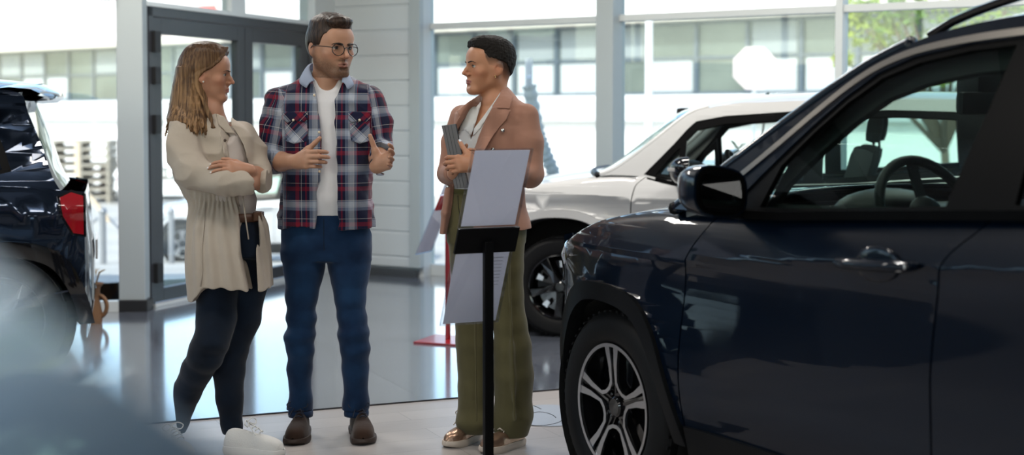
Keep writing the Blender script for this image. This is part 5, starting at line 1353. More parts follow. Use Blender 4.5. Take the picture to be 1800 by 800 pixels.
# ================================================================== man in the plaid shirt
def plaid_material():
    m = mat('plaid_flannel', (.5, .5, .5), .85, spec=.2, sheen=.2); nt = m.node_tree; b = nt.nodes['Principled BSDF']
    at_ = nt.nodes.new('ShaderNodeAttribute'); at_.attribute_name = 'Cloth'; sp = nt.nodes.new('ShaderNodeSeparateXYZ'); nt.links.new(at_.outputs['Vector'], sp.inputs[0])
    def ramp(out, stops, period):
        d = nt.nodes.new('ShaderNodeMath'); d.operation = 'DIVIDE'; d.inputs[1].default_value = period; nt.links.new(out, d.inputs[0])
        f = nt.nodes.new('ShaderNodeMath'); f.operation = 'FRACT'; nt.links.new(d.outputs[0], f.inputs[0])
        r = nt.nodes.new('ShaderNodeValToRGB'); r.color_ramp.interpolation = 'CONSTANT'
        el = r.color_ramp.elements; el[0].position = stops[0][0]; el[0].color = (*stops[0][1], 1); el[1].position = stops[1][0]; el[1].color = (*stops[1][1], 1)
        for p, c in stops[2:]: e = el.new(p); e.color = (*c, 1)
        nt.links.new(f.outputs[0], r.inputs['Fac']); return r
    N_, W_, R_, G_, K_ = (.006, .008, .035), (.42, .46, .54), (.20, .008, .025), (.15, .19, .28), (.70, .68, .66)
    sx = [(0, N_), (.17, R_), (.28, N_), (.335, K_), (.345, N_), (.45, R_), (.50, N_), (.57, G_), (.66, W_), (.68, N_), (.685, W_), (.80, K_), (.81, G_), (.88, R_), (.90, N_)]
    sy = [(0, N_), (.12, R_), (.24, N_), (.33, K_), (.34, N_), (.50, N_), (.57, G_), (.66, W_), (.68, N_), (.685, W_), (.82, G_), (.85, K_), (.86, N_), (.93, N_)]
    rx, ry = ramp(sp.outputs[0], sx, .15), ramp(sp.outputs[1], sy, .15)
    mx = nt.nodes.new('ShaderNodeMix'); mx.data_type = 'RGBA'; mx.inputs['Factor'].default_value = .5
    nt.links.new(rx.outputs['Color'], mx.inputs[6]); nt.links.new(ry.outputs['Color'], mx.inputs[7])
    nt.links.new(mx.outputs[2], b.inputs['Base Color'])
    tc = nt.nodes.new('ShaderNodeTexCoord'); n1 = nt.nodes.new('ShaderNodeTexNoise'); n1.inputs['Scale'].default_value = 25; n1.inputs['Detail'].default_value = 4
    bp = nt.nodes.new('ShaderNodeBump'); bp.inputs['Strength'].default_value = .4; bp.inputs['Distance'].default_value = .006
    nt.links.new(tc.outputs['Object'], n1.inputs['Vector']); nt.links.new(n1.outputs['Fac'], bp.inputs['Height']); nt.links.new(bp.outputs['Normal'], b.inputs['Normal'])
    return m
M_JEAN = cloth_mat('mid_blue_denim', (.0035, .019, .060), (.009, .040, .105), scale=700, var=9)
M_JEAND = cloth_mat('dark_blue_denim', (.0022, .006, .0145), (.0042, .012, .028), scale=700, var=9)
def shoe(root, origin, heel, toe, L, W, H, m, sole_m, name='shoe', lace_m=None, sole_h=.028, ank=.075, heel_block=True, low=False):
    """shoe standing on the floor from heel point to toe direction"""
    heel = Vector(heel); d = (Vector(toe) - heel); d.z = 0; d.normalize(); s = Vector((-d.y, d.x, 0)); up = Vector((0, 0, 1)); O = heel - Vector(origin); O.z = -origin[2]
    def Wd(t):  # half width along the sole
        return W * sinterp(t, [0, .06, .2, .45, .70, .88, .97, 1.0], [.18, .33, .38, .37, .50, .44, .24, .06])
    def bend(t): return s * (0.012 * math.sin(t * 3.0))
    b = MB(); n = 30; bot, top_ = [], []
    ts = [0.5 - 0.5 * math.cos(PI * k / n) for k in range(n + 1)]
    outl = [O + d * (L * t) + bend(t) + s * Wd(t) for t in ts] + [O + d * (L * t) + bend(t) - s * Wd(t) for t in reversed(ts[1:-1])]
    rows = []
    for (zz, sc_) in ((0.0, .97), (.004, 1.0), (sole_h * .6, 1.03), (sole_h, 1.0)):
        cen = O + d * (L * .5); row = []
        for p in outl:
            tt = (p - O).dot(d) / L; zc = zz
            if heel_block and .26 < tt < .42 and zz < .01: zc = zz + .010
            if tt > .85 and zz < .01: zc = zz + (tt - .85) * .05
            row.append(cen + (p - cen) * sc_ + up * zc)
        rows.append(row)
    b.grid(rows, closeu=True); b.bm.faces.new(b.bm.verts[0:len(outl)]); b.bm.verts.ensure_lookup_table(); b.bm.faces.new([b.bm.verts[i] for i in range(3 * len(outl), 4 * len(outl))])
    so = b.build(name, sole_m, root, smooth=True, angle=50)
    so.name = 'shoe'
    # upper
    rows = []
    for t in np.linspace(0, 1, 34):
        h = sinterp(t, [0, .05, .16, .34, .50, .66, .82, .95, 1.0], [.045, .105 if not low else .075, .115 if not low else .085, .108 if not low else .078, .085 if not low else .068, .062, .052, .036, .010]) * H / .11
        w_ = Wd(t) * .97; row = []
        for k in range(17):
            a = PI * k / 16; ca, sa = math.cos(a), math.sin(a); e = .75 if t > .55 else .9
            xx = (abs(ca) ** e) * (1 if ca > 0 else -1) * w_ * (1 - .30 * (sa ** 2) * (t < .5) - .1); zz = (sa ** .8) * h
            row.append(O + d * (L * (.005 + .985 * t)) + bend(t) + s * xx + up * (sole_h * .85 + zz))
        rows.append(row)
    b = MB(); b.grid(rows)
    up_o = b.build('shoe_upper', m, so, smooth=True)
    if lace_m:
        for k in range(4):
            t = .40 + .065 * k; h = sinterp(t, [.3, .50, .66], [.108, .088, .064]) * H / .11 + sole_h + .002
            c0 = O + d * (L * t) + bend(t); lw = .020 - .002 * k
            b = MB(); b.tube([c0 + s * lw + up * (h - .008), c0 + up * h + d * .004, c0 - s * lw + up * (h - .008)], .0028, 6); b.build('lace', lace_m, up_o, smooth=True)
        c0 = O + d * (L * .38) + up * (.112 * H / .11 + sole_h)
        for q in (-1, 1):
            b = MB(); b.tube(spline([c0, c0 + s * q * .022 + up * .014 + d * .01, c0 + s * q * .045 + up * .002 + d * .015, c0 + s * q * .03 - up * .012 + d * .02, c0 + d * .006], 5), .0024, 6)
            b.tube(spline([c0, c0 + s * q * .018 + d * .03 - up * .02, c0 + s * q * .030 + d * .055 - up * .045], 5), .0024, 6); b.build('lace_bow', lace_m, up_o, smooth=True)
    return so
def legs_from(v, p, rows, k=.02, fy=1.0, dy=0.0):
    """rows: (y, x_left, x_right[, dy]) in pixels"""
    pts = [p((r[1] + r[2]) / 2, r[0], (r[3] if len(r) > 3 else dy)) for r in rows]; rr = [p.r((r[2] - r[1]) / 2) for r in rows]
    for i in range(len(pts) - 1): v.cone(pts[i], pts[i + 1], rr[i], rr[i + 1], k, fy)
def chest(v, p, rows, k=.03, dy=0.0):
    """rows: (y, x_left, x_right, half-depth px): elliptical slices joined"""
    P = [(p((r[1] + r[2]) / 2, r[0], dy + (r[4] if len(r) > 4 else 0)), p.r((r[2] - r[1]) / 2), p.r(r[3])) for r in rows]
    zs = np.array([q[0][2] for q in P])[::-1]; cx = np.array([q[0][0] for q in P])[::-1]; cy = np.array([q[0][1] for q in P])[::-1]; a = np.array([q[1] for q in P])[::-1]; b = np.array([q[2] for q in P])[::-1]
    z0, z1 = zs[0], zs[-1]
    def fn(X, Y, Z):
        Zc = np.clip(Z, z0, z1); CX = np.interp(Zc, zs, cx); CY = np.interp(Zc, zs, cy); A = np.interp(Zc, zs, a); B = np.interp(Zc, zs, b)
        n_ = 2.5; q = (np.abs((X - CX) / A) ** n_ + np.abs((Y - CY) / B) ** n_) ** (1 / n_)
        side = (q - 1) * np.minimum(A, B); vert = np.maximum(Z - z1, z0 - Z)
        return np.where(vert > -.0, np.sqrt(np.maximum(side, 0) ** 2 + vert ** 2) + np.minimum(0, side) * 0, side)
    lo = np.array([(cx - a).min(), (cy - b).min(), z0]) - .05; hi = np.array([(cx + a).max(), (cy + b).max(), z1]) + .05
    v.field(fn, 'add', k, lo, hi)
def build_man():
    p = Px(6.05); k = p.k
    org = Vector(p(574, 775)); org = Vector((org.x, 6.05, 0))
    root = thing('person', 'man with short beard and glasses in an open plaid shirt and blue jeans', 'person', org)
    f = Frame(p(580, 134, -.012), 40, 4, 0, 1.09)
    f.o = f.o + np.array([0, 0.02, 0])
    sk = (.46, .25, .165)
    # ---- body: head, neck, arms and hands in one surface
    v = Vol(p(440, 320, -.50) - .02, p(715, 15, .22) + .02, .0023)
    head_prims(v, f, 'm')
    v.cone(f(0, .035, .055), p(573, 150, .03), .054, .058, .03); v.cone(p(573, 150, .03), p(573, 180, .04), .062, .08, .03)
    pass
    v.cone(p(500, 178, .03), p(645, 178, .03), .05, .05, .04); v.ell(p(574, 215, .03), (.15, .085, .13), None, .04)
    sh = {-1: p(490, 180, .03), 1: p(652, 180, .03)}
    el = {-1: p(470, 284, -.02), 1: p(668, 266, .02)}
    wr = {-1: p(523, 284, -.20), 1: p(663, 292, -.20)}
    for q in (-1, 1):
        v.cone(sh[q], el[q], .046, .038, .03); v.cone(el[q], el[q] * .55 + wr[q] * .45, .038, .038, .02); v.cone(el[q] * .55 + wr[q] * .45, wr[q], .039, .0275, .02)
    t1 = hand(v, wr[-1], (.58, -.80, .12), (.80, .58, -.08), (-.10, .05, 1), 1.02, curl=((34, 46, 30), (38, 50, 32), (42, 52, 34), (46, 52, 34)), spread=(1, 0, -1, -3), thumb=(.62, .66, .42), tcurl=(2, 0))
    t2 = hand(v, wr[1], (.60, -.72, .30), (-.78, -.60, .10), (-.15, .05, .95), 1.0, curl=((16, 24, 16), (18, 24, 16), (18, 24, 18), (20, 24, 18)), spread=(8, 3, -3, -9), thumb=(.30, .78, .42), tcurl=(-6, 0))
    P, F = v.mesh(); P = lap_smooth(P, F, 1, .4)
    col = face_colour(P, f, sk, (.33, .145, .11), 'm', beard=(.085, .045, .028))
    body = npmesh('body', P, F, M_SKIN, root, org, col)
    mn = mat('fingernail_pink', (.62, .38, .32), .3, coat=.4)
    add_nails(body, t1[:4] + [t1[4]], org, mn); 
    add_eyes(body, f, org, (.05, .03, .02), (.0, -1, -.05))
    hm = hair_mat('dark_brown_hair', (.016, .010, .008), (.055, .032, .022), .45, (50, 50, 8)); add_brows(body, f, org, hm, P, .0056, .000, -.004)
    # ---- hair
    v = Vol(f(0, 0, .13) - .16, f(0, 0, .13) + .17, .0022)
    head_prims(v, f, 'm', hair=.009)
    v.ell(f(0, -.040, .216), np.array((.058, .056, .022)) * f.sc, f.R, .03); v.ell(f(-.01, -.074, .210), np.array((.042, .022, .015)) * f.sc, f.R, .02)
    v.ell(f(0, .03, .205), np.array((.066, .075, .040)) * f.sc, f.R, .03)
    def region(X, Y, Z):            # positive where there is no hair
        Pq = np.stack(np.broadcast_arrays(X, Y, Z), -1); L = f.inv(Pq); x, y, z = L[..., 0], L[..., 1], L[..., 2]; ax = np.abs(x)
        front = -(z - (.186 - .9 * np.clip(ax - .040, 0, .03)))          # hairline over the forehead
        front = np.where(y > -.052 + .35 * np.clip(.19 - z, 0, .1), -.02, front)
        front2 = np.where((y > -.052 + .35 * np.clip(.19 - z, 0, .1)), -(y - (-.052 + .35 * np.clip(.19 - z, 0, .1))) , front)
        low = np.where(y < .012, .100 - z, np.where(y < .035, .128 - z, .066 - z))
        side = np.where((y > -.03) & (y < .012) & (ax > .05), .085 - z, low)
        return np.maximum(front2, side) * f.sc
    v.field(region, 'add') if False else v.warp(lambda X, Y, Z: 0 * X)
    q_ = v.sub(v.lo, v.lo + v.h * v.n); R_ = region(q_[1], q_[2], q_[3]).astype(np.float32); v.D[q_[0]] = np.maximum(v.D[q_[0]], R_)
    v.warp(lambda X, Y, Z: .0010 * wob((X, Y, Z), 300, 5, 6, (1, 1, .35)) + .0010 * wob((X, Y, Z), 110, 8, 5, (1, 1, .3)))
    v.blur(1); P, F = v.mesh(); npmesh('hair', P, F, hm, root, org)
    # ---- glasses
    mg = mat('black_glasses_frame', (.008, .008, .009), .25, coat=.5); G = lambda x, y, z: Vector(f(x, y, z)) - org
    bm = MB()
    for q in (-1, 1):
        cx = q * .0335; ring = []
        for i in range(33):
            a = 2 * PI * i / 32; rr = .0250; ring.append(G(cx + rr * math.cos(a), -.104 + .28 * abs(abs(cx + rr * math.cos(a)) - .012) ** 1.15, .107 + .0215 * math.sin(a) + .002 * math.sin(a) ** 3))
        bm.tube(ring, .0019, 8, caps=False)
        bm.tube(spline([G(q * .056, -.091, .114), G(q * .070, -.080, .116), G(q * .0800, -.030, .117), G(q * .0825, .006, .116), G(q * .0835, .022, .100)], 5), .0019, 8)
    bm.tube([G(-.0105, -.1035, .111), G(0, -.1065, .1145), G(.0105, -.1035, .111)], .0018, 8)
    go = bm.build('glasses', mg, root, smooth=True)
    for q in (-1, 1):
        b = MB(); ring = [G(q * .0335 + .0225 * math.cos(a), -.104 + .28 * abs(abs(q * .0335 + .0225 * math.cos(a)) - .012) ** 1.15, .108 + .0195 * math.sin(a)) for a in [2 * PI * i / 28 for i in range(28)]]
        b.bm.faces.new([b.bm.verts.new(x) for x in ring]); b.build('lens', glass_mat('spectacle_lens', (.96, .96, .97), .7, ior=1.3), go)
    # ---- white T-shirt
    TS = [(136, 545, 604, 26), (144, 530, 618, 30), (158, 512, 634, 34), (180, 500, 648, 40), (220, 500, 648, 44), (270, 502, 646, 44), (320, 500, 648, 43), (378, 498, 650, 43)]
    v = Vol(p(480, 385, -.2), p(670, 125, .25), .0035); chest(v, p, TS, dy=.035)
    v.cone(p(577, 118, -.01), p(575, 138, -.05), .050, .048, .010, op='cut')
    v.cone(p(572, 105, .03), p(573, 134, .02), .060, .060, .008, op='cut')
    v.warp(lambda X, Y, Z: .0045 * wob((X, Y, Z), 26, 4, 6, (1.2, 1, .6)))
    P, F = v.mesh(); P = lap_smooth(P, F, 2); npmesh('t_shirt', P, F, cloth_mat('white_jersey', (.74, .73, .76), None, scale=1200), root, org)
    # ---- plaid shirt: torso and rolled sleeves
    v = Vol(p(435, 415, -.30), p(705, 110, .28), .0032)
    SH = [(128, 545, 603, 22, .02), (142, 520, 632, 34), (160, 490, 655, 42), (180, 487, 659, 49), (220, 492, 656, 54), (270, 497, 654, 55), (320, 496, 655, 54), (360, 491, 659, 54), (400, 489, 662, 55)]
    chest(v, p, SH, .02, dy=.035)
    v.cone(p(492, 178, .03), p(478, 225, .02), p.r(27), p.r(27), .03); v.cone(p(478, 225, .02), p(470, 283, -.01), p.r(27), p.r(24), .02); v.cone(p(470, 283, -.01), p(480, 286, -.05), p.r(22), p.r(21), .012)
    v.cone(p(650, 178, .03), p(660, 220, .03), p.r(27), p.r(27), .03); v.cone(p(660, 220, .03), p(668, 262, .02), p.r(26), p.r(22), .02); v.cone(p(668, 262, .02), p(670, 264, -.06), p.r(22), p.r(20), .012)
    # rolled cuffs: thicker bands
    v.cone(p(481, 286, -.06), p(487, 286, -.085), p.r(21.5), p.r(20), .004); v.cone(p(670, 266, -.07), p(669, 270, -.095), p.r(20.5), p.r(19), .004)
    v.cone(p(484, 286, -.075), p(530, 283, -.23), p.r(17), p.r(14), .002, op='cut'); v.cone(p(669, 268, -.085), p(664, 290, -.26), p.r(15.5), p.r(14), .002, op='cut')
    # opening down the front
    zs = [p(0, yy)[2] for yy in (412, 378, 335, 284, 245, 200, 175, 156, 140, 120)]; xl = [p(x, 300)[0] for x in (561, 561.5, 563, 569, 570, 565, 564, 556, 549, 546)]; xr = [p(x, 300)[0] for x in (601, 600.5, 599, 597, 594.5, 592, 593, 601, 605, 604)]
    def opening(X, Y, Z):
        L_ = np.interp(Z, zs, xl); R_ = np.interp(Z, zs, xr); return np.maximum(np.maximum(L_ - X, X - R_), (Y - (6.05 + .035))) + 0 * X
    v.field(opening, 'cut', .004)
    v.cone(p(575, 100, .0), p(575, 150, .02), .060, .068, .008, op='cut')
    v.field(lambda X, Y, Z: (Z - p(0, 401)[2]) + 0 * X + 0 * Y - .006 * np.sin(X * 40), 'cut', .0)
    # inside of the shirt is hollow near the hem so that it hangs over the jeans
    def folds(X, Y, Z):
        a = .0055 * wob((X, Y, Z), 30, 11, 7, (1.3, 1, .7)) + .006 * (np.abs(wob((X, Y, Z), 34, 12, 4, (1, .6, 1.1))) - .4) + .002 * wob((X, Y, Z), 80, 14, 6)
        sl = np.clip((np.abs(X - p(574, 0)[0]) - .19) / .03, 0, 1)          # tighter folds on the sleeves
        return a + sl * .004 * wob((X, Y, Z), 85, 13, 6, (.5, .5, 1.3))
    v.warp(folds); P, F = v.mesh(); P = lap_smooth(P, F, 2)
    X, Y, Z = P.T; cx = p(574, 0)[0]
    def along(P, a, b):
        a, b = np3(a), np3(b); u = (b - a) / np.linalg.norm(b - a); return (P - a) @ u
    dist_l = np.clip(((cx - .178 + .22 * np.clip(Z - 1.42, 0, .1)) - X) / .012, 0, 1); dist_r = np.clip((X - (cx + .186 - .22 * np.clip(Z - 1.42, 0, .1))) / .012, 0, 1)
    U = X - cx + .35 * np.where(Y > 6.1, 0, 0); Vv = Z.copy()
    for w_, a, b in ((dist_l, p(492, 178, .03), p(470, 283, -.01)), (dist_r, p(650, 178, .03), p(670, 264, 0))):
        s_ = w_ > .5; al = along(P, a, b); ang_ = np.arctan2(Y - 6.05, X - a[0] - (b[0] - a[0]) * np.clip(al / .25, 0, 1)); U = np.where(s_, ang_ * .062 + .03, U); Vv = np.where(s_, -al + .02, Vv)
    shirt = npmesh('plaid_shirt', P, F, plaid_material(), root, org, uvw=np.stack([U, Vv, 0 * U], 1))
    # collar leaves, placket buttons, chest pockets with flaps
    front_y = surf_y(P[(Y < 6.09)]); mp = plaid_material()
    def shell(name, outline, m, off=.004, rot=0.0, U0=(0, 0), parent=shirt, th=.004): return wrap_patch(name, outline, m, front_y, 6.05, org, off, rot, U0, parent, th)
    mb_ = mat('pearl_snap_button', (.72, .60, .45), .25, metal=.3, coat=.8)
    def button(x, y, par):
        q = at(x, y, 6.05); yy = front_y(q.x, q.z) - .010; b = MB(); b.ball(Vector((q.x, yy, q.z)) - org, (.0058, .0032, .0058)); b.build('button', mb_, par, smooth=True)
    for x0, x1, xm in ((503, 546, 522), (617, 653, 636)):
        c0 = at(x0, 200, 6.05); pk = shell('chest_pocket', [(x0 + 1, 205), (x1 - 1, 205), (x1, 247), (xm, 252), (x0 + 4, 247)], mp, .005, .78, (c0.x, c0.z))
        shell('pocket_flap', [(x0 - 1, 196), (x1 + 1, 197), (x1 + 1, 208), (x1 - 6, 215), (xm, 211), (x0 + 6, 216), (x0 - 1, 208)], mp, .009, .78, (c0.x + .03, c0.z), parent=pk); button(xm - 1, 211, pk)
    for y in (168, 232, 300, 340): button(567 if y > 180 else 557, y, shirt)
    # collar: folded leaves round the neck
    for q, pts in ((-1, [(549, 114, .035), (538, 122, .06), (529, 130, .0), (537, 152, -.075), (552, 142, -.085), (551, 126, -.04)]), (1, [(597, 121, .035), (608, 126, .05), (617, 133, .0), (619, 152, -.07), (604, 147, -.085), (600, 130, -.04)])):
        pass
    def collar(q):
        if q < 0: inner = [(556, 112, .10), (548, 113, .07), (545, 120, .02), (549, 134, -.045), (553, 143, -.075)]; outer = [(553, 124, .125), (538, 126, .085), (529, 136, .02), (528, 147, -.045), (539, 155, -.088)]
        else: inner = [(590, 114, .10), (597, 117, .07), (601, 124, .02), (602, 136, -.045), (601, 145, -.075)]; outer = [(592, 126, .125), (606, 128, .085), (616, 138, .02), (621, 150, -.045), (611, 158, -.088)]
        a = spline([Vector(p(*t)) - org for t in inner], 5); c = spline([Vector(p(*t)) - org for t in outer], 5); rows = []
        for s_ in np.linspace(0, 1, 6):
            rows.append([u.lerp(w_, s_) + Vector((0, -.004, .010 * math.sin(PI * s_))) for u, w_ in zip(a, c)])
        b = MB(); b.grid(rows); o = b.build('collar', mat('collar_inner_blue', (.26, .31, .42), .85), shirt, smooth=True, solid=-.003); return o
    collar(-1); collar(1)
    # ---- jeans
    v = Vol(p(480, 745, -.2), p(665, 370, .25), .004)
    chest(v, p, [(374, 500, 646, 40), (395, 494, 651, 43), (430, 494, 652, 42), (456, 500, 648, 34)], .04, dy=.03)
    Lg = [(440, 494, 574, .03), (480, 500, 567, .03), (520, 503, 560, .02), (560, 504, 554, .015), (590, 502, 552, .01), (610, 505, 551, .015), (650, 505, 549, .04), (690, 509, 547, .06), (715, 506, 548, .07), (729, 508, 549, .07)]
    Rg = [(440, 575, 651, .03), (480, 581, 649, .03), (520, 588, 644, .02), (560, 593, 643, .015), (590, 596, 648, .01), (610, 599, 649, .015), (650, 602, 648, .04), (690, 605, 646, .06), (712, 602, 647, .07), (728, 607, 647, .07)]
    legs_from(v, p, Lg, .02); legs_from(v, p, Rg, .02)
    def jf(X, Y, Z):
        kn = np.exp(-((Z - .47) / .09) ** 2) + .9 * np.exp(-((Z - .14) / .07) ** 2) + .5 * np.exp(-((Z - .80) / .06) ** 2)
        return (.0025 + .0045 * kn) * wob((X, Y, Z), 60, 21, 6, (.45, .45, 1.7)) + .0025 * wob((X, Y, Z), 28, 22, 5)
    v.warp(jf); P, F = v.mesh(); P = lap_smooth(P, F, 2); jo = npmesh('jeans', P, F, M_JEAN, root, org)
    for (y0, xa, xb, dz) in ((727, 508, 549, .07), (726, 606, 647, .07)):
        c = Vector(p((xa + xb) / 2, y0, dz)) - org; b = MB(); r_ = p.r((xb - xa) / 2) + .001
        b.lathe([(r_ * .9, -.012), (r_ + .002, -.012), (r_ + .004, 0), (r_ + .002, .014), (r_ * .97, .016)], 32, Matrix.Translation(c)); b.build('turn_up', M_JEAN, jo, smooth=True)
    # fly seam and watch, shoes
    fj = surf_y(P[P[:, 1] < 6.09]); b = MB(); b.tube([Vector((q.x, fj(q.x, q.z) + .0002, q.z)) - org for q in [at(573, y, 6.05) for y in (382, 395, 410, 425, 438)]], .0016, 6); b.build('fly_seam', M_JEAND, jo, smooth=True)
    a = wr[1]; dv = (wr[1] - el[1]) / np.linalg.norm(wr[1] - el[1]); q2 = Vector(dv).to_track_quat('Z', 'Y').to_matrix().to_4x4()
    b = MB(); b.lathe([(.030, -.011), (.0335, -.010), (.0335, .010), (.030, .011)], 32, Matrix.Translation(Vector(a - dv * .012) - org) @ q2, close=True); w_ = b.build('watch', mat('black_watch_strap', (.012, .012, .014), .4), root, smooth=True, angle=40)
    b = MB(); b.lathe([(.0001, .006), (.015, .006), (.017, .003), (.017, 0)], 24, Matrix.Translation(Vector(a - dv * .012) - org + Vector((.012, -.004, -.034))) @ Matrix.Rotation(rad(165), 4, 'X')); b.build('watch_case', mat('steel_case', (.5, .5, .52), .25, metal=1), w_, smooth=True, angle=40)
    sm = cloth_mat('brown_suede', (.022, .011, .007), (.036, .018, .011), scale=500, rough=.95); sol = mat('brown_rubber_sole', (.035, .02, .014), .6); lm = mat('navy_lace', (.015, .02, .04), .8)
    shoe(root, org, ground(530, 757), ground(511, 789), .30, .112, .11, sm, sol, lace_m=lm); shoe(root, org, ground(626, 757), ground(640, 789), .30, .112, .11, sm, sol, lace_m=lm)
    return root
build_man()
# ================================================================== woman with folded arms, beige shirt coat
def band(root, p, org, y0, y1, rows, m, name, dy=0.0, grow=.004):
    """belt-like band round an elliptical waist; rows: (xl, xr, half depth px)"""
    xl, xr, hd = rows; b = MB(); G = []
    for y in (y0, y1):
        c = p((xl + xr) / 2, y, dy); A, B = p.r((xr - xl) / 2) + grow, p.r(hd) + grow
        G.append([Vector((c[0] + A * abs(math.cos(a)) ** .8 * (1 if math.cos(a) > 0 else -1), c[1] + B * abs(math.sin(a)) ** .8 * (1 if math.sin(a) > 0 else -1), c[2])) - Vector(org) for a in [2 * PI * k / 48 for k in range(48)]])
    b.grid(G, closeu=True); return b.build(name, m, root, smooth=True, solid=-.004)
def build_left():
    p = Px(5.85); org = Vector((float(p(400, 300)[0]), 5.85, 0))
    root = thing('person', 'woman with long blond hair in a beige shirt coat, arms folded', 'person', org)
    f = Frame(p(362, 177, 0), 92, 3, 0, .97); sk = (.44, .225, .145)
    v = Vol(p(300, 350, -.36), p(500, 60, .26) + .02, .0023)
    head_prims(v, f, 'f')
    v.cone(f(0, .030, .055), p(369, 205, .0), .045, .050, .03); v.cone(p(369, 200, .0), p(372, 232, .01), .055, .085, .03)
    v.cone(p(335, 240, -.06), p(425, 245, .10), .045, .045, .04)
    v.cone(p(430, 245, .08), p(460, 312, .04), .036, .036, .02)
    e2, w2 = p(461, 318, .0), p(437, 300, -.185)
    v.cone(e2, e2 * .5 + w2 * .5, .040, .036, .02); v.cone(e2 * .5 + w2 * .5, w2, .036, .0235, .02)
    t2 = hand(v, w2, (-.88, -.46, .16), (-.35, .75, -.60), (.0, .70, .72), .86, curl=((14, 26, 20), (12, 24, 20), (12, 24, 22), (16, 26, 22)), spread=(4, 1, -3, -8), thumb=(.7, .6, .2))
    # other forearm, its hand tucked under the upper arm
    e1, w1 = p(345, 312, -.17), p(438, 323, -.185)
    v.cone(e1, w1, .036, .026, .02)
    t1 = hand(v, w1, (.42, .90, .02), (-.9, .42, 0), (0, 0, 1), .80, curl=((30, 40, 30),) * 4, thumb=(.8, .3, .1))
    P, F = v.mesh(); P = lap_smooth(P, F, 1, .4); col = face_colour(P, f, sk, (.36, .12, .10), 'f', blush=.13)
    body = npmesh('body', P, F, M_SKIN, root, org, col)
    add_nails(body, t2[:4], org, mat('white_nail_polish', (.75, .70, .68), .2, coat=.8)); add_eyes(body, f, org, (.05, .035, .02), (0, -1, 0))
    add_brows(body, f, org, mat('brown_brow', (.05, .028, .017), .8), P, .0025, .001, -.002)
    b = MB(); b.ball(Vector(f(-.079, .000, .078)) - org, .004); b.build('earring', mat('pearl', (.7, .66, .6), .2, coat=1), root, smooth=True)
    # ---- hair: crown and the long fall behind the ear
    v = Vol(p(270, 262, -.16), p(420, 60, .20) + .01, .0022); head_prims(v, f, 'f', hair=.012)
    v.ell(f(0, .0, .205), np.array((.070, .085, .040)), f.R, .03)
    def reg(X, Y, Z):
        Pq = np.stack(np.broadcast_arrays(X, Y, Z), -1); L = f.inv(Pq); y, z = L[..., 1], L[..., 2]
        line = np.interp(z, [-.1, .095, .118, .135, .16, .19, .215, .25], [.014, .014, .002, -.030, -.055, -.072, -.090, -.11]); return (line - y)
    q_ = v.sub(v.lo, v.lo + v.h * v.n); v.D[q_[0]] = np.maximum(v.D[q_[0]], reg(q_[1], q_[2], q_[3]).astype(np.float32))
    HR = [(92, 325, 378, 34), (120, 312, 369, 37), (150, 305, 366, 39), (185, 300, 369, 40), (208, 296, 374, 52), (226, 294, 378, 58)]
    chest(v, p, HR[1:-1] + [(216, 298, 374, 54)], .02, dy=.01)
    rnd = random.Random(5)
    ys = [r[0] for r in HR]
    def hp(y, a, g=1.0):
        xl, xr, hd = (interp(y, ys, [r[i] for r in HR]) for i in (1, 2, 3)); return p((xl + xr) / 2 + (xr - xl) / 2 * math.cos(a) * g, y, .01 + p.r(hd) * math.sin(a) * g)
    for i in range(210):
        a = -PI + (rnd.random() ** .8) * PI * 1.0 - .12 * rnd.random(); a1 = a + rnd.uniform(-.12, .12)
        ye = rnd.uniform(222, 244) + 10 * max(0, -math.cos(a)); g = rnd.uniform(.97, 1.035)
        top = f(rnd.uniform(-.055, .02), rnd.uniform(-.02, .06), .232); pts = [top, hp(96, a, .96 * g), hp(125, a, g), hp(160, a1, g), hp(195, a1 + .04, g), hp(ye, a1 + rnd.uniform(-.1, .15), g * rnd.uniform(.9, 1.05))]
        if math.cos(a) < -.75: pts[-1] = p(rnd.uniform(287, 305), rnd.uniform(228, 247), rnd.uniform(-.05, .05))
        pts = [np3(q) for q in spline([Vector(q) for q in pts], 3)]; r0 = rnd.uniform(.0018, .0034)
        v.chain(pts, [r0 * (1 - .65 * (j / (len(pts) - 1)) ** 3) for j in range(len(pts))], .005)
    for i in range(26):      # front lock swept from the parting over the ear
        u = i / 25; s0 = f(-.02 - .03 * u, -.085 + .045 * u, .228 - .01 * u); pts = [s0, f(-.058 - .004 * u, -.066 + .05 * u, .178), f(-.076, -.030 + .035 * u, .142 - .01 * u), f(-.083, .004 + .02 * u, .118), f(-.084, .022 + .015 * u, .07), p(364 + 7 * u, 200, -.085), p(372 + 6 * (1 - u), 224, -.09)]
        pts = [np3(q) for q in spline([Vector(q) for q in pts], 3)]; v.chain(pts, [.0036 - .002 * (j / len(pts)) ** 2 for j in range(len(pts))], .003)
    v.warp(lambda X, Y, Z: .0006 * wob((X, Y, Z), 240, 9, 6, (1, 1, .15))); P, F = v.mesh()
    npmesh('hair', P, F, hair_mat('blond_streaked_hair', (.075, .037, .016), (.30, .17, .080), .42, (55, 55, 2.5), roots=(1.50, 1.70, (.045, .022, .012))), root, org)
    # ---- t-shirt
    v = Vol(p(310, 392, -.25), p(470, 195, .25), .0035)
    chest(v, p, [(222, 350, 408, 28), (240, 335, 432, 40), (280, 335, 441, 46), (320, 338, 444, 46), (350, 338, 450, 48), (374, 340, 448, 46)], .02, dy=.01); v.cone(p(392, 200, -.03), p(398, 236, -.09), .03, .036, .01, op='cut')
    v.warp(lambda X, Y, Z: .003 * wob((X, Y, Z), 40, 4, 6)); P, F = v.mesh(); npmesh('t_shirt', P, F, cloth_mat('pale_beige_jersey', (.50, .44, .41), None, scale=1200), root, org)
    # ---- jeans, belt
    v = Vol(p(270, 805, -.35), p(490, 375, .30), .004)
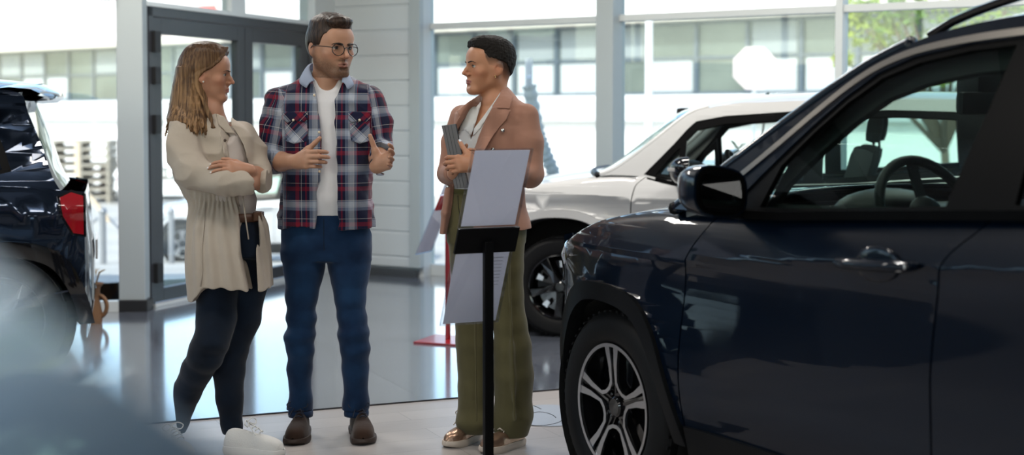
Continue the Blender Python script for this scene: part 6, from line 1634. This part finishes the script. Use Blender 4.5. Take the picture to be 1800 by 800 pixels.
    chest(v, p, [(380, 346, 458, 42), (410, 342, 464, 50), (450, 342, 466, 52)], .03, dy=.0)
    legs_from(v, p, [(445, 345, 425, -.03), (500, 345, 421, -.05), (560, 346, 413, -.08), (600, 340, 402, -.11), (625, 332, 390, -.10), (650, 320, 374, -.06), (690, 303, 352, .0), (740, 291, 332, .07), (800, 284, 314, .12)], .02)
    legs_from(v, p, [(430, 395, 467, -.01), (500, 402, 469, .02), (560, 394, 458, .03), (600, 384, 438, .0), (650, 376, 429, .02), (700, 380, 427, .05), (745, 389, 427, .06), (762, 391, 426, .06)], .02)
    def jf(X, Y, Z):
        kn = np.exp(-((Z - .44) / .08) ** 2) + .8 * np.exp(-((Z - .12) / .05) ** 2) + .4 * np.exp(-((Z - .8) / .06) ** 2); return (.0015 + .004 * kn) * wob((X, Y, Z), 62, 31, 6, (.45, .45, 1.7)) + .002 * wob((X, Y, Z), 28, 32, 5)
    v.warp(jf); P, F = v.mesh(); P = lap_smooth(P, F, 2); jo = npmesh('jeans', P, F, M_JEAND, root, org)
    ff = surf_y(P[P[:, 1] < 5.86])
    bl = mat('brown_belt_leather', (.085, .035, .018), .45); bo = band(root, p, org, 373, 388, (345, 459, 43), bl, 'belt', dy=.0, grow=.006)
    fb = Vector(p(452, 380.5, -.075)) - org; b = MB(); b.box(fb, (.034, .010, .036), rz=.7, bev=.004); b.build('buckle', mat('brass_brown_buckle', (.10, .05, .028), .4), bo)
    # ---- coat
    v = Vol(p(270, 545, -.36), p(500, 185, .32), .0033); Q = [(196, 356, 398, 26), (206, 322, 408, 34), (220, 300, 424, 42), (240, 292, 440, 48), (270, 296, 449, 50), (300, 306, 450, 50), (330, 318, 450, 48), (350, 328, 452, 47, -.01), (372, 331, 462, 54, -.02), (400, 330, 470, 64, -.03), (440, 330, 473, 72, -.035), (480, 332, 475, 76, -.04), (510, 334, 478, 78, -.04), (540, 336, 480, 79, -.04)]
    chest(v, p, Q, .015, dy=.01)
    zs = [p(0, y)[2] for y in (545, 503, 470, 440, 400, 372, 345, 300, 255, 225, 205, 190)]
    xl = [p(x, 300)[0] for x in (449, 447, 440, 434, 432, 430, 426, 412, 407, 394, 388, 385)]; xr = [p(x, 300)[0] for x in (464, 463, 462, 461, 462, 460, 455, 446, 436, 414, 404, 402)]
    v.field(lambda X, Y, Z: np.maximum(np.maximum(np.interp(Z, zs, xl) - X, X - np.interp(Z, zs, xr)), Y - 5.93), 'cut', .004)
    xh = [p(x, 300)[0] for x in (330, 340, 352, 372, 400, 447, 465, 480)]; zh_ = [p(350, y)[2] for y in (545, 537, 521, 498, 497, 503, 505, 500)]
    v.field(lambda X, Y, Z: (Z - np.interp(X, xh, zh_)) + 0 * Y, 'cut', 0)
    # sleeves
    v.cone(p(322, 232, -.06), p(320, 262, -.10), p.r(28), p.r(30), .02); v.cone(p(320, 262, -.10), p(338, 303, -.15), p.r(30), p.r(29), .03); v.cone(p(338, 303, -.15), p(392, 321, -.20), p.r(28), p.r(24), .03); v.cone(p(392, 321, -.20), p(426, 321, -.205), p.r(24), p.r(21), .02); v.cone(p(427, 321, -.205), p(434, 321, -.205), p.r(21.5), p.r(21), .004)
    v.cone(p(428, 320, -.205), p(470, 324, -.2), p.r(18), p.r(18), .002, op='cut')
    v.cone(p(424, 236, .09), p(446, 268, .05), p.r(24), p.r(22), .03); v.cone(p(446, 268, .05), p(461, 315, -.02), p.r(22), p.r(18), .02)
    v.cone(p(461, 314, -.03), p(463, 326, -.08), p.r(19), p.r(16), .01); v.cone(p(465, 310, -.115), p(464, 331, -.12), p.r(11.5), p.r(11.5), .014); v.cone(p(467, 320, -.04), p(466, 321, -.12), p.r(17), p.r(15), .01)
    def folds(X, Y, Z):
        w_ = .005 * wob((X, Y, Z), 26, 41, 7, (1.2, 1, .5)); gz_ = np.clip((1.04 - Z) / .1, 0, 1); gz2 = np.exp(-((Z - 1.02) / .045) ** 2)
        ang_ = np.arctan2(Y - 5.86, X - p(395, 0)[0]); vert = np.sin(ang_ * 19 + 1.2 * np.sin(Z * 7) + 2.0 * wob((X, Y, Z), 6, 44, 4)); return w_ + gz_ * .0048 * vert * np.clip((Z - .55) / .2, .35, 1) + gz2 * .0045 * np.sin(ang_ * 46 + 3 * wob((X, Y, Z), 12, 45, 4)) + .006 * gz2 + .008 * (np.abs(wob((X, Y, Z), 34, 46, 4, (1, .6, 1.3))) - .4) * (1 - gz_)
    v.warp(folds); P, F = v.mesh(); P = lap_smooth(P, F, 2); mc = cloth_mat('beige_cotton', (.41, .35, .29), (.46, .395, .33), scale=800, var=4)
    co = npmesh('coat', P, F, mc, root, org); fy = surf_y(P[P[:, 1] < 5.9])
    wrap_patch('collar', [(385, 200), (398, 205), (412, 226), (421, 236), (404, 232), (391, 218)], mc, fy, 5.85, org, .006, parent=co, th=.004)
    wrap_patch('placket', [(392, 222), (407, 236), (414, 256), (415, 276), (407, 276), (403, 258), (396, 238)], mc, fy, 5.85, org, .006, parent=co, th=.004)
    for x, y in ((409, 268), (404, 246)):
        q = at(x, y, 5.85); b = MB(); b.ball(Vector((q.x, fy(q.x, q.z) - .008, q.z)) - org, (.006, .003, .006)); b.build('button', mat('dark_brown_button', (.05, .03, .02), .3), co, smooth=True)
    b = MB(); b.tube([Vector((q.x, fy(q.x, q.z) - .004, q.z)) - org for q in [at(x, y, 5.85) for x, y in ((371, 352), (373, 390), (371, 430), (374, 470), (371, 494))]], .0018, 6); b.build('seam', mc, co, smooth=True)
    b = MB(); b.tube(spline([Vector(p(427, 345, -.13)) - org, Vector(p(430, 372, -.14)) - org, Vector(p(434, 400, -.135)) - org, Vector(p(437, 421, -.13)) - org], 5), .003, 6); b.build('drawstring', mc, co, smooth=True)
    sm = mat('white_knit', (.62, .61, .59), .8, bump=(180, .6, .003)); sw = mat('white_foam_sole', (.68, .67, .65), .5)
    shoe(root, org, ground(396, 797), ground(496, 806), .27, .098, .10, sm, sw, lace_m=mat('white_lace', (.7, .7, .68), .7), heel_block=False, sole_h=.035, low=True)
    shoe(root, org, ground(282, 800), ground(352, 830), .27, .098, .10, sm, sw, lace_m=MATS['white_lace'], heel_block=False, sole_h=.035, low=True)
build_left()

# ================================================================== woman in the brown blazer with a tablet
def build_right():
    p = Px(5.92); org = Vector((float(p(862, 300)[0]), 5.92, 0))
    root = thing('person', 'woman with cropped black hair in a brown blazer and olive trousers', 'person', org)
    f = Frame(p(857, 166, 0), -66, -2, 0, 1.0); sk = (.45, .215, .125)
    v = Vol(p(760, 350, -.42), p(965, 50, .26) + .02, .0023); head_prims(v, f, 'f')
    v.cone(f(0, .036, .05), p(870, 192, .0), .047, .050, .03); v.cone(p(870, 188, .0), p(864, 225, .0), .056, .088, .04)
    v.cone(p(815, 208, .08), p(925, 208, -.06), .045, .045, .04); v.ell(p(862, 240, 0), (.11, .10, .11), None, .03)
    # near (image-right) arm
    v.cone(p(928, 205, -.06), p(933, 308, -.08), .042, .036, .02); v.cone(p(933, 308, -.08), p(885, 304, -.20), .036, .036, .02); wn = p(842, 290, -.315); v.cone(p(885, 304, -.20), wn, .036, .0255, .02)
    tn = hand(v, wn, (-.95, -.18, .05), (.12, .92, -.25), (.12, -.10, 1), .93, curl=((30, 46, 30), (32, 48, 32), (32, 48, 32), (34, 48, 32)), spread=(6, 1, -3, -8), thumb=(.62, .74, .18), tcurl=(-8, -6))
    # far arm: its hand rests beneath, fingers round the tablet
    wf = p(799, 304, -.16); v.cone(p(812, 208, .07), p(786, 305, .03), .038, .034, .02); v.cone(p(786, 305, .03), wf, .034, .025, .02)
    tf = hand(v, wf, (.25, -.75, .55), (.92, .2, -.1), (-.35, .1, .9), .92, curl=((20, 40, 26),) * 4, spread=(3, 0, -2, -5), thumb=(.8, .55, .2), tcurl=(0, 0))
    P, F = v.mesh(); P = lap_smooth(P, F, 1, .4)
    def scalp(x, y, z):
        line = np.interp(z, [.03, .075, .105, .120, .150, .182, .190, .25], [.062, .040, .032, -.030, -.045, -.048, -.080, -.09]); lowf = np.interp(y, [-.05, .0, .04, .11], [.112, .112, .070, .030])
        return np.clip((y - line) / .006, 0, 1) * np.clip((z - lowf) / .045, 0, 1) ** .8 * .92
    col = face_colour(P, f, sk, (.27, .085, .085), 'f', scalp=scalp, blush=.14)
    body = npmesh('body', P, F, M_SKIN, root, org, col)
    mn = mat('pale_blue_nail_polish', (.62, .68, .74), .2, coat=.9); add_nails(body, tn, org, mn); add_nails(body, tf[4:], org, mn)
    add_eyes(body, f, org, (.06, .04, .02), (-.05, -1, 0)); add_brows(body, f, org, mat('black_brow', (.018, .012, .010), .8), P, .0027, .002, -.002)
    b = MB()
    for k_, (x, y, z) in enumerate(((.0785, -.002, .076), (.080, -.001, .070))): b.ball(Vector(f(x, y, z)) - org, .003)
    b.build('earring', mat('gold', (.75, .55, .28), .2, metal=1), root, smooth=True)
    # ---- hair
    v = Vol(f(0, 0, .13) - .16, f(0, 0, .13) + .16, .002); head_prims(v, f, 'f', hair=.0035); v.ell(f(0, -.008, .199), (.066, .088, .047), f.R, .02); v.ell(f(0, .035, .175), (.070, .080, .062), f.R, .02)
    def reg(X, Y, Z):
        Pq = np.stack(np.broadcast_arrays(X, Y, Z), -1); L = f.inv(Pq); y, z = L[..., 1], L[..., 2]
        line = np.interp(z, [.03, .13, .15, .182, .192, .25], [.02, -.030, -.044, -.047, -.080, -.1]); low = np.interp(y, [-.05, .0, .05, .075, .11], [.152, .148, .128, .095, .060]) - z; return np.maximum(line - y, low)
    q_ = v.sub(v.lo, v.lo + v.h * v.n); v.D[q_[0]] = np.maximum(v.D[q_[0]], reg(q_[1], q_[2], q_[3]).astype(np.float32))
    v.warp(lambda X, Y, Z: .0014 * wob((X, Y, Z), 420, 3, 7) + .001 * wob((X, Y, Z), 150, 4, 5)); P, F = v.mesh(); npmesh('hair', P, F, mat('cropped_black_hair', (.010, .008, .007), .7, spec=.2, bump=(500, .8, .003)), root, org)
    # ---- blouse
    v = Vol(p(780, 345, -.25), p(935, 155, .22), .003)
    chest(v, p, [(164, 850, 893, 22), (180, 836, 902, 32), (200, 815, 925, 38), (230, 806, 920, 43), (280, 806, 915, 43), (320, 800, 905, 42), (336, 796, 900, 41)], .015, dy=.0)
    def vcut(X, Y, Z):
        z1, z0 = p(0, 160)[2], p(0, 240)[2]; t = np.clip((Z - z0) / (z1 - z0), 0, 1.3); xc = p(829, 0)[0] + (p(862, 0)[0] - p(829, 0)[0]) * t; return np.maximum(np.abs(X - xc) - .040 * t - .002 + .25 * np.clip(z0 - Z, 0, 1), Y - 5.90)
    v.field(vcut, 'cut', .003); v.cone(p(866, 140, .0), p(866, 175, .0), .056, .060, .006, op='cut')
    v.warp(lambda X, Y, Z: .0035 * wob((X, Y, Z), 34, 4, 6, (1.3, 1, .6))); P, F = v.mesh(); P = lap_smooth(P, F, 2); mw = mat('white_satin', (.60, .60, .60), .45, sheen=.2); blo = npmesh('blouse', P, F, mw, root, org); fyb = surf_y(P[P[:, 1] < 5.93])
    wrap_patch('blouse_collar', [(846, 170), (846, 184), (838, 212), (829, 238), (818, 228), (806, 232), (812, 212), (830, 188)], mw, fyb, 5.92, org, .005, parent=blo, th=.003)
    wrap_patch('blouse_collar', [(880, 162), (878, 176), (862, 200), (845, 225), (832, 238), (834, 226), (850, 205), (868, 180)], mw, fyb, 5.92, org, .006, parent=blo, th=.003)
    # ---- blazer
    v = Vol(p(755, 425, -.40), p(970, 140, .28), .003)
    chest(v, p, [(150, 872, 890, 14, .035), (162, 850, 901, 28, .02), (175, 836, 912, 38), (186, 812, 930, 44), (200, 800, 942, 48), (225, 798, 946, 50), (260, 798, 938, 50), (300, 796, 926, 49), (330, 794, 922, 48), (365, 790, 927, 51), (402, 786, 935, 54)], .015, dy=.0)
    zs = [p(0, y)[2] for y in (430, 400, 340, 300, 266, 235, 205, 185, 170, 145)]; xl = [p(x, 300)[0] for x in (790, 792, 797, 800, 801, 803, 816, 828, 838, 843)]; xr = [p(x, 300)[0] for x in (834, 834, 832, 832, 835, 845, 858, 868, 876, 884)]
    v.field(lambda X, Y, Z: np.maximum(np.maximum(np.interp(Z, zs, xl) - X, X - np.interp(Z, zs, xr)), Y - 5.95), 'cut', .004)
    v.cone(p(866, 130, .0), p(866, 176, .0), .058, .064, .006, op='cut')
    v.field(lambda X, Y, Z: (Z - (p(0, 400)[2] - .10 * np.clip((p(800, 0)[0] - X) / .03, 0, .45))) + 0 * Y, 'cut', 0)
    v.chain([p(925, 205, -.06), p(929, 250, -.07), p(932, 308, -.08)], [p.r(24), p.r(24), p.r(21.5)], .02); v.cone(p(932, 308, -.08), p(895, 305, -.19), p.r(21.5), p.r(18.5), .02); v.cone(p(895, 305, -.19), p(851, 296, -.28), p.r(18.5), p.r(15.5), .01)
    v.cone(p(857, 297, -.27), p(830, 291, -.33), p.r(13), p.r(13), .002, op='cut')
    v.chain([p(812, 205, .06), p(796, 250, .055), p(787, 304, .03)], [p.r(21), p.r(20), p.r(18)], .02); v.cone(p(787, 304, .03), p(795, 305, -.10), p.r(18), p.r(15.5), .015); v.cone(p(794, 305, -.08), p(799, 304, -.16), p.r(12.5), p.r(12.5), .002, op='cut')
    # side flap of the open front hanging left of the trousers
    v.chain([p(790, 335, -.03), p(783, 375, -.05), p(779, 410, -.05)], [p.r(7), p.r(8), p.r(8)], .01, fy=2.6)
    def folds(X, Y, Z):
        el_ = np.exp(-(((X - p(932, 0)[0]) / .06) ** 2 + ((Z - p(0, 305)[2]) / .07) ** 2)); return .0035 * wob((X, Y, Z), 26, 51, 6, (1.1, 1, .7)) + .0045 * el_ * wob((X, Y, Z), 95, 52, 5) + .003 * (np.abs(wob((X, Y, Z), 30, 53, 4, (1, .6, 1))) - .4)
    v.warp(folds); P, F = v.mesh(); P = lap_smooth(P, F, 2); mb = cloth_mat('brown_blazer_cloth', (.34, .175, .125), (.38, .20, .145), scale=900, var=5); bz = npmesh('blazer', P, F, mb, root, org); fy = surf_y(P[P[:, 1] < 5.95])
    wrap_patch('lapel', [(868, 188), (897, 194), (890, 210), (878, 224), (866, 240), (850, 266), (840, 276), (832, 268), (842, 240), (856, 208)], mb, fy, 5.92, org, .009, parent=bz, th=.004, step=.006)
    wrap_patch('jacket_collar', [(884, 150), (893, 155), (902, 170), (896, 191), (871, 191), (866, 187), (878, 168)], mb, fy, 5.92, org, .012, parent=bz, th=.004, step=.006)
    wrap_patch('lapel', [(845, 167), (824, 180), (803, 196), (811, 204), (799, 222), (802, 234), (815, 212), (845, 180)], mb, fy, 5.92, org, .008, parent=bz, th=.004, step=.006)
    for x, y in ((884, 229), (867, 262), (788, 327)):
        q = at(x, y, 5.92); b = MB(); b.ball(Vector((q.x, fy(q.x, q.z) - .006, q.z)) - org, (.0085, .005, .0085)); b.build('button', mat('silver_button', (.6, .6, .6), .2, metal=1), bz, smooth=True)
    # ---- trousers
    v = Vol(p(765, 795, -.30), p(960, 325, .26), .004)
    chest(v, p, [(334, 795, 905, 38), (360, 790, 915, 43), (400, 786, 926, 48), (425, 787, 925, 42)], .04)
    legs_from(v, p, [(405, 786, 856, .0), (460, 791, 862, .01), (520, 797, 866, .02), (600, 802, 869, .04), (680, 805, 871, .05), (738, 803, 874, .05)], .015, 1.1)
    legs_from(v, p, [(400, 852, 926, -.02), (470, 860, 921, -.03), (520, 864, 920, -.03), (570, 867, 926, -.03), (610, 868, 934, -.03), (660, 868, 938, -.03), (720, 868, 935, -.02), (752, 868, 929, -.02)], .015, 1.1)
    def tf_(X, Y, Z):
        lowz = np.exp(-((Z - .10) / .07) ** 2); return .0045 * wob((X, Y, Z), 16, 61, 6, (1.6, 1, .25)) + lowz * .011 * wob((X, Y, Z), 38, 62, 5, (.8, .8, 1.2)) + .004 * (np.abs(wob((X, Y, Z), 15, 63, 4, (1.5, .6, .3))) - .4)
    v.warp(tf_)
    for (x0, x1, dy) in ((833, 838, -.12), (893, 905, -.13)):       # pressed creases
        v.cone(p(x0, 430, dy), p(x1, 740, dy), .006, .004, .03)
    v.field(lambda X, Y, Z: Z - .030 + 0 * X + 0 * Y, 'cut', 0)
    P, F = v.mesh(); P = lap_smooth(P, F, 2); tr = npmesh('trousers', P, F, cloth_mat('olive_crepe', (.085, .074, .032), (.105, .092, .042), scale=900, var=4), root, org)
    band(root, p, org, 331, 340, (795, 905, 38), cloth_mat('olive_crepe_band', (.085, .08, .028), None), 'waistband', grow=.003)
    fy2 = surf_y(P[P[:, 1] < 5.92]); b = MB(); b.tube([Vector((q.x, fy2(q.x, q.z) - .0005, q.z)) - org for q in [at(x, y, 5.92) for x, y in ((806, 342), (807, 360), (811, 385), (815, 400))]], .0016, 6); b.build('pocket_seam', mat('dark_olive', (.02, .02, .008), .9), tr, smooth=True)
    gm = mat('rose_gold_leather', (.42, .27, .19), .28, metal=.75, bump=(60, .5, .004)); so = mat('cream_sole', (.55, .47, .40), .6)
    shoe(root, org, ground(842, 768), ground(782, 789), .255, .092, .09, gm, so, lace_m=mat('cream_lace', (.6, .52, .44), .7), heel_block=False, sole_h=.03, low=True)
    shoe(root, org, ground(918, 780), ground(838, 801), .255, .092, .09, gm, so, lace_m=MATS['cream_lace'], heel_block=False, sole_h=.03, low=True)
    # ---- tablet in its cover, held against the chest
    a, c = Vector(p(789, 220, -.215)), Vector(p(812, 330, -.20)); t = thing('tablet', 'slim grey covered tablet held upright by the woman in the blazer', 'tablet', a)
    zz = (c - a).normalized(); xx = Vector((.62, -.78, .1)); xx = (xx - zz * xx.dot(zz)).normalized(); yy = zz.cross(xx)
    if yy.dot(Vector((-.8, -.6, 0))) > 0: xx, yy = -xx, -yy
    M = Matrix((xx, yy, zz)).transposed().to_4x4(); M.translation = (c - a) * .5
    b = MB(); b.box(None, (.085, .006, (c - a).length), M=M @ Matrix.Translation((0, -.004 if False else .004, 0)), bev=.002); b.build('screen_back', mat('black_tablet', (.01, .01, .012), .3), t)
    b = MB(); b.box(None, (.090, .004, (c - a).length + .004), M=M @ Matrix.Translation((-.002, -.003, 0)), bev=.0015); co = b.build('cover', mat('grey_cover', (.16, .16, .165), .7), t)
    for k_ in (-1, 0, 1):
        b = MB(); b.box(None, (.0016, .0012, (c - a).length), M=M @ Matrix.Translation((k_ * .022, -.0054, 0))); b.build('cover_fold', mat('dark_grey_fold', (.08, .08, .085), .7), co)
build_right()
# ================================================================== display stands, plants, floor sticker, other cars
M_ACR = glass_mat('clear_acrylic', (.93, .94, .96), 1.0, rough=.02)
M_PAPER = mat('white_paper', (.86, .86, .92), .8)
def _translucent_paper():
    nt = M_PAPER.node_tree; o = nt.nodes['Material Output']; b = nt.nodes['Principled BSDF']; t = nt.nodes.new('ShaderNodeBsdfTranslucent'); t.inputs['Color'].default_value = (.90, .90, .95, 1); m = nt.nodes.new('ShaderNodeMixShader'); m.inputs['Fac'].default_value = .55
    nt.links.new(b.outputs[0], m.inputs[1]); nt.links.new(t.outputs[0], m.inputs[2]); nt.links.new(m.outputs[0], o.inputs['Surface'])
_translucent_paper()
def display_stand(name, label, foot, theta, zc, colour, m_pole, sheets=True, tilt=24, pole_side=1):
    t = thing(name, label, 'sign stand', (foot[0], foot[1], 0))
    th = rad(theta); a = Vector((math.cos(th), math.sin(th), 0)); nh = Vector((math.sin(th), -math.cos(th), 0)); f = rad(tilt)
    b_ = (nh * math.sin(f) + Vector((0, 0, math.cos(f)))).normalized(); n = a.cross(b_)             # n points to the readers' side or back
    if n.dot(Vector((foot[0], foot[1], 0))) < 0: n = -n      # n looks away from the camera side
    cz = Vector((0, 0, zc)) + n * .012
    def M(c): m = Matrix((a, b_, n)).transposed().to_4x4(); m.translation = c; return m
    b = MB(); b.box((0, 0, .006), (.32, .32, .012), rz=th, bev=.003); b.build('base_plate', m_pole, t)
    b = MB(); b.box((0, 0, zc / 2 + .0), (.034 if pole_side else .05, .022, zc), rz=th, bev=.003); b.build('pole', m_pole, t)
    b = MB(); b.box(None, (.238, .098, .012), M=M(cz), bev=.002); b.build('bracket', colour, t)
    for sgn, nm in ((1, 'upper'), (-1, 'lower')):
        c = cz + b_ * (sgn * (.049 + .150)) + n * .012
        ac = MB(); ac.box(None, (.232, .304, .003), M=M(c + n * .0022), bev=0); ac.box(None, (.232, .304, .003), M=M(c - n * .0042), bev=0); ac.box(None, (.003, .304, .008), M=M(c + a * .1155)); ac.box(None, (.003, .304, .008), M=M(c - a * .1155)); ac.box(None, (.232, .003, .008), M=M(c - b_ * .1535))
        ao = ac.build('acrylic_holder', M_ACR, t)
        p = MB(); p.box(None, (.210, .293, .0006), M=M(c - n * .001)); po = p.build('paper_sheet', M_PAPER, t)
        ln = MB()
        rnd = random.Random(3 + sgn)
        for k in range(9 if sgn < 0 else 0):
            w = rnd.uniform(.03, .075); ln.box(None, (w, .0022, .0004), M=M(c - n * .0016 + a * (.085 - w / 2) + b_ * (.12 - k * (.014 if sgn < 0 else .05))))
        if sgn > 0: ln.bm.free(); continue
        lo_ = ln.build('printed_lines', mat('faint_grey_print', (.45, .45, .50), .8), po); lo_['kind'] = 'stuff'
    return t
pb = at(858, 425, 5.0)
display_stand('sign_stand', 'black display stand with two clear paper holders in front of the woman in the blazer', (pb.x, 5.0), 26, pb.z, mat('black_bracket', (.006, .006, .007), .4, spec=.15), mat('black_pole', (.004, .004, .0045), .4, spec=.15))
pr = at(787, 357, 8.7); red = mat('red_metal', (.30, .004, .012), .3, coat=.4)
display_stand('sign_stand', 'red display stand on a red base plate behind the woman in the blazer', (pr.x, 8.7), 69, pr.z, red, red)

def yucca():
    Y = 12.3; c = at(1300, 400, Y); t = thing('potted_yucca', 'spiky potted plant standing outside the window behind the pale grey car', 'plant', (c.x, Y, gz(Y))); o = Vector((c.x, Y, gz(Y)))
    b = MB(); b.lathe([(.001, .0), (.13, .0), (.17, .30), (.18, .32), (.16, .32), (.15, .27), (.001, .27)], 32); b.build('pot', mat('dark_pot', (.05, .05, .05), .5), t, smooth=True, angle=40)
    stem = mat('grey_stem', (.16, .13, .10), .8); lf = mat('olive_leaf', (.10, .13, .04), .6)
    tops = []
    for k, (px, py, qx, qy) in enumerate(((1298, 262, 1290, 330), (1346, 176, 1338, 250), (1352, 255, 1330, 300))):
        e, mid = at(px, py, Y) - o, at(qx, qy, Y) - o; b = MB(); b.tube(spline([Vector((0.01 * k, 0, .27)), mid, e], 8), [.013 - .0004 * i for i in range(17)], 8); b.build('stem', stem, t, smooth=True); tops.append(e)
    rnd = random.Random(2)
    for e in tops:
        b = MB()
        for k in range(26):
            a = rnd.uniform(0, 2 * PI); up = rnd.uniform(-.3, .9); d = Vector((math.cos(a), math.sin(a), up)).normalized(); L = rnd.uniform(.12, .20); s_ = d.cross(Vector((0, 0, 1))).normalized() * .006
            q = [e + d * L * .0 - s_, e + d * L * .5 - s_ * 1.3 + Vector((0, 0, .0)), e + d * L - Vector((0, 0, .03)), e + d * L * .5 + s_ * 1.3, e + s_]
            b.bm.faces.new([b.bm.verts.new(v) for v in q])
        b.build('leaves', lf, t, flip=False)
yucca()
def planter():
    Y = 9.45; c = at(160, 520, Y); t = thing('planter', 'small brown planter with a curved handle on the floor beside the black car', 'planter', (c.x, Y, 0))
    m = mat('brown_wicker', (.20, .10, .045), .7, bump=(80, .8, .006))
    b = MB(); b.lathe([(.001, 0), (.07, 0), (.075, .06), (.055, .16), (.06, .24), (.085, .27), (.078, .27), (.05, .235), (.001, .23)], 32); b.build('pot', m, t, smooth=True, angle=50)
    b = MB(); b.tube([(.045 + .060 * math.sin(x), 0, .115 + .075 * math.cos(x)) for x in np.linspace(0, PI, 14)], .014, 10); b.build('handle', m, t, smooth=True)
    b = MB(); rnd = random.Random(8)
    for k in range(16):
        a = rnd.uniform(0, 2 * PI); b.tube([(0.02 * math.cos(a), .02 * math.sin(a), .22), (.06 * math.cos(a), .06 * math.sin(a), .34), (.10 * math.cos(a), .10 * math.sin(a), .36)], [.004, .003, .001], 5)
    b.build('dry_stems', mat('dry_stems', (.24, .17, .09), .8), t)
planter()
def sticker():
    P = lambda x, y: ground(x, y, .0015)
    t = thing('floor_sticker', 'round pale blue sticker with black outlines on the plank floor beside the front wheel', 'sticker', tuple(P(965, 732)))
    o = P(965, 732)
    out = spline([P(915, 735), P(925, 718), P(950, 712), P(985, 713), P(1010, 724), P(1012, 742), P(985, 749), P(945, 749), P(922, 746)], 8, closed=True)
    b = MB(); b.prism([q - o for q in out], (0, 0, .0008)); b.build('sticker_face', mat('pale_blue_vinyl', (.34, .38, .44), .35), t)
    for pts in ([(921, 744), (940, 748), (962, 747), (980, 743), (988, 739), (992, 741), (1002, 743)], [(931, 729), (937, 726), (948, 724), (962, 726), (972, 730), (977, 734)], [(938, 713), (945, 716), (951, 719)]):
        q = spline([ground(x, y, .0032) - o for x, y in pts], 6); b = MB(); b.tube(q, .0024, 6, flat=.35); b.build('outline', mat('black_print', (.01, .01, .012), .4), t, smooth=True)
sticker()

if 'BLUE' in globals():
    FORE = spec(BLUE, roof=[(-1.26, 1.53), (-1.45, 1.555), (-1.75, 1.565), (-2.2, 1.555), (-2.6, 1.52), (-2.85, 1.485)], A=[(-.36, 1.075), (-.50, 1.15), (-.665, 1.24), (-.842, 1.34), (-.98, 1.42), (-1.12, 1.48), (-1.26, 1.53)],
        D=[(-2.85, 1.485), (-3.02, 1.385), (-3.24, 1.270), (-3.46, 1.17)], opening=[(-.665, 1.085), (-.75, 1.14), (-.835, 1.205), (-.96, 1.30), (-1.06, 1.38), (-1.17, 1.44), (-1.30, 1.485), (-1.5, 1.51), (-2.0, 1.505), (-2.4, 1.465), (-2.6, 1.42), (-2.75, 1.35), (-2.85, 1.22), (-2.6, 1.18), (-2.2, 1.164), (-1.83, 1.148), (-1.23, 1.112), (-.844, 1.088)],
        windows=[[(-.815, 1.105), (-.97, 1.27), (-1.19, 1.42), (-1.32, 1.46), (-1.62, 1.485), (-1.60, 1.14)], [(-1.72, 1.15), (-1.72, 1.485), (-2.2, 1.47), (-2.36, 1.42), (-2.40, 1.19)], [(-2.46, 1.195), (-2.44, 1.40), (-2.6, 1.365), (-2.70, 1.30), (-2.76, 1.225)]], rails=None, drip=None, spoiler=False)
    build_car('car', 'silver blue car out of focus close to the camera at the lower left', (-.945, -2.68), rad(-90), FORE, paint('silver_blue_paint', (.20, .29, .40), metal=.4, rough=.35))
    PS = paint('silver_paint', (.55, .56, .58), metal=.3)
    q = at(318, 430, 24.0); build_car('car', 'silver off-road car parked outside, its front wheel seen through the glazed door', (q.x, 25.0, gz(24.5) - .02), rad(180), spec(BLUE, r=.36), PS)
    q = at(196, 345, 52.0); build_car('car', 'white car far across the yard just left of the column', (q.x + 3.1, 53.0, gz(53)), rad(0), spec(WHITE), paint('white_paint', (.75, .75, .75)))
    q = at(985, 300, 20.0); build_car('car', 'pale green-grey car outside, only its roof showing above the bonnet of the pale car', (q.x, 20.8, gz(20.5)), rad(180), spec(WHITE), paint('pale_green_paint', (.42, .50, .48)))
